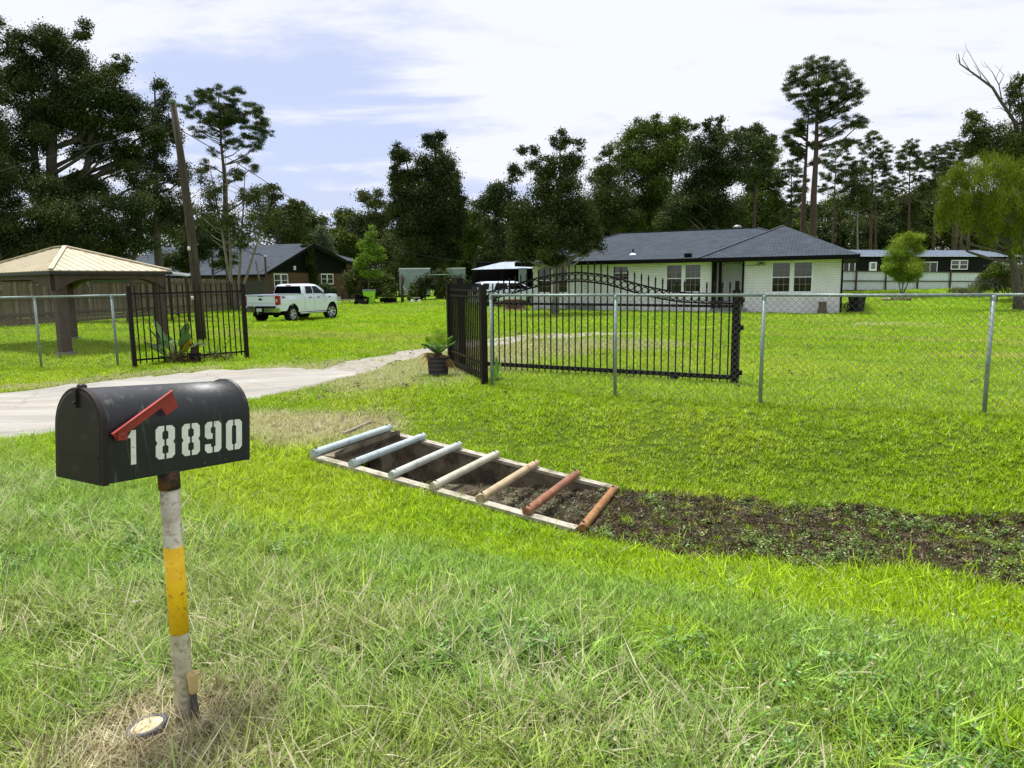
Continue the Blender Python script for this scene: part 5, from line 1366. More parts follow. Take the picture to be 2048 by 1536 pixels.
for c, s in (((BL / 2, .1, zt / 2 - .3), (BL, .2, zt + .6)), ((BL / 2, 8.9, zt / 2 - .3), (BL, .2, zt + .6)), ((.1, 4.5, zt / 2 - .3), (.2, 8.6, zt + .6)), ((BL - .1, 4.5, zt / 2 - .3), (.2, 8.6, zt + .6))): mb.box(c, s)
mb.build('wall', M_BLKSIDING, bw_)
zrr = zt + .75
sheet_roof(bw_, (-.4, -.4, zt), (BL + .3, -.4, zt), (BL + .3, 4.5, zrr), (-.4, 4.5, zrr), 0.45, M_METROOF, seam=0.05)
sheet_roof(bw_, (BL + .3, 9.4, zt), (-.4, 9.4, zt), (-.4, 4.5, zrr), (BL + .3, 4.5, zrr), 0.9, M_METROOF, seam=0.05)
mb = MB(); mb.prism([(0.0, zt - .02), (9.0, zt - .02), (4.5, zrr - .04)], BL - .12, BL - .02, 'yz'); mb.build('gable', M_BLKSIDING, bw_)
mb = MB(); mb.bar((BL + .34, -.4, zt + .0), (BL + .34, 4.5, zrr + .0), .05, .16); mb.build('rake_trim', M_METROOF, bw_)
def bwin(a, c, t_, b_, cols, rows, fw=.07, m_=None, ts=False):
    x0, z1 = Wb.sz(a, t_); x1, z0 = Wb.sz(c, b_); return window(bw_, x0, x1, z0, z1, -0.03, cols, rows, .05, two_sash=ts, fw=fw, munt=.05, pane_m=m_)
bwin(1686, 1697, 523, 545, 1, 1); bwin(1697.5, 1709, 523, 545, 1, 1)
bwin(1804, 1827, 523, 536, 2, 2); bwin(1845, 1859, 523.5, 545, 1, 1); bwin(1859.5, 1873, 523.5, 545, 1, 1)
bwin(1902, 1917, 520, 539, 1, 1, ts=True); bwin(1919, 1934, 520, 539, 1, 1, ts=True); bwin(1989, 2003, 518, 540, 1, 1, ts=True); bwin(2005, 2021, 518, 540, 1, 1, ts=True)
x0, z1 = Wb.sz(1738, 524); x1, z0 = Wb.sz(1751, 552)
mb = MB(); mb.box(((x0 + x1) / 2, -.04, (z0 + z1) / 2), (x1 - x0, .08, z1 - z0)); dd = mb.build('door', M_WHITETRIM, bw_); dd['label'] = 'white door with a nine-pane light'
for i in range(3):
    for j in range(3):
        mb = MB(); w = (x1 - x0) * .56 / 3; h = (z1 - z0) * .42 / 3; mb.box((x0 + (x1 - x0) * .22 + w * (i + .5), -.085, z0 + (z1 - z0) * .5 + h * (j + .5)), (w * .8, .01, h * .8)); mb.build('pane', M_PANE, dd)

# ------------------------------------------------------------------ dark gabled brick house at the left
M_REDBRICK = brick_mat('red_brown_brick', (0.13, 0.060, 0.038), (0.095, 0.045, 0.030), (0.10, 0.075, 0.055), 0.22, 0.08, 0.011, 'x', noise=0.2)
M_REDBRICK_Y = brick_mat('red_brown_brick_side', (0.13, 0.060, 0.038), (0.095, 0.045, 0.030), (0.10, 0.075, 0.055), 0.22, 0.08, 0.011, 'y', noise=0.2)
gc = atY(523, 560, 57.0); gc.z = gz(gc.x, gc.y)
gang = math.atan2(0.97, 0.24)
Wg = Wall(gc, gang)      # local +X runs back along the gable end, local -Y faces right; +Y runs left along the front
gh = thing('gabled_brick_house', gc, gang, 'low red-brown brick house with a black gable and slate roof, behind the white pickup', 'house')
GW = Wg.sz(692, 560)[0]; GE = 2.5; GLn = 15.5
xa, za = Wg.sz(616, 487)
wz = [Wg.sz(547, 547), Wg.sz(577, 574), Wg.sz(641.6, 547), Wg.sz(667.5, 568.6)]
zlow = Wg.sz(600, 545.5)[1]
def gwall(y0, y1):
    mb = MB(); x = 0
    for (a, t_), (c, b_) in ((wz[0], wz[1]), (wz[2], wz[3])):
        zt_, zb_ = t_, b_
        mb.box(((x + a) / 2, (y0 + y1) / 2, (zlow - .5) / 2), (a - x, y1 - y0, zlow + .5)); mb.box(((a + c) / 2, (y0 + y1) / 2, (zb_ - .5) / 2), (c - a, y1 - y0, zb_ + .5))
        if zlow - zt_ > .01: mb.box(((a + c) / 2, (y0 + y1) / 2, (zlow + zt_) / 2), (c - a, y1 - y0, zlow - zt_))
        x = c
    mb.box(((x + GW) / 2, (y0 + y1) / 2, (zlow - .5) / 2), (GW - x, y1 - y0, zlow + .5)); return mb.build('wall', M_REDBRICK, gh)
gwall(0, .2)
M_CURT = mat('green_curtain', (0.05, 0.09, 0.07), (0.03, 0.06, 0.05), scale=9, rough=0.8, stretch=(6, 6, .4))
for k in (0, 2):
    (a, t_), (c, b_) = wz[k], wz[k + 1]; w = (c - a) / 2
    mb = MB(); mb.box(((a + c) / 2, .16, (t_ + b_) / 2), (c - a, .02, t_ - b_)); 
    window(gh, a, a + w, b_, t_, 0.03, 2, 1, .08, fw=.10, munt=.03); window(gh, a + w, c, b_, t_, 0.03, 2, 1, .08, fw=.10, munt=.03)
xr_, zr_ = Wg.sz(690, 524)
mb = MB(); mb.prism([(-.0, zlow + .003), (GW + .1, zlow + .003), (GW + .1, zr_), (xa, za - .10), (-.0, zlow + .003 + .02)], -0.02, .16, 'xz'); mb.build('gable', M_BLKSIDING, gh)
mb = MB(); mb.box((.1, .2 + GLn / 2, zlow / 2 - .25), (.2, GLn, zlow + .5)); mb.build('wall', M_REDBRICK_Y, gh)
mb = MB(); mb.box((GW - .1, .2 + GLn / 2, zlow / 2 - .25), (.2, GLn, zlow + .5)); mb.build('wall', M_REDBRICK_Y, gh)
ov = .6
sl = (za - zlow) / xa
roof_plane(gh, [(-ov, -ov, zlow - sl * ov), (-ov, GLn, zlow - sl * ov), (xa, GLn, za), (xa, -ov, za)], .06, M_SHINGLE_Y)
roof_plane(gh, [(xa, -ov, za), (xa, GLn, za), (GW + ov, GLn, zr_ - .2), (GW + ov, -ov, zr_ - .2)], .06, M_SHINGLE_Y)
mb = MB(); mb.bar((-ov, -ov, zlow - sl * ov - .1), (xa, -ov, za - .1), .05, .24); mb.bar((xa, -ov, za - .1), (GW + ov, -ov, zr_ - .3), .05, .24); mb.build('rake_board', M_BLKSIDING, gh)
mb = MB(); mb.bar((-ov, -ov, zlow - sl * ov - .08), (-ov, GLn, zlow - sl * ov - .08), .05, .2); mb.build('fascia', M_BLKSIDING, gh)
# low rear wing roof showing right of the gable
a0 = Wg.sz(648, 503, -0.8); 
mb = MB()
w0 = atY(648, 502, 76); w1 = atY(704, 517, 76); w2 = atY(712, 522, 72); w3 = atY(664, 521, 72)
inv = Matrix.Translation(gc) @ Matrix.Rotation(gang, 4, 'Z'); inv = inv.inverted()
rp_ = roof_plane(gh, [inv @ w3, inv @ w2, inv @ w1, inv @ w0], .1, M_SHINGLE, 'rear_roof')
w4, w5 = atY(690, 522, 72.3), atY(735, 524, 73.3); w6, w7 = Vector(w5), Vector(w4); w6.z = w7.z = -.2
mb = MB(); pts = [inv @ p for p in (w4, w5, w6, w7)]; mb.slab(pts, .2); mb.build('rear_wall', mat('brown_brick_plain', (0.12, 0.065, 0.042), (0.09, 0.05, 0.035), scale=20, rough=.9), gh)  # plain brown brick colour, no courses drawn
q = Wg.sz(587, 536); mb = MB(); mb.box((q[0], -.1, q[1]), (.25, .12, .35)); mb.build('wall_light', M_WHITETRIM, gh)
EXCLUDE.append([tuple((gc + Wg.d * a + Wg.n * b_)[:2]) for a, b_ in ((0, 0), (GW, 0), (GW, GLn), (0, GLn))])
# ------------------------------------------------------------------ vehicles
M_CARW = mat('white_car_paint', (0.70, 0.75, 0.88), (0.68, 0.73, 0.86), scale=.5, rough=0.22, coat=0.6)
M_TYRE = mat('tyre_rubber', (0.006, 0.005, 0.005), (0.010, 0.009, 0.009), scale=9, rough=0.85, spec=.2)
M_CHROME = mat('bright_metal', (0.62, 0.63, 0.66), (0.55, 0.56, 0.6), rough=0.12, metal=0.95)
M_ALLOY = mat('machined_alloy', (0.60, 0.61, 0.65), (0.45, 0.46, 0.5), rough=0.3, metal=0.35)
M_CARGLASS = glass_mat('dark_car_glass', (0.003, 0.003, 0.004), 0.08, .2)
M_SIDEGLASS = glass_mat('car_side_glass', (0.03, 0.035, 0.04), 0.02, 1.0)
M_LAMP = mat('red_tail_lamp', (0.42, 0.012, 0.018), (0.25, 0.008, 0.012), scale=9, rough=0.12, coat=0.5)
M_LAMPW = mat('clear_lamp', (0.5, 0.45, 0.45), rough=0.1)
def strips(mb, rows, smooth=True, close=False):
    """rows: list of equally long point lists -> quads"""
    n = len(rows[0]); vs = [p for r_ in rows for p in r_]
    fs = [(i * n + k, i * n + k + 1, (i + 1) * n + k + 1, (i + 1) * n + k) for i in range(len(rows) - 1) for k in range(n - 1)]
    mb.add(vs, fs, smooth)
def car_side(ys, bottom, top, xf, nz=9):
    """one flank as a grid: for every y the skin runs from bottom(y) to top(y); xf(z,y) gives half width"""
    rows = []
    for y in ys:
        zb, zt = bottom(y), top(y); rows.append([(xf(zb + (zt - zb) * k / nz, y), y, zb + (zt - zb) * k / nz) for k in range(nz + 1)])
    return rows
def arch_bottom(axles, R, base, ends):
    def f(y):
        z = base(y)
        for ya, zc in axles:
            d = abs(y - ya)
            if d < R: z = max(z, zc + math.sqrt(R * R - d * d) * 1.0)
        return z
    return f
def wheel(parent, x, y, R, w, side, spokes=6, steer=0.0):
    t = bpy.data.objects.new('wheel', None); COL.objects.link(t); t.parent = parent; t.location = (x, y, R); t.rotation_euler = (0, 0, steer); KIDS.setdefault(parent.name, []).append(t)
    mb = MB(); h = w / 2; mb.lathe([(R * .62, -h), (R * .90, -h), (R * .98, -h * .75), (R, -h * .4), (R, h * .4), (R * .98, h * .75), (R * .90, h), (R * .62, h), (R * .60, 0), (R * .62, -h)], (0, 0, 0), 36, axis='x')
    for i in range(36):
        a = 6.283 * i / 36; c = (math.cos(a), math.sin(a)); mb.box((h * .0, R * 1.0 * c[0], R * 1.0 * c[1]), (w * .84, .014, .014))
    mb.build('tyre', M_TYRE, t)
    s = side; mb = MB(); xo = s * h
    mb.lathe([(R * .63, xo * .98), (R * .60, xo * .98), (R * .565, xo * .7), (R * .55, xo * .1), (R * .2, -xo * .0), (0, 0)], (0, 0, 0), 32, axis='x'); mb.build('rim_barrel', M_TYRE, t)
    mb = MB()
    mb.lathe([(R * .635, xo * .99), (R * .60, xo * 1.03), (R * .575, xo * .95)], (0, 0, 0), 32, axis='x')
    for i in range(spokes):
        a0 = 6.283 * i / spokes + .2
        for da in (-.16, .16):
            a1 = a0 + da; a2 = a0 + da * .55
            P0 = Vector((xo * .70, R * .13 * math.cos(a0), R * .13 * math.sin(a0))); P1 = Vector((xo * .98, R * .60 * math.cos(a1), R * .60 * math.sin(a1)))
            mb.bar(P0, P1, R * .085, R * .07, up=(1, 0, 0))
    mb.lathe([(R * .19, xo * .55), (R * .19, xo * .80), (R * .12, xo * .9), (0, xo * .9)], (0, 0, 0), 18, axis='x')
    mb.build('rim', M_ALLOY, t)
    return t
def text_mesh(name, s, size, m_, parent, loc, rot, extr=0.003):
    cu = bpy.data.curves.new(name, 'FONT'); cu.body = s; cu.size = size; cu.extrude = extr; cu.align_x = 'CENTER'; cu.align_y = 'CENTER'; cu.offset = size * .02
    tmp = bpy.data.objects.new('tmp', cu); COL.objects.link(tmp); bpy.context.view_layer.update()
    me = bpy.data.meshes.new_from_object(tmp.evaluated_get(bpy.context.evaluated_depsgraph_get())); me.name = name
    bpy.data.objects.remove(tmp); bpy.data.curves.remove(cu); me.materials.clear(); me.materials.append(m_)
    return part(name, me, parent, loc, rot)

# --- white crew-cab pickup; local +Y is its nose, origin on the ground between the axles
TR = gp(587, 645)
_best = min((abs(ray(665, 634).x / ray(665, 634).y - (TR.x + 3.69 * math.sin(h_)) / (TR.y + 3.69 * math.cos(h_))), h_) for h_ in np.linspace(0.05, .6, 300))
TF = Vector((TR.x + 3.69 * math.sin(_best[1]), TR.y + 3.69 * math.cos(_best[1]), 0))
hdg = math.atan2(TF.y - TR.y, TF.x - TR.x) - math.pi / 2
fw_ = Vector((-math.sin(hdg), math.cos(hdg), 0)); rt_ = Vector((math.cos(hdg), math.sin(hdg), 0))
WB = 3.69; TRK = 0.86
cen = TR - rt_ * (TRK + .12) + fw_ * (WB / 2); cen.z = (gz(TR.x, TR.y) + gz(TF.x, TF.y)) / 2
truck = thing('pickup_truck', cen, hdg, 'white four-door pickup parked on the lawn, seen from its tail', 'pickup truck')
RA, FAx = -WB / 2, WB / 2; WR = 0.415
tail, nose = RA - 1.18, FAx + 0.98
cabr, cabf = -0.78, 1.30
def t_top(y):
    if y < cabr: return 1.40
    if y < cabf - .15: return 1.395
    t = (y - cabf + .15) / (nose - cabf + .15); return 1.395 - 0.06 * t - 0.34 * max(0, t - .72) ** 1.0 / .28 * max(0, t - .72) / .28
def t_base(y):
    if y < RA: return 0.60
    if y > FAx + .4: return 0.48
    return 0.50
bot = arch_bottom([(RA, WR), (FAx, WR)], 0.535, t_base, None)
def t_x(z, y):
    x = 1.005 - 0.075 * max(0, (z - 1.0) / .4) ** 2 - 0.06 * max(0, (.75 - z) / .3)
    x -= 0.022 * math.exp(-((z - 0.82) / .09) ** 2)
    for ya in (RA, FAx): x += 0.028 * math.exp(-((y - ya) / .62) ** 4) * (1 - max(0, (z - 1.1) / .3))
    if y > nose - .7: x -= 0.20 * ((y - nose + .7) / .7) ** 2.2
    if y < tail + .12: x -= 0.03 * ((tail + .12 - y) / .12) ** 2
    return x
ysT = sorted(set(list(np.linspace(tail, nose, 90)) + [RA - .535, RA + .535, FAx - .535, FAx + .535]))
body = MB()
for s in (-1, 1):
    rows = car_side(ysT, bot, t_top, t_x, 12); strips(body, [[(s * x, y, z) for x, y, z in r_] for r_ in rows])
# hood and cowl
rows = []
for y in [v for v in ysT if v >= cabf - .6]:
    xt = t_x(t_top(y), y); zt = t_top(y); rows.append([(xt * k / 8, y, zt + .045 * (1 - (k / 8) ** 2) * min(1, (nose - y) / .3)) for k in range(-8, 9)])
strips(body, rows)
# nose and tailgate
yy = nose; zt = t_top(yy); strips(body, [[(t_x(z, yy) * k / 8, yy + .06 * (1 - (k / 8) ** 2) + (-.02 if z < .6 else 0), z) for k in range(-8, 9)] for z in np.linspace(.48, zt, 6)])
# bed walls inside, rails and floor
for s in (-1, 1):
    body.box((s * .90, (tail + cabr) / 2, 1.385), (.13, cabr - tail - .02, .05)); body.box((s * .86, (tail + cabr) / 2, 1.12), (.05, cabr - tail - .02, .5))
body.box((0, (tail + cabr) / 2, .88), (1.7, cabr - tail, .05)); body.box((0, cabr - .02, 1.12), (1.72, .05, .54))
body.build('body', M_CARW, truck)
mb = MB(); mb.box((0, tail + .035, 1.13), (1.62, .06, .50)); mb.box((0, tail + .0, 1.16), (1.40, .03, .30)); mb.box((0, tail + .01, 1.365), (1.62, .10, .035)); mb.build('tailgate', M_CARW, truck)
mb = MB()
for s in (-1, 1): mb.box((s * .92, tail + .05, .83), (.17, .1, .16))
mb.build('rear_corner', M_CARW, truck)
mb = MB(); mb.box((0, (tail + cabr) / 2 + .0, 1.417), (1.86, cabr - tail - .06, .02)); 
# open bed rim trim in black
mb = MB()
for s in (-1, 1): mb.box((s * .91, (tail + cabr) / 2, 1.418), (.10, cabr - tail - .04, .016))
mb.box((0, tail + .04, 1.392), (1.60, .09, .02)); mb.build('bed_rail_cap', M_BLKPL, truck)
mb = MB(); ptsb = [(-1.0, .66), (1.0, .66)]
rows = [[(1.0 * k / 8, tail - .10 - .05 * (1 - abs(k / 8) ** 3), z) for k in range(-8, 9)] for z in (.56, .62, .74, .76)]
strips(mb, rows); strips(mb, [[(k / 8, tail - .10 - .05 * (1 - abs(k / 8) ** 3), .76) for k in range(-8, 9)], [(k / 8, tail + .06, .76) for k in range(-8, 9)]])
for s in (-1, 1): mb.box((s * .985, tail + .0, .66), (.03, .22, .2))
bmp = mb.build('rear_bumper', M_CHROME, truck)
mb = MB(); mb.box((0, tail - .153, .66), (.52, .02, .20)); mb.box((0, tail - .12, .77), (1.7, .16, .015)); mb.build('bumper_insert', M_BLKPL, bmp)
mb = MB(); mb.box((0.0, tail - .17, .68), (.30, .012, .15)); pl = mb.build('licence_plate', mat('plate_white', (0.55, 0.6, 0.6), (0.35, 0.4, 0.42), scale=30, rough=.5), truck)
mb = MB(); mb.box((0, tail - .2, .50), (.07, .2, .07)); mb.lathe([(0, 0), (.02, 0), (.02, .06), (.03, .09), (0, .12)], (0, tail - .28, .50), 10); mb.build('tow_hitch', M_CHROME, truck)
mb = MB(); mb.box((0, 0, .52), (1.2, 5.0, .14)); mb.box((0, RA, WR), (1.5, .12, .12)); mb.lathe([(0, -.15), (.15, -.1), (.17, 0), (.15, .1), (0, .15)], (0, RA, WR), 14, axis='x'); mb.box((0, FAx, WR), (1.5, .12, .12)); mb.box((-.2, RA - .7, .55), (.7, .5, .22)); mb.tube([(.5, RA + .9, .48), (.5, RA - .9, .48)], .07, 8); mb.build('chassis', M_TYRE, truck)
for s in (-1, 1):
    mb = MB(); mb.box((s * .915, tail + .03, 1.13), (.17, .10, .44)); mb.box((s * .985, tail + .09, 1.13), (.05, .16, .42)); tl = mb.build('tail_lamp', M_LAMP, truck)
    mb = MB(); mb.box((s * .915, tail - .0225, 1.12), (.10, .01, .15)); mb.build('reversing_light', M_LAMPW, tl)
# oval emblem and latch
mb = MB(); mb.lathe([(0, .006), (.9, .005), (1.0, 0)], (0, 0, 0), 28); me = mb.mesh('tailgate_emblem', mat('emblem_navy', (0.008, 0.014, 0.045), rough=.25))
o = part('tailgate_emblem', me, truck, (0, tail - .018, 1.19), (math.pi / 2, 0, 0)); o.scale = (.115, .052, 1)
mb = MB(); mb.ring((0, 0, 0), 1.0, .06, 28, 5, 'z'); o = part('emblem_ring', mb.mesh('emblem_ring', M_CHROME), truck, (0, tail - .02, 1.19), (math.pi / 2, 0, 0)); o.scale = (.115, .052, .3)
mb = MB(); mb.box((0, tail - .012, 1.335), (.28, .02, .045)); mb.build('tailgate_handle', M_BLKPL, truck)
text_mesh('bed_side_lettering', '4X4', .15, M_BLKPL, truck, (t_x(1.26, -2.05) + .02, -2.6, 1.27), (math.pi / 2, 0, math.pi / 2))
# cab
def cabring(z, y0, y1, x, n=5): return [(-x, y0, z), (x, y0, z), (x, y1, z), (-x, y1, z)]
belt, roofz = 1.39, 1.905
lv = [(belt, cabr, cabf + .28, .925), (1.62, cabr + .035, cabf - .12, .875), (1.82, cabr + .085, cabf - .50, .80), (roofz - .02, cabr + .14, cabf - .68, .72), (roofz + .02, cabr + .30, cabf - .95, .60)]
cab = MB(); vs = []
def ringpts(z, y0, y1, x):
    c = .10; return [(-x, y0 + c, z), (-x + c * .8, y0, z), (x - c * .8, y0, z), (x, y0 + c, z), (x, y1 - c * .3, z), (x - c * 1.5, y1, z), (-x + c * 1.5, y1, z), (-x, y1 - c * .3, z)]
for l in lv: vs += ringpts(*l)
nr = 8; cab.add(vs, [(i * nr + k, i * nr + (k + 1) % nr, (i + 1) * nr + (k + 1) % nr, (i + 1) * nr + k) for i in range(len(lv) - 1) for k in range(nr)] + [tuple((len(lv) - 1) * nr + k for k in range(nr))], False)
cab.build('cab', M_CARW, truck)
def lerp(a, b_, t): return a + (b_ - a) * t
def cab_at(z):
    for (z0, a0, b0, x0), (z1, a1, b1, x1) in zip(lv[:-1], lv[1:]):
        if z0 <= z <= z1: t = (z - z0) / (z1 - z0); return lerp(a0, a1, t), lerp(b0, b1, t), lerp(x0, x1, t)
e = .006
def quadgrid(fn, n=6):
    return [[fn(i / n, j / n) for j in range(n + 1)] for i in range(n + 1)]
mb = MB()
def rw(u_, v_):
    z = lerp(1.43, 1.80, v_); y0, y1, x = cab_at(z); return ((u_ * 2 - 1) * (x - .10), y0 - e - .004, z)
strips(mb, quadgrid(rw)); mb.build('rear_window', M_CARGLASS, truck)
mb = MB()
def ws_(u_, v_):
    z = lerp(1.42, 1.82, v_); y0, y1, x = cab_at(z); return ((u_ * 2 - 1) * (x - .17), y1 + e + .004, z)
strips(mb, quadgrid(ws_)); mb.build('windscreen', M_CARGLASS, truck)
for s in (-1, 1):
    for (ya, yb_, ta, tb) in ((-0.52, 0.10, -.44, .10), (0.20, 1.10, .20, .58)):
        mb = MB()
        def sw(u_, v_):
            z = lerp(1.43, 1.78, v_); y0, y1, x = cab_at(z); return (s * (x + e), lerp(lerp(ya, ta, v_), lerp(yb_, tb, v_), u_), z)
        strips(mb, quadgrid(sw)); mb.build('side_window', M_SIDEGLASS, truck)
        mb = MB(); pts = [sw(i / 6, 0) for i in range(7)] + [sw(1, i / 6) for i in range(7)] + [sw(1 - i / 6, 1) for i in range(7)] + [sw(0, 1 - i / 6) for i in range(7)]
        mb.tube([(p[0], p[1], p[2]) for p in pts], .012, 4, caps=False); mb.build('window_seal', M_BLKPL, truck)
    for y in (cabr + .02, 0.13, 1.16):
        mb = MB(); pts = [(s * (t_x(z, y) + .001), y + (0 if z > .8 else 0), z) for z in np.linspace(.56 if abs(y) < 1 else .95, 1.385, 10)]; mb.tube(pts, .0055, 4, caps=False); mb.build('door_gap', M_BLKPL, truck)
    for y in (-0.25, 0.52):
        mb = MB(); mb.box((s * (t_x(1.22, y) + .018), y, 1.22), (.03, .2, .035)); mb.build('door_handle', M_BLKPL if s else M_BLKPL, truck)
    mb = MB(); mb.box((s * 1.14, 1.08, 1.50), (.22, .12, .24)); mb.box((s * .99, 1.10, 1.42), (.14, .05, .05)); mb.build('wing_mirror', M_BLKPL, truck)
    mb = MB(); mb.tube([(s * .98, RA + .62, .43), (s * 1.0, RA + .72, .43), (s * 1.0, FAx - .72, .43), (s * .98, FAx - .62, .43)], .045, 8); mb.build('side_step', M_CHROME, truck)
    mb = MB(); mb.box((s * (t_x(1.18, 1.62) + .006), 1.60, 1.20), (.012, .20, .05)); mb.build('fender_vent', M_BLKPL, truck)
    for ya in (RA, FAx):
        mb = MB(); pts = [(s * .80, ya + .52 * math.cos(a), WR + .52 * math.sin(a)) for a in np.linspace(-.2, math.pi + .2, 18)]; p2 = [(s * .985, p[1], p[2]) for p in pts]; strips(mb, [pts, p2]); 
        mb.build('wheel_arch_liner', M_TYRE, truck)
        wheel(truck, s * TRK, ya, WR, .28, s, 6, steer=-.38 if ya > 0 else 0)
    mb = MB(); mb.box((s * .80, nose - .03, 1.06), (.26, .2, .24)); mb.build('headlight', M_LAMPW, truck)
mb = MB(); mb.box((0, nose + .05, 1.0), (1.1, .05, .36)); mb.build('front_grille', M_BLKPL, truck)
mb = MB(); mb.box((0, cabr + .085, 1.845), (.30, .05, .035)); mb.build('brake_light', M_LAMP, truck)

# --- white SUV by the shed, nose to the right
SW = atY(975, 612, 46.0); SW.z = gz(SW.x, SW.y)
SE_ = atY(1082, 608, 47.2); sang = math.atan2(SE_.y - SW.y, SE_.x - SW.x) - math.pi / 2
suv = thing('parked_car', Vector((SW.x, SW.y, gz(SW.x, SW.y))) + Vector((math.cos(sang + math.pi / 2), math.sin(sang + math.pi / 2), 0)) * 1.35, sang, 'white estate-style SUV with dark glass parked under the tin shed roof, behind the iron gate', 'car')
RA, FAx, WR = -1.45, 1.45, .36; tail, nose = -2.42, 2.42
sh = 0.12
def s_top(y):
    if y < 1.25: return 1.06 + .03 * (y + 2.4) / 3.6 * 0
    t = (y - 1.25) / (nose - 1.25); return 1.06 - .10 * t - .22 * max(0, t - .7) / .3 * max(0, t - .7) / .3
bot = arch_bottom([(RA, WR), (FAx, WR)], .45, lambda y: .30, None)
def s_x(z, y):
    x = .94 - .06 * max(0, (z - .85) / .25) ** 2 - .05 * max(0, (.5 - z) / .2)
    if y > nose - .6: x -= .20 * ((y - nose + .6) / .6) ** 2
    if y < tail + .4: x -= .10 * ((tail + .4 - y) / .4) ** 2
    return x
ysS = list(np.linspace(tail, nose, 70)); body = MB()
for s in (-1, 1): strips(body, [[(s * x, y, z) for x, y, z in r_] for r_ in car_side(ysS, bot, s_top, s_x, 10)])
strips(body, [[(s_x(s_top(y), y) * k / 6, y, s_top(y) + .04 * (1 - (k / 6) ** 2)) for k in range(-6, 7)] for y in ysS])
for yy, sg in ((nose, 1), (tail, -1)): strips(body, [[(s_x(z, yy) * k / 6, yy + sg * .07 * (1 - (k / 6) ** 2), z) for k in range(-6, 7)] for z in np.linspace(.3, s_top(yy), 6)])
body.build('body', M_CARW, suv)
lv = [(1.05, tail + .10, 1.55, .86), (1.30, tail + .28, 1.12, .80), (1.52, tail + .50, .62, .70), (1.61, tail + .85, .30, .60)]
cab = MB(); vs = []
for l in lv: vs += ringpts(*l)
cab.add(vs, [(i * nr + k, i * nr + (k + 1) % nr, (i + 1) * nr + (k + 1) % nr, (i + 1) * nr + k) for i in range(len(lv) - 1) for k in range(nr)] + [tuple((len(lv) - 1) * nr + k for k in range(nr))], False)
cab.build('cab', M_CARW, suv)
for s in (-1, 1):
    for (ya, yb_, ta, tb) in ((-2.10, -1.52, -1.80, -1.42), (-1.15, -.25, -.98, -.25), (-.17, 1.28, -.17, .55)):
        mb = MB()
        def sw(u_, v_):
            z = lerp(1.10, 1.48, v_); y0, y1, x = cab_at(z); return (s * (x + e), lerp(lerp(ya, ta, v_), lerp(yb_, tb, v_), u_), z)
        strips(mb, quadgrid(sw)); mb.build('side_window', M_CARGLASS, suv)
    for ya in (RA, FAx):
        mb = MB(); pts = [(s * .75, ya + .44 * math.cos(a), WR + .44 * math.sin(a)) for a in np.linspace(-.2, math.pi + .2, 16)]; strips(mb, [pts, [(s * .92, p[1], p[2]) for p in pts]]); mb.build('wheel_arch_liner', M_TYRE, suv)
        wheel(suv, s * .82, ya, WR, .22, s, 5)
    mb = MB(); mb.box((s * .98, .98, 1.12), (.18, .1, .14)); mb.build('wing_mirror', M_BLKPL, suv)
    mb = MB(); mb.box((s * .82, nose - .06, .80), (.2, .18, .12)); mb.build('headlight', M_LAMPW, suv)
    mb = MB(); mb.box((s * .78, tail + .04, .90), (.22, .16, .16)); mb.build('tail_lamp', M_LAMP, suv)
    for y in (-.6, .35):
        mb = MB(); mb.box((s * (s_x(.88, y) + .012), y, .90), (.02, .16, .025)); mb.build('door_handle', M_BLKPL, suv)
    mb = MB(); mb.box((s * .925, 0, .34), (.03, 2.1, .07)); mb.build('sill_trim', M_BLKPL, suv)
mb = MB(); mb.box((0, 0, .36), (1.4, 4.0, .12)); mb.build('underbody', M_TYRE, suv)
mb = MB(); strips(mb, quadgrid(lambda u_, v_: ((u_ * 2 - 1) * (cab_at(lerp(1.1, 1.5, v_))[2] - .14), cab_at(lerp(1.1, 1.5, v_))[1] + e + .003, lerp(1.1, 1.5, v_)))); mb.build('windscreen', M_CARGLASS, suv)
mb = MB(); strips(mb, quadgrid(lambda u_, v_: ((u_ * 2 - 1) * (cab_at(lerp(1.1, 1.5, v_))[2] - .12), cab_at(lerp(1.1, 1.5, v_))[0] - e - .003, lerp(1.1, 1.5, v_)))); mb.build('rear_window', M_CARGLASS, suv)

# ------------------------------------------------------------------ tin shed and what stands in it
M_TIN = mat('blue_white_tin', (0.42, 0.48, 0.55), (0.32, 0.38, 0.45), scale=1.4, rough=0.4, metal=0.15, c3=(0.20, 0.23, 0.27), s3=3, t3=(0.55, 0.7))
YS = 50.5
s0 = atY(943, 560, YS); s1 = atY(1066, 560, YS); s0.z = s1.z = gz(s0.x, s0.y)
shed = thing('tin_shed', s0, math.atan2(s1.y - s0.y, s1.x - s0.x), 'open tin-roofed shed with a black interior, left of the white brick house', 'shed')
Ws = Wall(s0, math.atan2(s1.y - s0.y, s1.x - s0.x)); SLn = Vector((s1.x - s0.x, s1.y - s0.y, 0)).length
zf = Ws.sz(960, 539)[1]; zb_ = Ws.sz(1000, 523, 6.0)[1]
sheet_roof(shed, (0.0, -.3, zf), (SLn + 1.2, -.3, zf + .05), (SLn + 1.2, 6, zb_), (2.2, 6, zb_), .75, M_TIN, seam=.03)
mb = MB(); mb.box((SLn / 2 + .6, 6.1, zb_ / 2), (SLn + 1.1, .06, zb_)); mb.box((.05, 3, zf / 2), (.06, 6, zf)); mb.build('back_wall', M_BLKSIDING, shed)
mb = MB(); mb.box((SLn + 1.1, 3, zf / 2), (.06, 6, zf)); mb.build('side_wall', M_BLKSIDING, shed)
for x in (.1, SLn * .5, SLn + 1.0):
    mb = MB(); mb.box((x, -.1, zf / 2), (.1, .1, zf)); mb.build('post', M_BLKSIDING, shed)
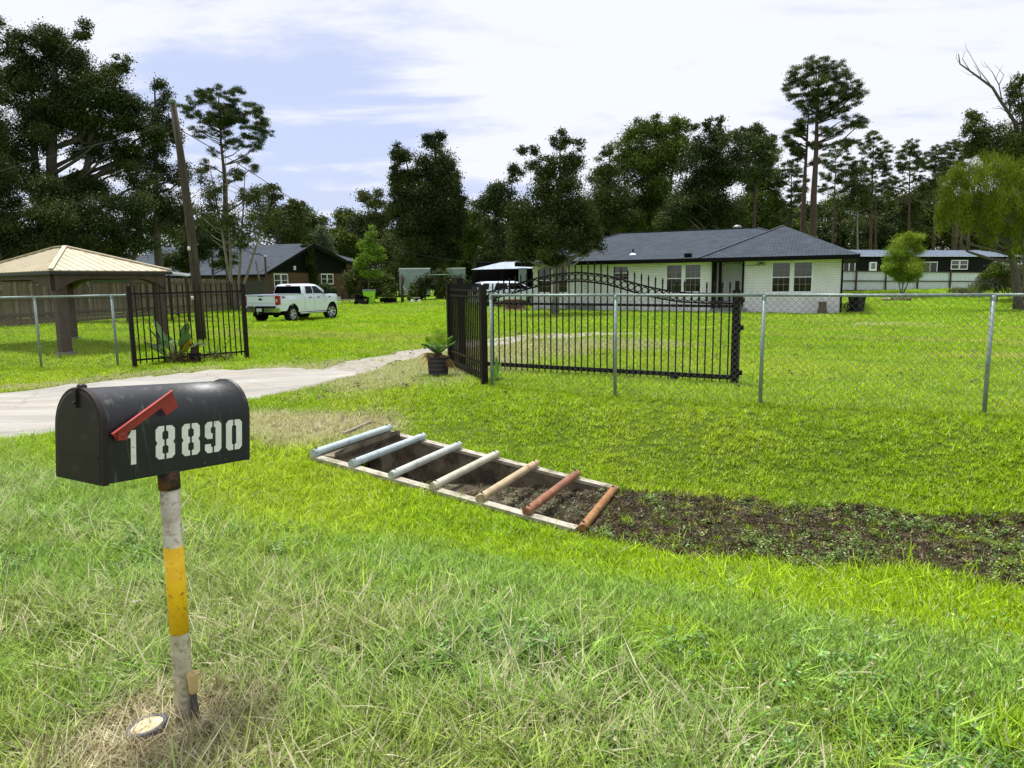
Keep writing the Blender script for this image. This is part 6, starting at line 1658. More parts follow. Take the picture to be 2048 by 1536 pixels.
x0, z1 = Ws.sz(1037, 536); x1, z0 = Ws.sz(1054, 564)
prof = []
for i in range(6):
    for f_, y in ((0, 0), (.25, 0), (.4, -.04), (.6, -.04), (.75, 0)): prof.append((x0 + (x1 - x0) * (i + f_) / 6, y - .25))
mb = MB(); n = len(prof); mb.add([(x, y, z) for z in (z0 - .9, z1) for x, y in prof], [(k, k + 1, n + k + 1, n + k) for k in range(n - 1)]); mb.build('corrugated_sheet', mat('dull_green_tin', (0.24, 0.30, 0.27), (0.15, 0.19, 0.17), scale=6, rough=.6, stretch=(6, 6, .5)), shed)
# ------------------------------------------------------------------ yard clutter by the brick house
M_ALU = mat('dull_aluminium', (0.34, 0.33, 0.28), (0.25, 0.24, 0.2), rough=0.5, metal=0.3)
M_DKMETAL = mat('dark_metal', (0.008, 0.006, 0.006), (0.014, 0.012, 0.011), rough=0.6, spec=.2)
a = gpY(676, 53.8); c = gpY(722, 53.8)
ld = thing('ladder', a, math.atan2(c.y - a.y, c.x - a.x), 'aluminium ladder lying on its side in the grass between the pickup and the green bin', 'ladder')
LL = (c - a).length; lean_ = 0.10
for z in (0.04, 0.38):
    mb = MB(); mb.bar((-.8, lean_ * z, z), (LL, lean_ * z, z), .03, .06); mb.build('side_rail', M_ALU, ld)
for i in range(9):
    x = -.6 + i * (LL + .5) / 8; mb = MB(); mb.tube([(x, lean_ * .04, .05), (x + .05, lean_ * .37, .37)], .02, 6); mb.build('rung', M_ALU, ld)
a = atY(672, 598, 56.5); c = atY(714, 598, 57.0); a.z = gz(a.x, a.y); c.z = gz(c.x, c.y)
bn = thing('metal_rack', a, math.atan2(c.y - a.y, c.x - a.x), 'low dark metal rack standing before the brick wall, above the ladder', 'rack')
LL = (c - a).length
for x in (0, LL * .33, LL * .66, LL):
    for y in (0, .5):
        mb = MB(); mb.tube([(x, y, 0), (x, y, 1.0)], .02, 6); mb.build('leg', M_DKMETAL, bn)
for z in (.45, .95):
    mb = MB(); mb.box((LL / 2, .25, z), (LL, .55, .03)); mb.build('shelf', M_DKMETAL, bn)
q = gpY(724, 52.8)
wb = thing('wheelbarrow', q, .3, 'black wheelbarrow tray tipped up against the lime green bin', 'wheelbarrow')
mb = MB(); Mx = Matrix.Translation((0, 0, .38)) @ Euler((math.radians(62), math.radians(14), 0)).to_matrix().to_4x4()
o_ = [(-.5, -.32, 0), (.5, -.32, 0), (.5, .32, 0), (-.5, .32, 0)]; i_ = [(-.28, -.2, -.3), (.34, -.2, -.3), (.34, .2, -.3), (-.28, .2, -.3)]
mb.add([Mx @ Vector(v) for v in o_ + i_], [(4, 5, 6, 7), (0, 1, 5, 4), (1, 2, 6, 5), (2, 3, 7, 6), (3, 0, 4, 7)]); mb.build('tray', M_BLKPL, wb)
mb = MB(); mb.lathe([(0, -.04), (.16, -.04), (.18, 0), (.16, .04), (0, .04)], (-.42, .1, .17), 14, axis='y'); mb.build('wheel', M_TYRE, wb)
mb = MB(); 
for s in (-1, 1): mb.tube([(-.4, s * .2, .2), (.2, s * .24, .35), (.75, s * .27, .62)], .02, 6)
mb.build('handles', M_DKMETAL, wb)
# nursery pots in a row on pallets
M_PALLET = mat('pallet_wood', (0.13, 0.10, 0.08), (0.08, 0.06, 0.05), rough=.9)
M_POTB = M_BLKPL
LEAFDK = leaf_mat('dark_plant_leaves', [(0, (0.012, 0.022, 0.010)), (.5, (0.03, 0.05, 0.015)), (1, (0.10, 0.14, 0.05))])
def leaves_cloud(name, C, Rr, n, size, material, seed, parent=None, up=0.3, aspect=0.5, tint=None, squash=1.0, shell=0.0):
    """C (k,3) clump centres, Rr (k,) or (k,3) radii, n leaves shared over clumps"""
    r = np.random.default_rng(seed); C = np.asarray(C, float); Rr = np.asarray(Rr, float)
    if Rr.ndim == 1: Rr = np.repeat(Rr[:, None], 3, 1)
    k = len(C); wts = (Rr[:, 0] * Rr[:, 2]); wts = wts / wts.sum(); ci = r.choice(k, n, p=wts)
    d = r.normal(size=(n, 3)); d /= np.linalg.norm(d, axis=1)[:, None]; rad = r.random(n) ** (1 / 3.0 if shell == 0 else 1 / (3 + shell))
    P = C[ci] + (r.normal(size=(n, 3)) * .52 if shell else d * rad[:, None]) * Rr[ci]
    ax_ = r.normal(size=(n, 3)); ax_[:, 2] -= up; ax_ /= np.linalg.norm(ax_, axis=1)[:, None]
    nb = r.normal(size=(n, 3)); nb[:, 2] += 0.8; bx = np.cross(ax_, nb); bx /= np.linalg.norm(bx, axis=1)[:, None] + 1e-9
    s = size * r.uniform(.55, 1.3, n)[:, None]
    nn = np.cross(ax_, bx) * s * 0.12
    v0 = P - ax_ * s * .5; v1 = P + bx * s * aspect * .5 + nn; v2 = P + ax_ * s * .5; v3 = P - bx * s * aspect * .5 + nn
    V = np.stack([v0, v1, v2, v3], 1).reshape(-1, 3); F = np.arange(4 * n).reshape(n, 4)
    ct = r.random(k)
    T = np.clip(0.62 * ct[ci] + 0.38 * r.random(n), 0, 1) if tint is None else tint(P, ct[ci], r)
    me = fast_mesh(name, V, F, material, tint=T)
    if parent is not None: return part(name, me, parent)
    return link(name, me)
for i, px in enumerate((764, 772, 780, 788)):
    q = gpY(px, 54.2); q.z += .14
    t = thing('potted_plant', q, 0, ['small potted seedling on the pallets, nearest the lime bin', 'small potted seedling on the pallets, second from the lime bin', 'small potted seedling on the pallets, third from the lime bin', 'small potted seedling at the right end of the pallets'][i], 'potted plant', 'potted seedlings on the pallets')
    mb = MB(); mb.lathe([(0, 0), (.15, 0), (.19, .3), (.20, .32), (.18, .32), (.16, .28), (0, .27)], (0, 0, 0), 12); mb.build('pot', M_POTB, t)
    leaves_cloud('foliage', [(0, 0, .5), (.05, .1, .62)], [.22, .16], 120, .12, LEAFDK, 60 + i, t, up=-.5, aspect=.22)
a = gpY(756, 53.8); c = gpY(793, 53.8)
pl = thing('pallet', a, math.atan2(c.y - a.y, c.x - a.x), 'weathered wooden pallets laid on the grass under the row of small pots', 'pallet')
LL = (c - a).length
for i in range(9):
    mb = MB(); mb.box((LL * (i + .5) / 9, .4, .12), (LL / 11, 1.0, .02)); mb.build('plank', M_PALLET, pl)
for y in (0, .4, .8):
    mb = MB(); mb.box((LL / 2, y, .05), (LL, .06, .1)); mb.build('bearer', M_PALLET, pl)
# gatepost, pipe frame, handcart
q = gpY(805, 55); mb = MB(); mb.tube([(0, 0, -.1), (0, 0, 1.0), (.01, 0, height_at(q, 804, 549) - q.z)], [.13, .12, .11], 10); o = mb.build('wooden_post', M_POLE, None, q); tag(o, 'thick weathered wooden post right of the pallets, before the pale trailer', 'post')
q = gpY(793, 55); h = height_at(q, 793, 553) - q.z
mb = MB(); mb.tube([(0, 0, 0), (0, 0, h * .9), (.1, 0, h), (.5, 0, h), (.6, 0, h * .9), (.6, 0, h * .75)], .03, 6); o = mb.build('bent_pipe', M_DKMETAL, None, q); tag(o, 'dark bent pipe standing between the pallets and the wooden post', 'pipe')
q = gpY(832, 54.5)
hc = thing('hand_cart', q, .2, 'low hand cart with a pale deck and long slanted handle, on the far lawn', 'cart')
mb = MB(); mb.box((0, 0, .40), (.62, .5, .05)); mb.build('deck', M_ALU, hc)
for x in (-.28, .22):
    mb = MB(); mb.lathe([(0, -.03), (.13, -.03), (.15, 0), (.13, .03), (0, .03)], (x, -.25, .15), 14, axis='y'); mb.build('wheel', M_WHITETRIM, hc)
    mb = MB(); mb.tube([(x, -.2, .15), (x, -.2, .39)], .015, 6); mb.build('leg', M_DKMETAL, hc)
mb = MB(); mb.tube([(-.34, -.1, .2), (-.95, -.1, 1.28)], .018, 6); mb.build('handle', M_ALU, hc)
# pale trailers behind the shrubs
M_TRAILER = mat('pale_trailer_panel', (0.26, 0.32, 0.33), (0.20, 0.25, 0.26), scale=1.5, rough=.5, c3=(.12, .16, .15), s3=2)
def trailer(px0, px1, pyt, pyb, Y, label, dep=2.3, zext=0):
    a = atY(px0, pyb, Y); c = atY(px1, pyb, Y + .4); z0 = gz(a.x, a.y); t = thing('box_trailer', Vector((a.x, a.y, z0)), math.atan2(c.y - a.y, c.x - a.x), label, 'trailer')
    L = (c - a).length; zt = atY(px0, pyt, Y).z - z0; zb = .55; mb = MB(); mb.box((L / 2, dep / 2, (zt + zb) / 2), (L, dep, zt - zb)); mb.build('body', M_TRAILER, t)
    mb = MB(); mb.box((L / 2, dep / 2, zt + .03), (L + .04, dep + .04, .08)); mb.build('roof', M_WHITETRIM, t)
    for x in (L * .35, L * .6):
        mb = MB(); mb.lathe([(0, -.1), (.28, -.1), (.33, 0), (.28, .1), (0, .1)], (x, .0, .33), 16, axis='y'); mb.build('wheel', M_TYRE, t)
    mb = MB(); mb.box((L / 2, dep / 2, .45), (L, dep * .8, .1)); mb.box((-.5, dep / 2, .45), (1.0, .1, .08)); mb.build('chassis', M_DKMETAL, t)
    mb = MB(); mb.box((L * .12, -.012, (zt + zb) / 2 + .3), (.5, .02, .3)); mb.build('vent_panel', M_STEP, t)
trailer(799, 861, 538, 567, 62, 'pale grey box trailer behind the trees, right of the wooden post')
trailer(906, 931, 537, 549, 66, 'distant pale trailer with a white roof edge, left of the tin shed')
# green pipe arbour
a = gp(846, 600); a = atY(850, 598, 58); c = atY(931, 598, 58.5); z0 = gz(a.x, a.y)
ar = thing('pipe_arbour', Vector((a.x, a.y, z0)), math.atan2(c.y - a.y, c.x - a.x), 'low green pipe frame standing among the far shrubs, left of the iron gate', 'frame')
LL = (c - a).length; h = atY(850, 550, 58).z - z0; M_GRP = mat('green_pipe', (0.05, 0.16, 0.11), rough=.5)
for i in range(5):
    x = LL * i / 4; mb = MB(); mb.tube([(x, 0, 0), (x, 0, h)], .03, 6); mb.build('post', M_DKMETAL, ar)
mb = MB(); mb.tube([(0, 0, h), (LL, 0, h)], .045, 6); mb.build('top_rail', M_GRP, ar)
# lamp and small post over the board fence by the dark house
q = atY(533, 562, 51); z0 = gz(q.x, q.y); lp_ = thing('yard_lamp', Vector((q.x, q.y, z0)), 0, 'thin yard lamp post with a flat head leaning out left, before the dark roof', 'lamp post')
hh_ = atY(533, 512, 51).z - z0
mb = MB(); mb.tube([(0, 0, 0), (0, 0, hh_)], [.09, .07], 8); mb.build('post', M_GZWOOD, lp_)
mb = MB(); mb.tube([(0, 0, hh_ - .05), (-.35, 0, hh_ + .08)], .025, 6); mb.box((-.62, 0, hh_ + .14), (.6, .25, .06)); mb.build('lamp_head', M_DKMETAL, lp_)
mb = MB(); mb.lathe([(0, -.08), (.08, -.05), (.09, .03), (0, .08)], (.02, -.05, hh_ + .0), 10); mb.build('insulator', M_WHITETRIM, lp_)
q = atY(518, 557, 50.4); mb = MB(); mb.tube([(0, 0, -2.2), (0, 0, 0), (-.15, 0, atY(515, 521, 50.4).z - q.z)], .06, 8); o = mb.build('leaning_pole', mat('pale_grey_wood', (0.20, 0.19, 0.16), rough=.9), None, q); tag(o, 'bare pale grey pole sticking up left of the yard lamp', 'pole')
q = atY(362, 553, 30); 
sh_ = thing('lean_to', Vector((q.x - 1, 34, gz(q.x, 34))), 0, 'small white-edged lean-to roof just behind the board fence, left of the pole', 'shed')
x0 = atY(324, 548, 36).x - (q.x - 1); x1 = atY(383, 552, 36).x - (q.x - 1); zt0 = atY(324, 546, 36).z - sh_.location.z; zt1 = atY(382, 553, 36).z - sh_.location.z
mb = MB(); mb.slab([(x0, 1.5, zt0), (x1, 1.5, zt1), (x1 - .25, 2.6, zt1 + .06), (x0 - .2, 2.6, zt0 + .06)][::-1], .08); mb.build('roof', M_WHITETRIM, sh_)
for x, z in ((x0 + .1, zt0), (x1 - .1, zt1)):
    for y in (1.6, 2.5): 
        mb = MB(); mb.box((x, y, z / 2 - .1), (.1, .1, z)); mb.build('post', M_GZWOOD, sh_)
# hanging feeder on the small tree
# ------------------------------------------------------------------ potted sago palm in front of the right wing
SAGOG = leaf_mat('sago_green', [(0, (0.05, 0.13, 0.012)), (.5, (0.11, 0.24, 0.02)), (1, (0.20, 0.34, 0.05))], trans=.2, gloss=.015)
SAGOB = leaf_mat('sago_brown', [(0, (0.20, 0.11, 0.025)), (.5, (0.38, 0.24, 0.06)), (1, (0.52, 0.37, 0.12))], trans=.2, gloss=.01)
def frond(origin, az, length, rise, droop, width, nl, r, steps=16):
    """feather leaf: midrib + leaflets, as (V,F)"""
    V = []; F = []; pts = []
    for i in range(steps + 1):
        t = i / steps; R_ = length * (t - .10 * t * t); z = rise * t - droop * t * t
        pts.append(Vector((origin[0] + math.cos(az) * R_, origin[1] + math.sin(az) * R_, origin[2] + z)))
    side = Vector((-math.sin(az), math.cos(az), 0))
    for i in range(steps):
        b0 = len(V); w = .006 * (1 - .7 * i / steps)
        V += [pts[i] - side * w, pts[i] + side * w, pts[i + 1] + side * w, pts[i + 1] - side * w]; F.append((b0, b0 + 1, b0 + 2, b0 + 3))
    for i in range(nl):
        t = .06 + .93 * i / nl; k = min(int(t * steps), steps - 1); f_ = t * steps - k; P = pts[k].lerp(pts[k + 1], f_); d = (pts[k + 1] - pts[k]).normalized(); upv = side.cross(d)
        ln = width * math.sin(math.pi * min(1, .15 + t * .82)) ** .6
        for s in (-1, 1):
            tip = P + side * s * ln * .85 + d * ln * .42 + upv * (ln * .10) + Vector((0, 0, -ln * .12)); tip += Vector((r.uniform(-1, 1), r.uniform(-1, 1), r.uniform(-1, 1))) * ln * .07
            mid = P.lerp(tip, .5) + upv * ln * .04; b0 = len(V); w = d * (length / nl * .62)
            V += [P - w * .5, P + w * .5, mid + w * .55, tip, mid - w * .55]; F.append((b0, b0 + 1, b0 + 2, b0 + 3)); F.append((b0, b0 + 3, b0 + 3, b0 + 4) if False else (b0, b0 + 3, b0 + 4, b0 + 4))
    return V, F
def frond_mesh(name, spec, material, seed):
    r = random.Random(seed); V = []; Q = []; 
    for a in spec:
        v, f = frond(*a, r=r); b0 = len(V); V += v; Q += [tuple(i + b0 for i in dict.fromkeys(q)) for q in f]
    me = bpy.data.meshes.new(name); me.from_pydata([tuple(v) for v in V], [], Q); me.materials.append(material)
    at_ = me.attributes.new('tint', 'FLOAT', 'FACE'); at_.data.foreach_set('value', np.array([r.random() for _ in Q], np.float32)); me.update(); return me
def pot_mesh(w, h, m_=None, n=28, rings=True):
    mb = MB(); prof = [(0, 0.0), (w * .40, 0), (w * .42, .01)]
    for k in range(1, 5):
        z = h * k / 4.6; R_ = w * (.42 + .06 * k / 4.6); prof += [(R_, z - .006), (R_ - .005, z), (R_, z + .006)]
    prof += [(w * .485, h * .93), (w * .51, h * .94), (w * .51, h), (w * .485, h), (w * .47, h * .9), (0, h * .88)]
    mb.lathe(prof, (0, 0, 0), n); return mb.mesh('pot', m_ or M_BLKPL)
q = gp(877, 752); sc_ = 1 / FPX * q.y
sg = thing('potted_sago_palm', q, 0, 'sago palm with green and drooping brown fronds in a black pot, before the gate', 'potted plant')
PW, PH = 46 * sc_ * 1.0, 40 * sc_
M_POTCH = mat('charcoal_pot', (0.022, 0.018, 0.022), (0.032, 0.026, 0.030), scale=6, rough=.6)
part('pot', pot_mesh(PW, PH, M_POTCH), sg)
mb = MB(); mb.lathe([(.055, PH * .8), (.07, PH * .95), (.06, PH * 1.15), (0, PH * 1.22)], (0, 0, 0), 12); mb.build('trunk', mat('sago_trunk', (0.06, 0.035, 0.02), rough=.95, bump=.8), sg)
r = random.Random(4); sp_ = []
for az, L, rise, dr in ((2.95, .34, .24, .10), (2.5, .28, .32, .10), (3.4, .27, .26, .12), (.15, .36, .22, .06), (-.15, .33, .24, .10), (.55, .33, .30, .08), (1.5, .20, .34, .03), (1.9, .16, .35, .02), (4.6, .24, .26, .10), (5.2, .26, .24, .12), (3.9, .24, .22, .1), (1.1, .26, .34, .05)):
    sp_.append(((0, 0, PH * 1.12), az, L * .82, rise * 1.25, dr * 1.4, .125, 70))
part('green_fronds', frond_mesh('green_fronds', sp_, SAGOG, 4), sg)
sp_ = []
for az, L, rise, dr in ((2.9, .40, .16, .20), (3.3, .38, .12, .24), (3.7, .30, .10, .26), (2.6, .34, .14, .2), (.1, .36, .10, .38), (-.25, .36, .12, .46), (.35, .34, .12, .40), (-.55, .32, .12, .44), (-.05, .40, .14, .5), (1.2, .26, .08, .36)):
    sp_.append(((0, 0, PH * 1.06), az, L * .95, rise, dr, .085, 44))
part('dry_fronds', frond_mesh('dry_fronds', sp_, SAGOB, 5), sg)
# ------------------------------------------------------------------ plants behind the left wing fence
BOPL = leaf_mat('banana_leaf', [(0, (0.025, 0.055, 0.018)), (.35, (0.05, 0.11, 0.028)), (.7, (0.14, 0.25, 0.10)), (.85, (0.55, 0.30, 0.01)), (1, (0.60, 0.34, 0.01))], trans=.25, gloss=.02)
def paddle(base, tip_dir, length, width, droop, t_, r, stalk=.45):
    """big paddle leaf on a stalk: a curved blade with a folded midrib"""
    V = []; F = []; T = []; d = Vector(tip_dir).normalized(); sd = d.cross(Vector((0, 0, 1))).normalized(); upv = sd.cross(d)
    N_ = 12; P = []
    for i in range(N_ + 1):
        t = i / N_; P.append(Vector(base) + d * length * t + Vector((0, 0, -droop * t * t)))
    for i in range(N_ + 1):
        t = i / N_; w = width * .5 * (math.sin(math.pi * max(0, (t - stalk) / (1 - stalk))) ** .65 if t > stalk else 0) + .008
        if i == N_: w = .004
        V += [P[i] - sd * w + upv * w * .28, P[i] - upv * .004, P[i] + sd * w + upv * w * .28]
    for i in range(N_):
        for k in (0, 1): F.append((3 * i + k, 3 * i + k + 1, 3 * i + 4 + k, 3 * i + 3 + k)); T.append(t_ if i / N_ > stalk else .75 * .3)
    return V, F, T
q = gp(345, 728)
bp_ = thing('broadleaf_plant', q + Vector((0.05, .05, 0)), 0, 'large-leaved banana-like plant with one yellow leaf, behind the left iron wing fence', 'plant')
S_ = q.y / FPX
def dirpx(x, y, dy=0.0): return ((x - 345) * S_, dy, (728 - y) * S_)
r = random.Random(9)
for (tx, ty, dy, wd, drp, tt_) in ((300, 640, .1, .14, .0, .6), (307, 655, -.2, .20, .02, .4), (292, 678, -.1, .22, .06, .2), (290, 690, .1, .20, .08, .1), (304, 672, .3, .22, .0, .3), (378, 654, .1, .20, .0, .2), (382, 664, -.2, .22, .03, .3), (385, 678, -.1, .14, .03, .95), (375, 690, .2, .15, .05, .55), (325, 702, -.3, .15, .1, .1), (352, 650, .4, .18, 0, .35)):
    tip = Vector(dirpx(tx, ty, dy)); v, f, t_ = paddle((r.uniform(-.05, .05), r.uniform(-.05, .05), 0.02), tip, tip.length, wd, drp, tt_, r)
    me = bpy.data.meshes.new('leaf'); me.from_pydata([tuple(x) for x in v], [], f); me.materials.append(BOPL); at_ = me.attributes.new('tint', 'FLOAT', 'FACE'); at_.data.foreach_set('value', np.array(t_, np.float32)); me.polygons.foreach_set('use_smooth', [True] * len(f)); me.update(); part('leaf', me, bp_)
for i in range(7):
    mb = MB(); a = r.uniform(0, 6.28); mb.tube([(.03 * math.cos(a), .03 * math.sin(a), 0), (.08 * math.cos(a), .08 * math.sin(a), .22), (.10 * math.cos(a), .1 * math.sin(a), .42)], [.028, .02, .012], 7); mb.build('stem', leaf_mat('pale_stem', [(0, (0.10, 0.17, 0.04)), (1, (0.20, 0.26, 0.08))]) if False else mat('pale_green_stem', (0.16, 0.22, 0.06), (0.22, 0.26, 0.1), rough=.5), bp_)
DRYT = leaf_mat('dry_thatch', [(0, (0.07, 0.05, 0.03)), (.5, (0.16, 0.12, 0.07)), (.8, (0.09, 0.13, 0.03)), (1, (0.3, 0.26, 0.18))])
leaves_cloud('dead_leaves', [(0.05, 0, .10), (.25, 0, .10), (-.15, .1, .08)], [(.25, .2, .14), (.25, .2, .12), (.2, .2, .1)], 420, .16, DRYT, 33, bp_, up=.2, aspect=.10)
q = gp(391, 727)
sg2 = thing('potted_sago_palm', q, 0, 'small dark sago palm in a plain black pot, behind the left iron wing fence', 'potted plant')
part('pot', pot_mesh(.22, .19, M_BLKPL), sg2)
mb = MB(); mb.lathe([(.06, .15), (.07, .26), (.05, .32), (0, .34)], (0, 0, 0), 10); mb.build('trunk', MATS['sago_trunk'], sg2)
SAGOD = leaf_mat('sago_dull', [(0, (0.035, 0.055, 0.018)), (.5, (0.07, 0.10, 0.03)), (1, (0.18, 0.15, 0.05))])
sp_ = [((0, 0, .31), 6.283 * k / 13 + .2, .26 + .05 * (k % 3), .12 + .05 * (k % 2), .10, .07, 22) for k in range(13)]
part('fronds', frond_mesh('fronds', sp_, SAGOD, 8), sg2)
q = gp(438, 722)
fr = thing('fern_clump', q, 0, 'low clump of weeds with an upright fern frond, behind the left wing fence', 'plant')
sp_ = [((-.05, 0, .05), a_, l_, rs, .02, .06, 20) for a_, l_, rs in ((.1, .30, .38), (.35, .24, .42), (.05, .2, .26), (2.7, .2, .26), (3.1, .24, .2), (1.5, .14, .3))]
part('fronds', frond_mesh('fronds', sp_, leaf_mat('fern_green', [(0, (0.05, 0.12, 0.02)), (1, (0.12, 0.22, 0.06))]), 12), fr)
leaves_cloud('undergrowth', [(-.1, 0, .08), (.1, .05, .08), (-.3, 0, .06)], [(.2, .15, .12), (.2, .15, .1), (.15, .1, .08)], 300, .11, DRYT, 34, fr, up=-.2, aspect=.12)
# young lily at the chain-link post
q = gp(992, 762)
ly = thing('young_lily', q, 0, 'small bright green strap-leaved plant at the first post of the right chain-link fence', 'plant')
LG = leaf_mat('fresh_green', [(0, (0.12, 0.26, 0.03)), (1, (0.20, 0.36, 0.06))], trans=.3)
for (tx, ty, dy, wd, drp) in ((1000, 720, .05, .05, .02), (1007, 735, -.05, .05, .04), (974, 735, .05, .05, .05), (985, 725, -.1, .05, .02), (1004, 745, -.1, .05, .06), (968, 748, -.05, .05, .06), (990, 715, .1, .045, .0)):
    S_ = q.y / FPX; tip = Vector(((tx - 988) * S_, dy, (762 - ty) * S_)); v, f, t_ = paddle((0, 0, 0), tip, tip.length, wd, drp, .5, r, stalk=.05)
    me = bpy.data.meshes.new('leaf'); me.from_pydata([tuple(x) for x in v], [], f); me.materials.append(LG); at_ = me.attributes.new('tint', 'FLOAT', 'FACE'); at_.data.foreach_set('value', np.array(t_, np.float32)); me.update(); part('leaf', me, ly)
# ------------------------------------------------------------------ trees
BARK = mat('grey_bark', (0.10, 0.085, 0.07), (0.055, 0.045, 0.038), scale=6, rough=.95, bump=.6, bscale=18, stretch=(3, 3, .7))
BARKP = mat('pine_bark', (0.085, 0.050, 0.038), (0.050, 0.032, 0.027), scale=5, rough=.95, bump=.7, bscale=14, stretch=(3, 3, .8))
BARKL = mat('pale_bark', (0.22, 0.20, 0.165), (0.14, 0.125, 0.10), scale=5, rough=.9, bump=.4, bscale=18)
L_DARK = leaf_mat('leaves_dark_evergreen', [(0, (0.0135, 0.0212, 0.0066)), (.5, (0.0338, 0.0498, 0.0131)), (.8, (0.0675, 0.0844, 0.0240)), (1, (0.1294, 0.1433, 0.0491))], trans=.10, gloss=.02)
L_MID = leaf_mat('leaves_mid_green', [(0, (0.0300, 0.0460, 0.0087)), (.5, (0.0688, 0.1022, 0.0153)), (.85, (0.1250, 0.1661, 0.0262)), (1, (0.2000, 0.2173, 0.0546))], trans=.2, gloss=.015)
L_OLIVE = leaf_mat('leaves_olive', [(0, (0.0293, 0.0391, 0.0131)), (.5, (0.0653, 0.0844, 0.0218)), (.85, (0.1125, 0.1282, 0.0350)), (1, (0.1688, 0.1659, 0.0601))], trans=.15, gloss=.015)
L_PINE = leaf_mat('pine_needles', [(0, (0.0275, 0.0409, 0.0142)), (.5, (0.0625, 0.0869, 0.0262)), (.85, (0.1125, 0.1342, 0.0415)), (1, (0.1750, 0.1789, 0.0655))], trans=.12, gloss=.015)
L_LIME = leaf_mat('leaves_yellow_green', [(0, (0.0653, 0.0884, 0.0096)), (.5, (0.1566, 0.1956, 0.0144)), (.85, (0.2610, 0.3156, 0.0264)), (1, (0.3654, 0.3913, 0.0600))], trans=.3, gloss=.015)
L_BRIGHT = leaf_mat('leaves_bright', [(0, (0.0750, 0.1420, 0.0172)), (.5, (0.1500, 0.2556, 0.0253)), (.85, (0.2125, 0.3266, 0.0460)), (1, (0.2750, 0.3550, 0.0920))], trans=.25)
L_GREYG = leaf_mat('leaves_grey_green', [(0, (0.0500, 0.0710, 0.0345)), (.5, (0.1000, 0.1349, 0.0690)), (1, (0.1875, 0.2272, 0.1265))], trans=.2)
def grow(points, origin, r, m_, mb=None, base_r=.3, lead=None, gnarl=.12, curve=.35, tmin=.25, leader_top=None, rmin=.02):
    """trunk up to the leader top, then a limb to every clump centre"""
    mb = mb or MB(); O = Vector(origin); P = [Vector(p) for p in points]
    top = Vector(leader_top) if leader_top is not None else max(P, key=lambda p: p.z)
    n = 9; tr = []
    for i in range(n + 1):
        t = i / n; j = gnarl * base_r * 2 * (1 if 0 < i < n else 0); tr.append(O.lerp(top, t) + Vector((r.uniform(-j, j), r.uniform(-j, j), 0)))
    rad = [base_r * (1.25 if i == 0 else 1) * (1 - .88 * (i / n) ** 1.1) for i in range(n + 1)]
    tr[0] = tr[0] - Vector((0, 0, .3)); mb.tube(tr, rad, 10)
    for p in P:
        h = (p.z - O.z) / max(top.z - O.z, .1); hz = (p - O.lerp(top, min(max(h, 0), 1))).length
        t = min(max(h - .5 * hz / max(top.z - O.z, .1), tmin), .93)
        k = t * n; i0 = int(k); a = tr[i0].lerp(tr[min(i0 + 1, n)], k - i0); L = (p - a).length
        if L < .3: continue
        rb = max(rmin, min(base_r * (1 - .85 * t) * .6, .055 * L ** .9)); mid = a.lerp(p, .5) + Vector((r.uniform(-.1, .1) * L, r.uniform(-.1, .1) * L, -curve * .2 * L + r.uniform(-.05, .1) * L))
        q1 = a.lerp(mid, .5) + Vector((r.uniform(-.04, .04) * L,) * 3); q3 = mid.lerp(p, .5) + Vector((0, 0, .04 * L))
        mb.tube([a, q1, mid, q3, p], [rb, rb * .8, rb * .6, rb * .4, rb * .18], 6, caps=False)
    return mb
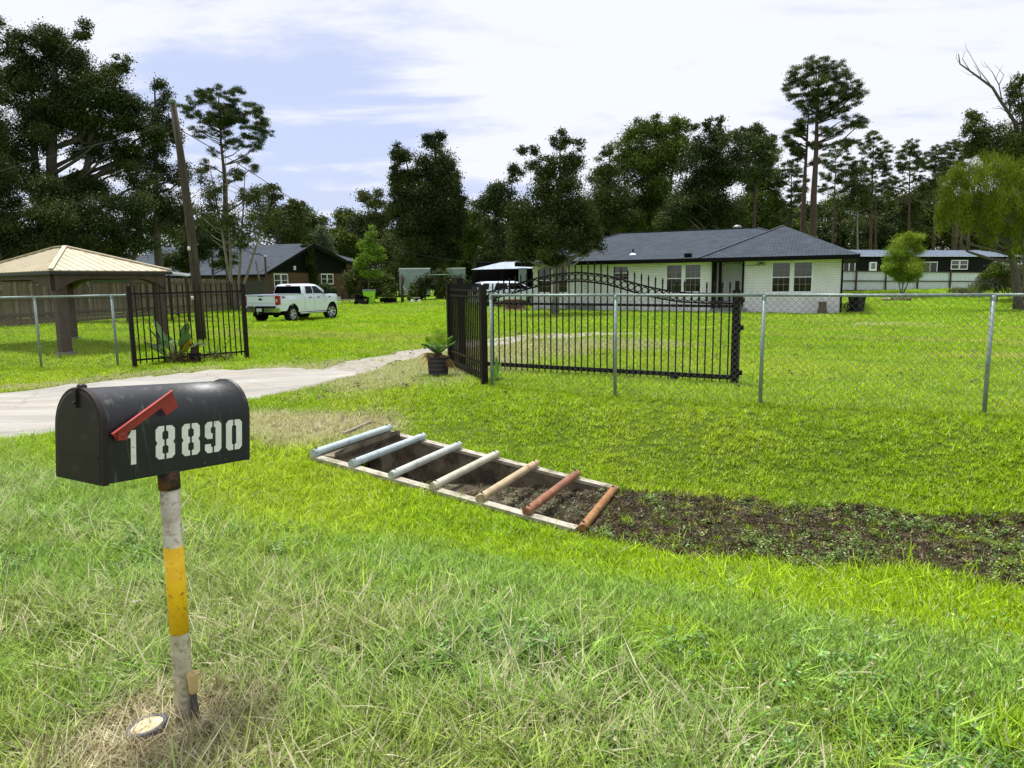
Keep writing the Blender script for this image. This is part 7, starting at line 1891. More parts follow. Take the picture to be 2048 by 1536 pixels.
def tree(name, px, py, Y, blobs, label, leafm, barkm=BARK, cat='tree', group=None, dens=1.0, lsize=4.0, clump=.30, base_r=.25, seed=1, depth=.9, aspect=.5, up=.3, top=None, clumpn=1.0, gnarl=.12, tmin=.25, base_z=None, flatten=1.0, curve=.35, trunks=None, extra_limbs=()):
    """blobs: (px,py,rx,ry) as seen at distance Y; leaf size and clumps in the same unit scaled to metres"""
    r = random.Random(seed); rn = np.random.default_rng(seed)
    b_ = atY(px, py, Y); b_.z = gz(b_.x, b_.y) if base_z is None else base_z
    t = thing(name, b_, 0, label, cat, group); S_ = Y / FPX
    C = []; Rr = []; nl = 0
    if name == 'pine_tree': blobs = [(b0[0] + (b0[2] * .12 * math.sin(i * 7.1)), b0[1] + 2, b0[2] * 1.05, b0[3] * 1.55) for i, b0 in enumerate(blobs)]
    for bl in blobs:
        bx, by, rx, ry = bl[:4]; dz = bl[4] if len(bl) > 4 else 0
        c = atY(bx, by, Y) - b_; rx *= S_; ry *= S_; rd = max(rx, ry * .6) * depth
        cr = (clump + .14) * min(rx, ry); cr = min(max(cr, .25), 1.7)
        k = max(3, int(clumpn * 2.6 * (rx * ry * rd) ** (1 / 1.5) / (cr ** 2)))
        d = rn.normal(size=(k, 3)); d /= np.linalg.norm(d, axis=1)[:, None]; q = rn.random(k) ** (1 / 3.2)
        for i in range(k):
            C.append((c.x + d[i, 0] * q[i] * max(rx - cr * .45, .05), c.y + d[i, 1] * q[i] * max(rd - cr * .45, .05) + dz, c.z + d[i, 2] * q[i] * max(ry - cr * .4, .05))); w = cr * rn.uniform(.6, 1.25); Rr.append((w, w, w * .72 * flatten))
        nl += dens * 3.1416 * rx * ry / (.5 * aspect * (lsize * S_) ** 2 * .5) * 3.0
    leaves_cloud('crown', C, Rr, int(nl), lsize * S_, leafm, seed + 100, t, up=up, aspect=aspect, shell=1)
    idx_ = list(range(len(C))); r.shuffle(idx_)
    tp = (atY(top[0], top[1], Y) - b_) if top else None
    lim = [C[i] for i in idx_[:min(len(C), 46)]]
    mb = MB()
    if trunks:
        for k, (tx, ty, br) in enumerate(trunks):
            sel = [c for c in lim if True][k::len(trunks)]; tp = atY(tx, ty, Y) - b_; grow(sel, (r.uniform(-.15, .15), r.uniform(-.1, .1), 0), r, barkm, mb, br, gnarl=gnarl, tmin=tmin, leader_top=tp, curve=curve)
    else: grow(lim, (0, 0, 0), r, barkm, mb, base_r, gnarl=gnarl, tmin=tmin, leader_top=tp, curve=curve)
    for pts, rad in extra_limbs:
        P = [atY(x, y, Y) - b_ for x, y in pts]; mb.tube(P, [rad * (1 - .8 * i / (len(P) - 1)) for i in range(len(P))], 6)
    mb.build('trunk', barkm, t)
    return t

# magnolia in front of the white house
tree('magnolia_tree', 1109, 618, 37.5, [(1105, 470, 92, 52), (1080, 420, 62, 48), (1150, 430, 55, 50), (1110, 375, 58, 42), (1085, 335, 36, 30), (1135, 330, 30, 32), (1065, 300, 14, 12), (1125, 285, 26, 16), (1158, 292, 10, 12), (1122, 266, 7, 8), (1060, 500, 42, 26), (1165, 490, 42, 22), (1195, 470, 18, 25), (1112, 520, 34, 14), (1035, 455, 22, 30), (1045, 300, 8, 6)],
     'dark magnolia tree standing right in front of the white brick house', leaf_mat('magnolia_leaves', [(0, (0.0158, 0.0196, 0.0076)), (.5, (0.0428, 0.0543, 0.0153)), (.8, (0.0844, 0.0966, 0.0284)), (1, (0.1688, 0.1734, 0.0655))], trans=.06, gloss=.015), BARKL, seed=3, lsize=4.6, base_r=.20, depth=.8, dens=1.0)
# twin-topped sweetgum
tree('sweetgum_tree', 880, 595, 70, [(803, 305, 22, 24), (806, 350, 28, 40), (812, 410, 34, 50), (868, 285, 22, 28), (872, 330, 40, 40), (880, 385, 50, 50), (868, 450, 62, 50), (835, 460, 50, 45), (895, 440, 34, 50), (838, 380, 34, 44), (800, 400, 26, 56), (892, 350, 26, 50), (908, 410, 22, 56), (858, 420, 50, 50), (850, 510, 60, 35), (905, 495, 30, 45)],
     'tall dense dark tree with two pointed tops, left of the tin shed', L_DARK, seed=5, lsize=4.2, base_r=.35, top=(870, 262), dens=1.35, trunks=[(870, 262, .35), (803, 290, .28), (860, 480, .2)])
# giant at the left
tree('oak_tree', 95, 640, 34, [(118, 85, 66, 42), (52, 118, 40, 62), (165, 62, 24, 24), (30, 190, 55, 70), (100, 180, 75, 75), (185, 150, 60, 55), (245, 128, 22, 24), (215, 215, 65, 55), (140, 270, 85, 55), (30, 290, 60, 60), (262, 235, 42, 45), (230, 300, 50, 35), (300, 270, 30, 40), (60, 370, 60, 50), (170, 380, 50, 45), (270, 350, 45, 45)],
     'giant spreading dark oak filling the upper left behind the gazebo', L_DARK, seed=7, lsize=4.4, base_r=.48, dens=1.0, clump=.26, trunks=[(110, 60, .42), (60, 120, .34), (215, 170, .34)], depth=.75)
tree('oak_tree', -95, 640, 30, [(-20, 80, 45, 55), (-80, 60, 70, 80), (-70, 200, 80, 90), (-60, 330, 90, 90), (-60, 450, 90, 60)], 'dark tree cut off by the left edge, its crown filling the top left corner', L_DARK, seed=8, lsize=4.4, base_r=.4)
tree('oak_tree', 318, 630, 38, [(325, 190, 28, 34), (300, 240, 32, 34), (335, 262, 34, 32), (300, 320, 44, 42), (345, 350, 38, 44), (318, 400, 50, 40), (360, 420, 36, 40), (290, 440, 46, 34)],
     'dark rounded tree immediately behind the leaning utility pole', L_DARK, seed=9, lsize=4.2, base_r=.26, dens=.72)
# dark understorey behind the gazebo and board fence
for k, (px, Y, bl, lab) in enumerate(((20, 30, [(10, 440, 80, 60), (60, 490, 70, 45), (-40, 500, 60, 50)], 'dense dark shrub behind the left part of the gazebo roof'), (150, 31, [(130, 430, 80, 55), (170, 475, 70, 40), (90, 400, 50, 50)], 'dense dark shrub rising behind the gazebo peak'), (255, 32, [(240, 430, 66, 50), (262, 480, 52, 38), (220, 500, 46, 34)], 'dense dark glossy shrub behind the right slope of the gazebo roof'),
        (352, 42, [(395, 470, 26, 22), (380, 520, 34, 36), (398, 500, 28, 36), (340, 520, 30, 16)], 'shaggy dark shrub hanging right of the utility pole, over the board fence'))):
    tree('evergreen_shrub', px, 620, Y, bl, lab, L_DARK, cat='shrub', seed=20 + k, lsize=4.4, base_r=.12, tmin=.1)
# umbrella-topped pine left
tree('pine_tree', 462, 600, 52, [(425, 182, 30, 11), (398, 195, 26, 10), (462, 190, 26, 12), (445, 210, 34, 10), (500, 215, 24, 9), (520, 232, 18, 10), (380, 215, 22, 12), (470, 235, 30, 9), (415, 235, 26, 9), (525, 268, 22, 12), (498, 262, 22, 10), (508, 292, 18, 7), (440, 262, 22, 9), (400, 262, 18, 9), (488, 320, 14, 8), (428, 300, 12, 8), (505, 335, 12, 7), (455, 232, 40, 12), (430, 240, 30, 10), (520, 250, 16, 12), (470, 285, 26, 10), (415, 330, 16, 10), (470, 350, 20, 10), (500, 385, 22, 12)],
     'tall umbrella-topped pine with an open crown, just right of the utility pole', L_PINE, BARKP, seed=31, lsize=4.2, aspect=.22, base_r=.24, top=(437, 190), clump=.24, dens=.70, tmin=.45, clumpn=.8, depth=.8, flatten=.7)
tree('evergreen_shrub', 430, 620, 50, [(420, 480, 40, 34), (400, 450, 40, 34), (450, 520, 30, 24), (360, 470, 40, 40)], 'olive shrub mass low behind the pine trunk, above the dark slate roof', L_OLIVE, cat='shrub', seed=30, base_r=.1, tmin=.1)
tree('bare_stemmed_tree', 470, 618, 47.5, [(420, 400, 24, 40), (395, 440, 28, 36), (455, 440, 30, 36), (440, 370, 16, 22), (480, 480, 26, 20), (520, 400, 22, 30), (505, 440, 30, 30), (550, 430, 22, 26), (470, 350, 10, 16), (400, 350, 10, 22), (490, 395, 14, 22)],
     'thin many-stemmed tree with sparse olive leaves, in front of the dark slate roof', L_OLIVE, BARKL, seed=33, lsize=4.2, dens=.45, clump=.5, trunks=[(418, 320, .13), (450, 300, .11), (492, 330, .11), (540, 400, .12)], tmin=.2, clumpn=1.1)
# generic background trees, each with its own crown seen between the named ones
bgs = [
    ('broadleaf_tree', 560, 600, 75, [(545, 385, 22, 22), (540, 430, 34, 40), (575, 450, 40, 40), (590, 410, 22, 12)], 'rounded dark tree above the ridge of the dark slate roof', L_OLIVE, 41),
    ('broadleaf_tree', 640, 600, 85, [(600, 440, 34, 40), (635, 455, 26, 30), (620, 480, 40, 26)], 'olive tree just behind the black gable peak', L_MID, 42),
    ('grey_leafed_tree', 648, 600, 78, [(645, 475, 26, 32), (650, 505, 30, 20)], 'pale grey-leafed tree showing above the right slope of the black gable', L_GREYG, 43),
    ('broadleaf_tree', 690, 600, 95, [(690, 440, 30, 22), (700, 470, 34, 40), (720, 500, 34, 26)], 'green tree low on the skyline left of the two-topped tree', L_MID, 44),
    ('broadleaf_tree', 752, 600, 88, [(745, 395, 30, 22), (765, 420, 36, 30), (755, 460, 40, 40), (770, 500, 40, 40)], 'reddish brown tree touching the left side of the two-topped tree', L_OLIVE, 45),
    ('broadleaf_tree', 950, 600, 80, [(930, 450, 32, 42), (955, 440, 26, 40), (950, 500, 44, 44)], 'dark green tree low between the two-topped tree and the tin shed', L_MID, 46),
    ('broadleaf_tree', 1000, 600, 66, [(1000, 390, 32, 38), (985, 430, 34, 50), (1025, 440, 36, 60), (1000, 500, 50, 40), (1030, 350, 22, 22)], 'dark thicket tree above the tin shed roof', L_DARK, 47),
    ('broadleaf_tree', 1230, 560, 62, [(1200, 345, 30, 30), (1235, 380, 45, 50), (1195, 420, 45, 50), (1250, 440, 50, 36), (1215, 300, 14, 14)], 'reddish dark tree between the magnolia and the big green tree', L_OLIVE, 48),
    ('broadleaf_tree', 1315, 560, 64, [(1300, 265, 45, 32), (1330, 250, 36, 24), (1265, 300, 40, 34), (1290, 330, 60, 50), (1340, 310, 50, 50), (1300, 400, 70, 60), (1360, 260, 28, 22), (1240, 330, 24, 26), (1320, 445, 70, 30)], 'broad bright-topped green tree rising highest behind the white house', L_MID, 49),
    ('sweetgum_tree', 1425, 560, 56, [(1415, 250, 12, 16), (1440, 246, 10, 16), (1390, 256, 8, 12), (1415, 290, 48, 32), (1440, 330, 58, 44), (1400, 350, 66, 50), (1430, 400, 66, 50), (1375, 420, 60, 46), (1445, 440, 50, 30), (1350, 440, 40, 30)], 'very dark dense sweetgum behind the middle of the white house roof', L_DARK, 50),
    ('pine_tree', 1505, 560, 68, [(1480, 270, 24, 12), (1510, 262, 20, 14), (1535, 275, 16, 14), (1500, 300, 36, 26), (1530, 320, 26, 30), (1500, 350, 30, 26)], 'open-crowned pine right of the dark sweetgum', L_PINE, 51),
    ('broadleaf_tree', 1525, 560, 72, [(1545, 320, 18, 34), (1530, 370, 36, 40), (1550, 400, 24, 36), (1510, 420, 44, 40), (1530, 450, 44, 26)], 'yellow-green tree behind the right end of the white house ridge', leaf_mat('leaves_yellowish', [(0, (0.0500, 0.0710, 0.0138)), (.5, (0.0938, 0.1349, 0.0207)), (1, (0.1625, 0.2130, 0.0460))], trans=.25), 52),
]
for nm, px, py, Y, bl, lab, lm, sd_ in bgs:
    tree(nm, px, py, Y, bl, lab, lm, BARKP if 'pine' in nm else BARK, seed=sd_, lsize=4.2, base_r=.24, dens=.95)
# tall pines at the right
def pine(px, py, Y, toppx, toppy, bl, lab, seed, br, dens=.58, lm=L_PINE, group=None, lsize=4.0):
    tree('pine_tree', px, py, Y, bl, lab, lm, BARKP, seed=seed, lsize=lsize, aspect=.24, base_r=br, top=(toppx, toppy), clump=.14, dens=dens, tmin=.42, clumpn=.7, depth=.85, flatten=.75, gnarl=.08, group=group)
pine(1622, 560, 54, 1638, 140, [(1632, 128, 30, 12), (1600, 145, 26, 14), (1665, 140, 30, 14), (1640, 165, 44, 18), (1700, 170, 26, 18), (1590, 175, 20, 14), (1620, 200, 36, 14), (1690, 205, 36, 14), (1722, 180, 18, 14), (1655, 225, 26, 12), (1610, 235, 22, 10), (1705, 240, 26, 12), (1725, 245, 14, 8), (1660, 262, 30, 9), (1700, 285, 26, 9), (1640, 290, 18, 7), (1580, 160, 14, 10), (1650, 190, 40, 14)], 'tallest pine on the right, straight trunk under a wide open crown', 60, .34)
pine(1600, 560, 55, 1618, 210, [(1585, 265, 16, 10), (1600, 255, 16, 9), (1590, 290, 16, 9), (1625, 285, 12, 8), (1580, 282, 12, 8), (1600, 310, 14, 8), (1632, 320, 10, 7)], 'second tall pine trunk immediately left of the tallest pine, with a thin crown', 61, .26, dens=1.2)
pine(1582, 560, 70, 1583, 335, [(1582, 335, 22, 12), (1600, 360, 18, 14), (1562, 355, 16, 12), (1590, 395, 24, 18), (1575, 425, 26, 16)], 'short round-headed pine left of the two tall trunks', 62, .2)
pine(1664, 560, 79, 1672, 300, [(1675, 300, 24, 12), (1655, 320, 22, 12), (1692, 322, 20, 12), (1665, 345, 30, 11), (1650, 375, 16, 9), (1690, 365, 18, 12)], 'slim pine right behind the tallest pine', 63, .17)
tree('broadleaf_tree', 1716, 560, 79, [(1715, 350, 24, 22), (1712, 385, 26, 24), (1730, 400, 18, 22), (1700, 410, 18, 20)], 'small tree with a forked pale trunk among the pines', L_OLIVE, BARKL, seed=64, base_r=.13, dens=.8, lsize=4.2, tmin=.4)
pine(1740, 560, 80, 1747, 275, [(1747, 272, 18, 10), (1730, 295, 20, 12), (1765, 298, 20, 12), (1748, 320, 30, 12), (1772, 340, 16, 10), (1735, 350, 18, 12), (1760, 372, 24, 10)], 'twin-trunked pine in the middle of the right-hand gap', 65, .17)
pine(1752, 560, 81, 1752, 330, [(1780, 362, 14, 9), (1738, 380, 12, 9)], 'bare straight pine trunk beside the twin-trunked pine', 66, .15)
pine(1818, 560, 82, 1820, 290, [(1822, 288, 16, 10), (1808, 310, 18, 12), (1838, 312, 16, 10), (1822, 335, 26, 12), (1800, 362, 18, 10), (1840, 360, 18, 10), (1800, 330, 10, 8), (1785, 380, 14, 8)], 'pine standing alone against the sky above the small willow', 67, .18)
pine(1866, 560, 83, 1872, 300, [(1870, 302, 18, 10), (1855, 322, 18, 14), (1888, 325, 16, 14), (1868, 350, 24, 16), (1850, 385, 20, 12)], 'pine left of the yellow-green willow', 68, .17)
pine(1906, 560, 84, 1908, 290, [(1905, 292, 18, 10), (1890, 312, 16, 12), (1922, 310, 18, 14), (1900, 340, 26, 16), (1925, 350, 16, 16), (1890, 370, 16, 12)], 'pine half hidden by the yellow-green willow', 69, .17)
for k, (bx, by, rx, ry, w_) in enumerate(((1205, 430, 50, 40, 'the gap between the magnolia and the ridge'), (1265, 435, 50, 44, 'the left end of the ridge'), (1340, 435, 56, 44, 'the left middle of the ridge'), (1420, 440, 56, 40, 'the right middle of the ridge'), (1490, 435, 50, 44, 'the turbine vent'), (1560, 445, 46, 40, 'the right hip'), (1140, 440, 50, 40, 'the magnolia'), (1075, 450, 46, 44, 'the left hip'))):
    tree('forest_tree', bx, 560, 70 + k % 3 * 3, [(bx, by, rx, ry), (bx + 6, by + 36, rx, 30), (bx - 8, by - 14, rx * .7, 26)], 'dark tree beyond the white house, behind ' + w_, (L_DARK, L_OLIVE, L_MID)[k % 3], BARK, group='dark trees massed behind the white house', seed=160 + k, lsize=4.2, base_r=.2, dens=.9)
for k, (bx, by, rx, ry, w_) in enumerate(((585, 470, 46, 36, 'the black gable peak'), (675, 490, 46, 34, 'the right slope of the black gable'), (735, 470, 44, 44, 'the slender sapling'), (800, 500, 44, 46, 'the wooden post'), (870, 500, 50, 44, 'the pale trailer'), (935, 500, 48, 46, 'the pipe arbour'), (990, 480, 48, 50, 'the tin shed'), (415, 480, 50, 40, 'the dark slate roof'))):
    tree('forest_tree', bx, 590, 84 + k % 3 * 4, [(bx, by, rx, ry), (bx + 6, by + 46, rx * 1.05, 40), (bx - 10, by - 10, rx * .7, 26), (bx + 16, by - 16, rx * .5, 20)], 'dark forest tree in the far treeline behind ' + w_, (L_OLIVE, L_MID, L_DARK)[k % 3], BARK, group='dark trees of the treeline behind the yard', seed=190 + k, lsize=4.2, base_r=.2, dens=.9)
for k, (bx, by, rx, ry, w_) in enumerate(((1625, 440, 40, 38, 'the two tall pine trunks'), (1680, 425, 40, 42, 'the slim pine'), (1735, 425, 40, 40, 'the twin-trunked pine'), (1785, 415, 36, 40, 'the top of the small willow'), (1850, 400, 44, 40, 'the lone pine'))):
    tree('forest_tree', bx, 560, 100 + k % 2 * 4, [(bx, by, rx, ry), (bx + 6, by + 40, rx * 1.1, 40), (bx - 10, by - 14, rx * .6, 24), (bx + 14, by - 20, rx * .4, 18)], 'forest tree farthest back, behind ' + w_, (L_OLIVE, L_MID)[k % 2], BARK, group='farthest forest trees between the pines', seed=210 + k, lsize=4.2, base_r=.2, dens=.75)
fb = [(1565, 470, 60, 36), (1610, 480, 40, 26), (1650, 470, 36, 34), (1700, 462, 40, 34), (1745, 460, 40, 34), (1790, 450, 44, 42), (1840, 440, 44, 44), (1880, 430, 44, 50), (1935, 430, 50, 50), (1990, 440, 50, 46), (2040, 440, 50, 50), (2090, 430, 60, 60), (1820, 402, 26, 16)]
FBL = ['just right of the white house ridge', 'between the two tall pine trunks', 'behind the slim pine', 'behind the forked pale tree', 'behind the twin-trunked pine', 'above the left of the small willow', 'directly above the small willow', 'below the pine beside the big willow', 'behind the left edge of the big willow', 'behind the middle of the big willow', 'behind the right part of the big willow', 'cut off by the right edge of the view', 'rising as a low hump left of the lone pine']
for k, (bx, by, rx, ry) in enumerate(fb):
    tree('forest_tree', bx, 560, 88 + (k % 4) * 3, [(bx, by, rx, ry), (bx + 8, by + 40, rx * 1.0, 30), (bx - 10, by + 22, rx * .8, 30)], 'dark forest tree ' + FBL[k], L_DARK if k % 3 else L_OLIVE, BARK, group='dark forest trees behind the black metal building', seed=80 + k, lsize=4.2, base_r=.2, dens=.85)
for k, px in enumerate((1906, 1916, 1930, 1986)):
    q = atY(px, 560, 79); z0 = gz(q.x, q.y); mb = MB(); mb.tube([(0, 0, -.2), (.05, 0, 4), (.1, 0, 10.5)], [.17, .15, .10], 8); o = mb.build('dead_pine', BARKP, None, (q.x, q.y, z0)); tag(o, 'bare brown pine trunk behind the black building, ' + ['first under the left edge of the willow', 'second under the left edge of the willow', 'third under the willow', 'alone towards the right end of its roof'][k], 'tree', 'bare trunks behind the black building')
# big dark tree and dead limbs at the right edge
dead = [([(2052, 330), (2035, 255), (2022, 232), (2000, 200), (1985, 175), (1962, 158), (1940, 142), (1920, 128), (1917, 108)], .11), ([(1985, 175), (1972, 158), (1958, 140), (1945, 118), (1932, 95)], .03), ([(1940, 142), (1925, 118), (1930, 100)], .025), ([(2005, 208), (1998, 170), (1985, 145), (1968, 124)], .035), ([(1998, 170), (2008, 150), (1990, 130)], .025), ([(2040, 250), (2015, 225), (2003, 217), (1984, 216)], .04), ([(1945, 118), (1938, 105), (1930, 98)], .012), ([(1932, 95), (1930, 84)], .01), ([(1920, 128), (1912, 115), (1915, 100)], .015), ([(1975, 135), (1966, 132), (1962, 120)], .012), ([(1950, 150), (1938, 150), (1922, 140)], .015), ([(2000, 200), (1990, 190), (1982, 192)], .015), ([(1990, 160), (2000, 140), (2008, 128)], .015), ([(2045, 270), (2048, 220), (2040, 180), (2046, 150)], .08), ([(2020, 225), (2018, 185), (2022, 150)], .05), ([(1962, 158), (1960, 148), (1948, 130)], .03)]
tree('half_dead_tree', 2064, 600, 42, [(1955, 262, 32, 26), (1945, 232, 18, 16), (1985, 280, 44, 32), (2030, 290, 40, 40), (1960, 300, 34, 24), (2070, 260, 50, 60), (2035, 200, 22, 34), (2045, 160, 14, 20), (2025, 175, 12, 16), (2100, 330, 70, 70), (2010, 310, 44, 24)], 'large dark tree at the right edge with bare dead limbs', L_OLIVE, BARK, seed=71, lsize=4.4, base_r=.42, top=(2052, 300), dens=.8, extra_limbs=dead)
# willows
tree('willow_tree', 2040, 600, 36, [(1950, 355, 50, 26), (2000, 340, 45, 20), (2040, 345, 40, 30), (1915, 385, 38, 34), (1900, 420, 26, 36), (1960, 400, 55, 45), (2020, 400, 50, 45), (2060, 420, 40, 60), (1885, 430, 14, 24), (1990, 460, 36, 36), (2035, 480, 34, 44), (1895, 372, 20, 16), (1925, 345, 26, 14), (1878, 450, 8, 18), (1940, 440, 30, 24), (1975, 322, 22, 9)],
     'yellow-green drooping willow at the right edge, in front of the forest', L_LIME, BARK, seed=72, lsize=6.0, aspect=.15, up=2.2, base_r=.24, dens=.52, clump=.08, top=(2010, 380), flatten=2.2, clumpn=.55)
tree('willow_shrub', 1806, 588, 47, [(1822, 470, 14, 18), (1835, 485, 12, 16), (1812, 492, 22, 22), (1830, 512, 24, 22), (1790, 515, 22, 20), (1812, 532, 34, 24), (1780, 535, 20, 16), (1838, 540, 20, 20), (1805, 550, 36, 14)],
     'small windswept bright green willow in front of the corrugated fence', leaf_mat('leaves_willow_young', [(0, (0.0870, 0.1400, 0.0144)), (.5, (0.1885, 0.2800, 0.0240)), (1, (0.3480, 0.4340, 0.0600))], trans=.3), BARKL, cat='tree', seed=73, lsize=5.5, aspect=.14, up=-.6, base_r=.06, dens=1.25, clump=.5, trunks=[(1815, 500, .05), (1790, 520, .045), (1835, 520, .045)], tmin=.15)
REED = leaf_mat('reed_blades', [(0, (0.05, 0.05, 0.025)), (.4, (0.12, 0.11, 0.06)), (.7, (0.09, 0.14, 0.03)), (1, (0.24, 0.22, 0.13))])
def reeds(px, py, Y, blobs, label, seed, n=2600):
    q = atY(px, py, Y); q.z = gz(q.x, q.y); t = thing('reed_clump', q, 0, label, 'reeds'); S_ = Y / FPX
    C = [tuple(atY(b_[0], b_[1], Y) - q) for b_ in blobs]; Rr = [(b_[2] * S_, b_[2] * S_ * .6, b_[3] * S_) for b_ in blobs]
    leaves_cloud('foliage', C, Rr, n, 14 * S_, REED, seed, t, up=-1.6, aspect=.07)
reeds(1990, 590, 44, [(1985, 562, 34, 22), (2025, 560, 40, 30), (1960, 574, 24, 10), (2055, 560, 30, 34), (1990, 535, 14, 12)], 'clump of tall dry reeds at the right end of the corrugated fence', 74, 5200)
reeds(1925, 585, 46, [(1915, 581, 20, 4), (1945, 583, 24, 5)], 'thin low tuft of dry grass in front of the corrugated fence', 75, 500)
tree('round_bush', 1995, 590, 43, [(1990, 540, 20, 16), (1975, 550, 14, 12), (2008, 548, 16, 14)], 'green bush poking out of the reeds at the right', L_MID, cat='bush', seed=76, base_r=.05, tmin=.1, lsize=4)
# shrubs by the brick house
tree('sapling', 735, 600, 55.5, [(742, 478, 12, 18), (728, 490, 12, 16), (752, 495, 14, 16), (735, 515, 22, 20), (760, 510, 12, 18), (740, 545, 24, 20), (718, 530, 12, 16), (745, 460, 7, 10)], 'slender bright green sapling rising behind the lime green bin', L_BRIGHT, seed=77, lsize=4.2, base_r=.07, dens=.7, clump=.45, tmin=.15)
tree('garden_shrub', 730, 600, 57.5, [(715, 555, 24, 26), (745, 565, 28, 28), (770, 572, 22, 24), (700, 570, 14, 18), (755, 548, 18, 14), (730, 585, 34, 16), (785, 580, 12, 18)], 'big loose brownish-green shrub against the end wall of the brick house', L_OLIVE, cat='shrub', seed=78, lsize=4.0, base_r=.07, dens=1.0, tmin=.1)
tree('garden_shrub', 652, 600, 56.2, [(648, 575, 10, 12), (660, 585, 16, 14)], 'small shrub under the right window of the brick house', L_DARK, cat='shrub', seed=79, lsize=4.0, base_r=.04, tmin=.1)
for k, (px, bl, lab, lm) in enumerate(((850, [(845, 575, 24, 22), (862, 560, 18, 20)], 'loose dark shrub right of the wooden post', L_DARK), (893, [(890, 570, 26, 28), (880, 545, 16, 14)], 'dark shrub tangled in the green pipe frame', L_OLIVE), (925, [(925, 575, 24, 24), (940, 585, 14, 16)], 'dark shrub at the left corner of the tin shed', L_DARK), (820, [(822, 585, 12, 14)], 'pale green shrub beside the wooden post', L_MID))):
    tree('garden_shrub', px, 600, 59.5 - k * .3, bl, lab, lm, cat='shrub', seed=140 + k, lsize=4.0, base_r=.06, tmin=.1)
# ivy on the gable
xi0, zi0 = Wg.sz(612, 492); C = []; Rr = []
for k in range(26):
    t_ = k / 25; px = 612 + 14 * t_ + random.uniform(-5, 9); py = 490 + 84 * t_; x, z = Wg.sz(px, py, -.15); C.append((x, -.16, z)); Rr.append((.55 * (1.1 - .3 * t_) * FPX / FPX, .14, .35))
iv = leaves_cloud('ivy', [tuple((Matrix.Translation(gc) @ Matrix.Rotation(gang, 4, 'Z')) @ Vector(c)) for c in C], [(.42, .42, .34)] * 26, 7000, .20, L_DARK, 91); tag(iv, 'column of dark ivy climbing the black gable between the two windows', 'ivy')
# far-off wood closing the horizon
C = []; Rr = []
for px in range(-700, 2800, 26):
    Y = 105 + random.uniform(-8, 25); top = 470 + 16 * math.sin(px * .013) + random.uniform(-14, 10)
    c = atY(px, top + 60, Y); C.append(tuple(c)); Rr.append((random.uniform(2.5, 5), 3, (70 + random.uniform(0, 12)) * Y / FPX))
fw = leaves_cloud('far_wood', C, Rr, 120000, .55, L_DARK, 92); tag(fw, 'dark far-off wood that closes the view behind everything', kind='stuff')
# ------------------------------------------------------------------ lawn, verge and ditch growth
EXCLUDE.append([tuple((cen + rt_ * a + fw_ * b_)[:2]) for a, b_ in ((-.8, -2.4), (.8, -2.4), (.8, 2.4), (-.8, 2.4))]) if False else None
T_long = [tuft('blade_tuft', 16, .060, .030, .080, .0062, 2.0, 3, M_GRASS, s, tall=.5) for s in (1, 2, 3, 4)]
T_lawn = [tuft('blade_tuft', 24, .060, .014, .034, .0062, 1.3, 2, M_GRASS, s) for s in (11, 12, 13)]
T_wide = [tuft('blade_tuft', 30, .13, .028, .05, .011, .9, 2, M_GRASS, s) for s in (21, 22, 23)]
T_far = [tuft('blade_tuft', 34, .26, .035, .06, .020, .9, 2, M_GRASS, s) for s in (31, 32, 33)]
DENS = 1.0
T_strand = [tuft('blade_tuft', 5, .05, .025, .050, .0070, 2.6, 4, M_GRASS, s, tall=.4) for s in (5, 6, 7, 8)]
plant('long_grass_strands', 1.2, 6.0, 520, T_strand, .7, 1.25, 'long loose strands of grass lying over the unmown verge', 'rough')
plant('verge_grass', 1.2, 7.5, 900 * DENS, T_long, .7, 1.15, 'longer mixed green and straw-coloured grass of the unmown verge', 'rough')
plant('lawn_grass', 1.2, 6.5, 780 * DENS, T_lawn, .85, 1.35, 'short lime green lawn grass close by', 'lawn')
plant('lawn_grass', 6.5, 13, 420 * DENS, T_lawn, 1.1, 1.7, 'short lime green lawn grass round the culvert and fence', 'lawn')
plant('lawn_grass', 13, 24, 75 * DENS, T_wide, .9, 1.5, 'mown lawn inside the gate', 'lawn')
plant('lawn_grass', 24, 38, 22 * DENS, T_far, .8, 1.3, 'mown lawn in front of the white house', 'lawn')
plant('lawn_grass', 38, 58, 11 * DENS, T_far, 1.0, 1.6, 'far lawn round the houses and the tin shed', 'lawn')
# ditch: dark litter with small broad-leaved weeds
def weed_tuft(seed, nb, rad, sz, h):
    r = np.random.default_rng(seed); V = []; F = []; T = []
    for i in range(nb):
        a = r.uniform(0, 6.283); q = rad * math.sqrt(r.random()); x, y, z = q * math.cos(a), q * math.sin(a), r.uniform(.25, 1) * h
        d = r.uniform(0, 6.283); s = sz * r.uniform(.6, 1.3); tl = r.uniform(-.5, .5); b0 = len(V); c_, s_ = math.cos(d), math.sin(d)
        V += [(x - c_ * s * .5, y - s_ * s * .5, z), (x - s_ * s * .28, y + c_ * s * .28, z + tl * s * .3), (x + c_ * s * .5, y + s_ * s * .5, z + tl * s * .4), (x + s_ * s * .28, y - c_ * s * .28, z - tl * s * .2)]
        F += [(b0, b0 + 1, b0 + 2), (b0, b0 + 2, b0 + 3)]; t = r.random() * .95; T += [t, t]
    return bpy.data.objects.new('weed_tuft', fast_mesh('weed_tuft', V, np.array(F), M_GRASS, tint=T))
W_s = [weed_tuft(s, 16, .045, .026, .07) for s in (41, 42, 43)]
W_l = [weed_tuft(s, 26, .07, .030, .018) for s in (51, 52, 53)] 
def ditch_points(n, lo, hi):
    u = rng.uniform(U1 - .2, 9.5, n); v = rng.uniform(V0 - .1, V1 + .5, n); x, y = xy(u, v); return x, y
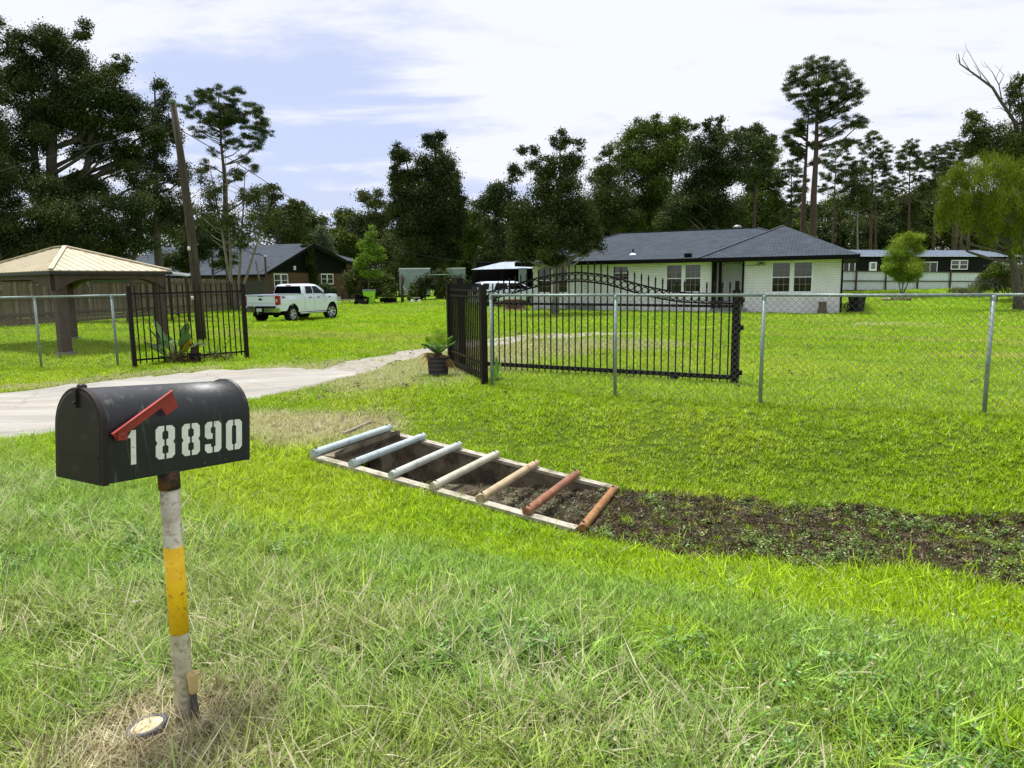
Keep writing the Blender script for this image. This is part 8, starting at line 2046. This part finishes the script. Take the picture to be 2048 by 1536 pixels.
x, y = ditch_points(60000, 0, 0); M_ = masks(x, y); cl_ = fbm(x * 1.6, y * 1.6, 101)
k = (rng.random(len(x)) < sstep(.15, .8, M_['ditch'])) & (y < 9)
def put(name, k, src, s0, s1, cols, dead, label, zoff=0.0):
    xx, yy = x[k], y[k]; n = len(xx); s = rng.uniform(s0, s1, n)
    ci = rng.integers(0, len(cols), n); c = np.array(cols)[ci] * (.7 + .6 * rng.random((n, 1)))
    return scatter(name, src, np.stack([xx, yy, ground_z(xx, yy) + zoff], -1), rng.uniform(0, 6.28, n), rng.normal(0, .25, (n, 2)), np.stack([s, s, s], -1), c, np.full(n, dead), label)
put('dead_leaf_litter', k & (rng.random(len(x)) < .62), W_l[:2] + T_lawn[:3], .4, .85, [(.065, .044, .025), (.10, .070, .038), (.042, .028, .018), (.17, .13, .075), (.07, .09, .03)], .05, 'dark brown matted dead growth on the floor of the ditch')
put('ditch_weeds', k & (rng.random(len(x)) < .01 + .09 * sstep(.48, .70, cl_)) & (np.hypot(*[a - b_ for a, b_ in zip((x, y), xy(U1, (V0 + V1) / 2))]) > .5), W_s, .5, 1.0, [(.10, .19, .04), (.14, .24, .05), (.09, .14, .03), (.20, .25, .07)], .03, 'small broad-leaved green weeds scattered over the ditch')
# dead straw matted round the mailbox foot and on the bare patch at the head of the culvert
n_ = 2600; c_ = rng.normal(0, 1, (n_, 2)); x = np.where(np.arange(n_) < 1500, -1.22 + c_[:, 0] * .26, 0); y = np.where(np.arange(n_) < 1500, 2.26 + c_[:, 1] * .20, 0)
lt = rng.random(n_); ix = rng.integers(0, 3, n_); L0 = np.array([tuple(LITTER[i][0])[:2] for i in range(3)]); L1 = np.array([tuple(LITTER[i + 1][0])[:2] for i in range(3)])
Q_ = L0[ix] * (1 - lt[:, None]) + L1[ix] * lt[:, None] + c_ * .30
x = np.where(np.arange(n_) < 1500, x, Q_[:, 0]); y = np.where(np.arange(n_) < 1500, y, Q_[:, 1]); kk_, M_, u, v = keep_ground(x, y)
put('straw_thatch', kk_ & (np.hypot(x - st.location.x, y - st.location.y) > .03), T_strand + T_long[:1], .45, .85, [(.50, .44, .25), (.34, .28, .15), (.60, .55, .36), (.22, .17, .09)], .25, 'matted dead straw round the mailbox foot and the head of the culvert')
# litter and thin grass on the silt inside the culvert
n_ = 1500; u_ = rng.uniform(U0 + .3, U1, n_); v_ = rng.uniform(V0 + .12, V1 - .12, n_); x, y = xy(u_, v_)
fl = -0.56 + 0.12 * ((u_ - U0) / (U1 - U0)) ** 1.3 + .012
kk_ = rng.random(n_) < .15 + .85 * sstep(.35, .9, (u_ - U0) / (U1 - U0))
xx, yy, fl = x[kk_], y[kk_], fl[kk_]; nn_ = len(xx); s_ = rng.uniform(.35, .9, nn_)
scatter('silt_litter', W_l[:2] + T_lawn[:2], np.stack([xx, yy, fl], -1), rng.uniform(0, 6.28, nn_), rng.normal(0, .3, (nn_, 2)), np.stack([s_, s_, s_], -1), np.array([(.07, .05, .03), (.11, .10, .05), (.15, .15, .08), (.05, .035, .02)])[rng.integers(0, 4, nn_)], np.full(nn_, .1), 'dead leaves and thin grass on the silt inside the concrete culvert')
# clover and broadleaf patches in the verge
x, y = wedge(1.3, 4.6, 700); kk, M_, u, v = keep_ground(x, y); cl_ = fbm(x * 1.4 + 7, y * 1.4, 111)
k = kk & (rng.random(len(x)) < sstep(.55, .68, cl_) * (M_['rough'] * .8 + .1)) & (np.hypot(x + 1.3, y - 2.2) > .55)
put('clover', k, W_s, .5, .95, [(.13, .26, .07), (.17, .30, .09), (.10, .20, .05)], .02, 'patches of clover and broad-leaved weeds in the verge')
# fallen leaves dotted over the lawn
x, y = wedge(9, 38, 2.2); kk, M_, u, v = keep_ground(x, y); k = kk
put('fallen_leaves', k, [weed_tuft(61, 3, .04, .07, .07)], .7, 1.3, [(.05, .035, .02), (.09, .07, .03)], .0, 'scattered brown fallen leaves on the lawn')
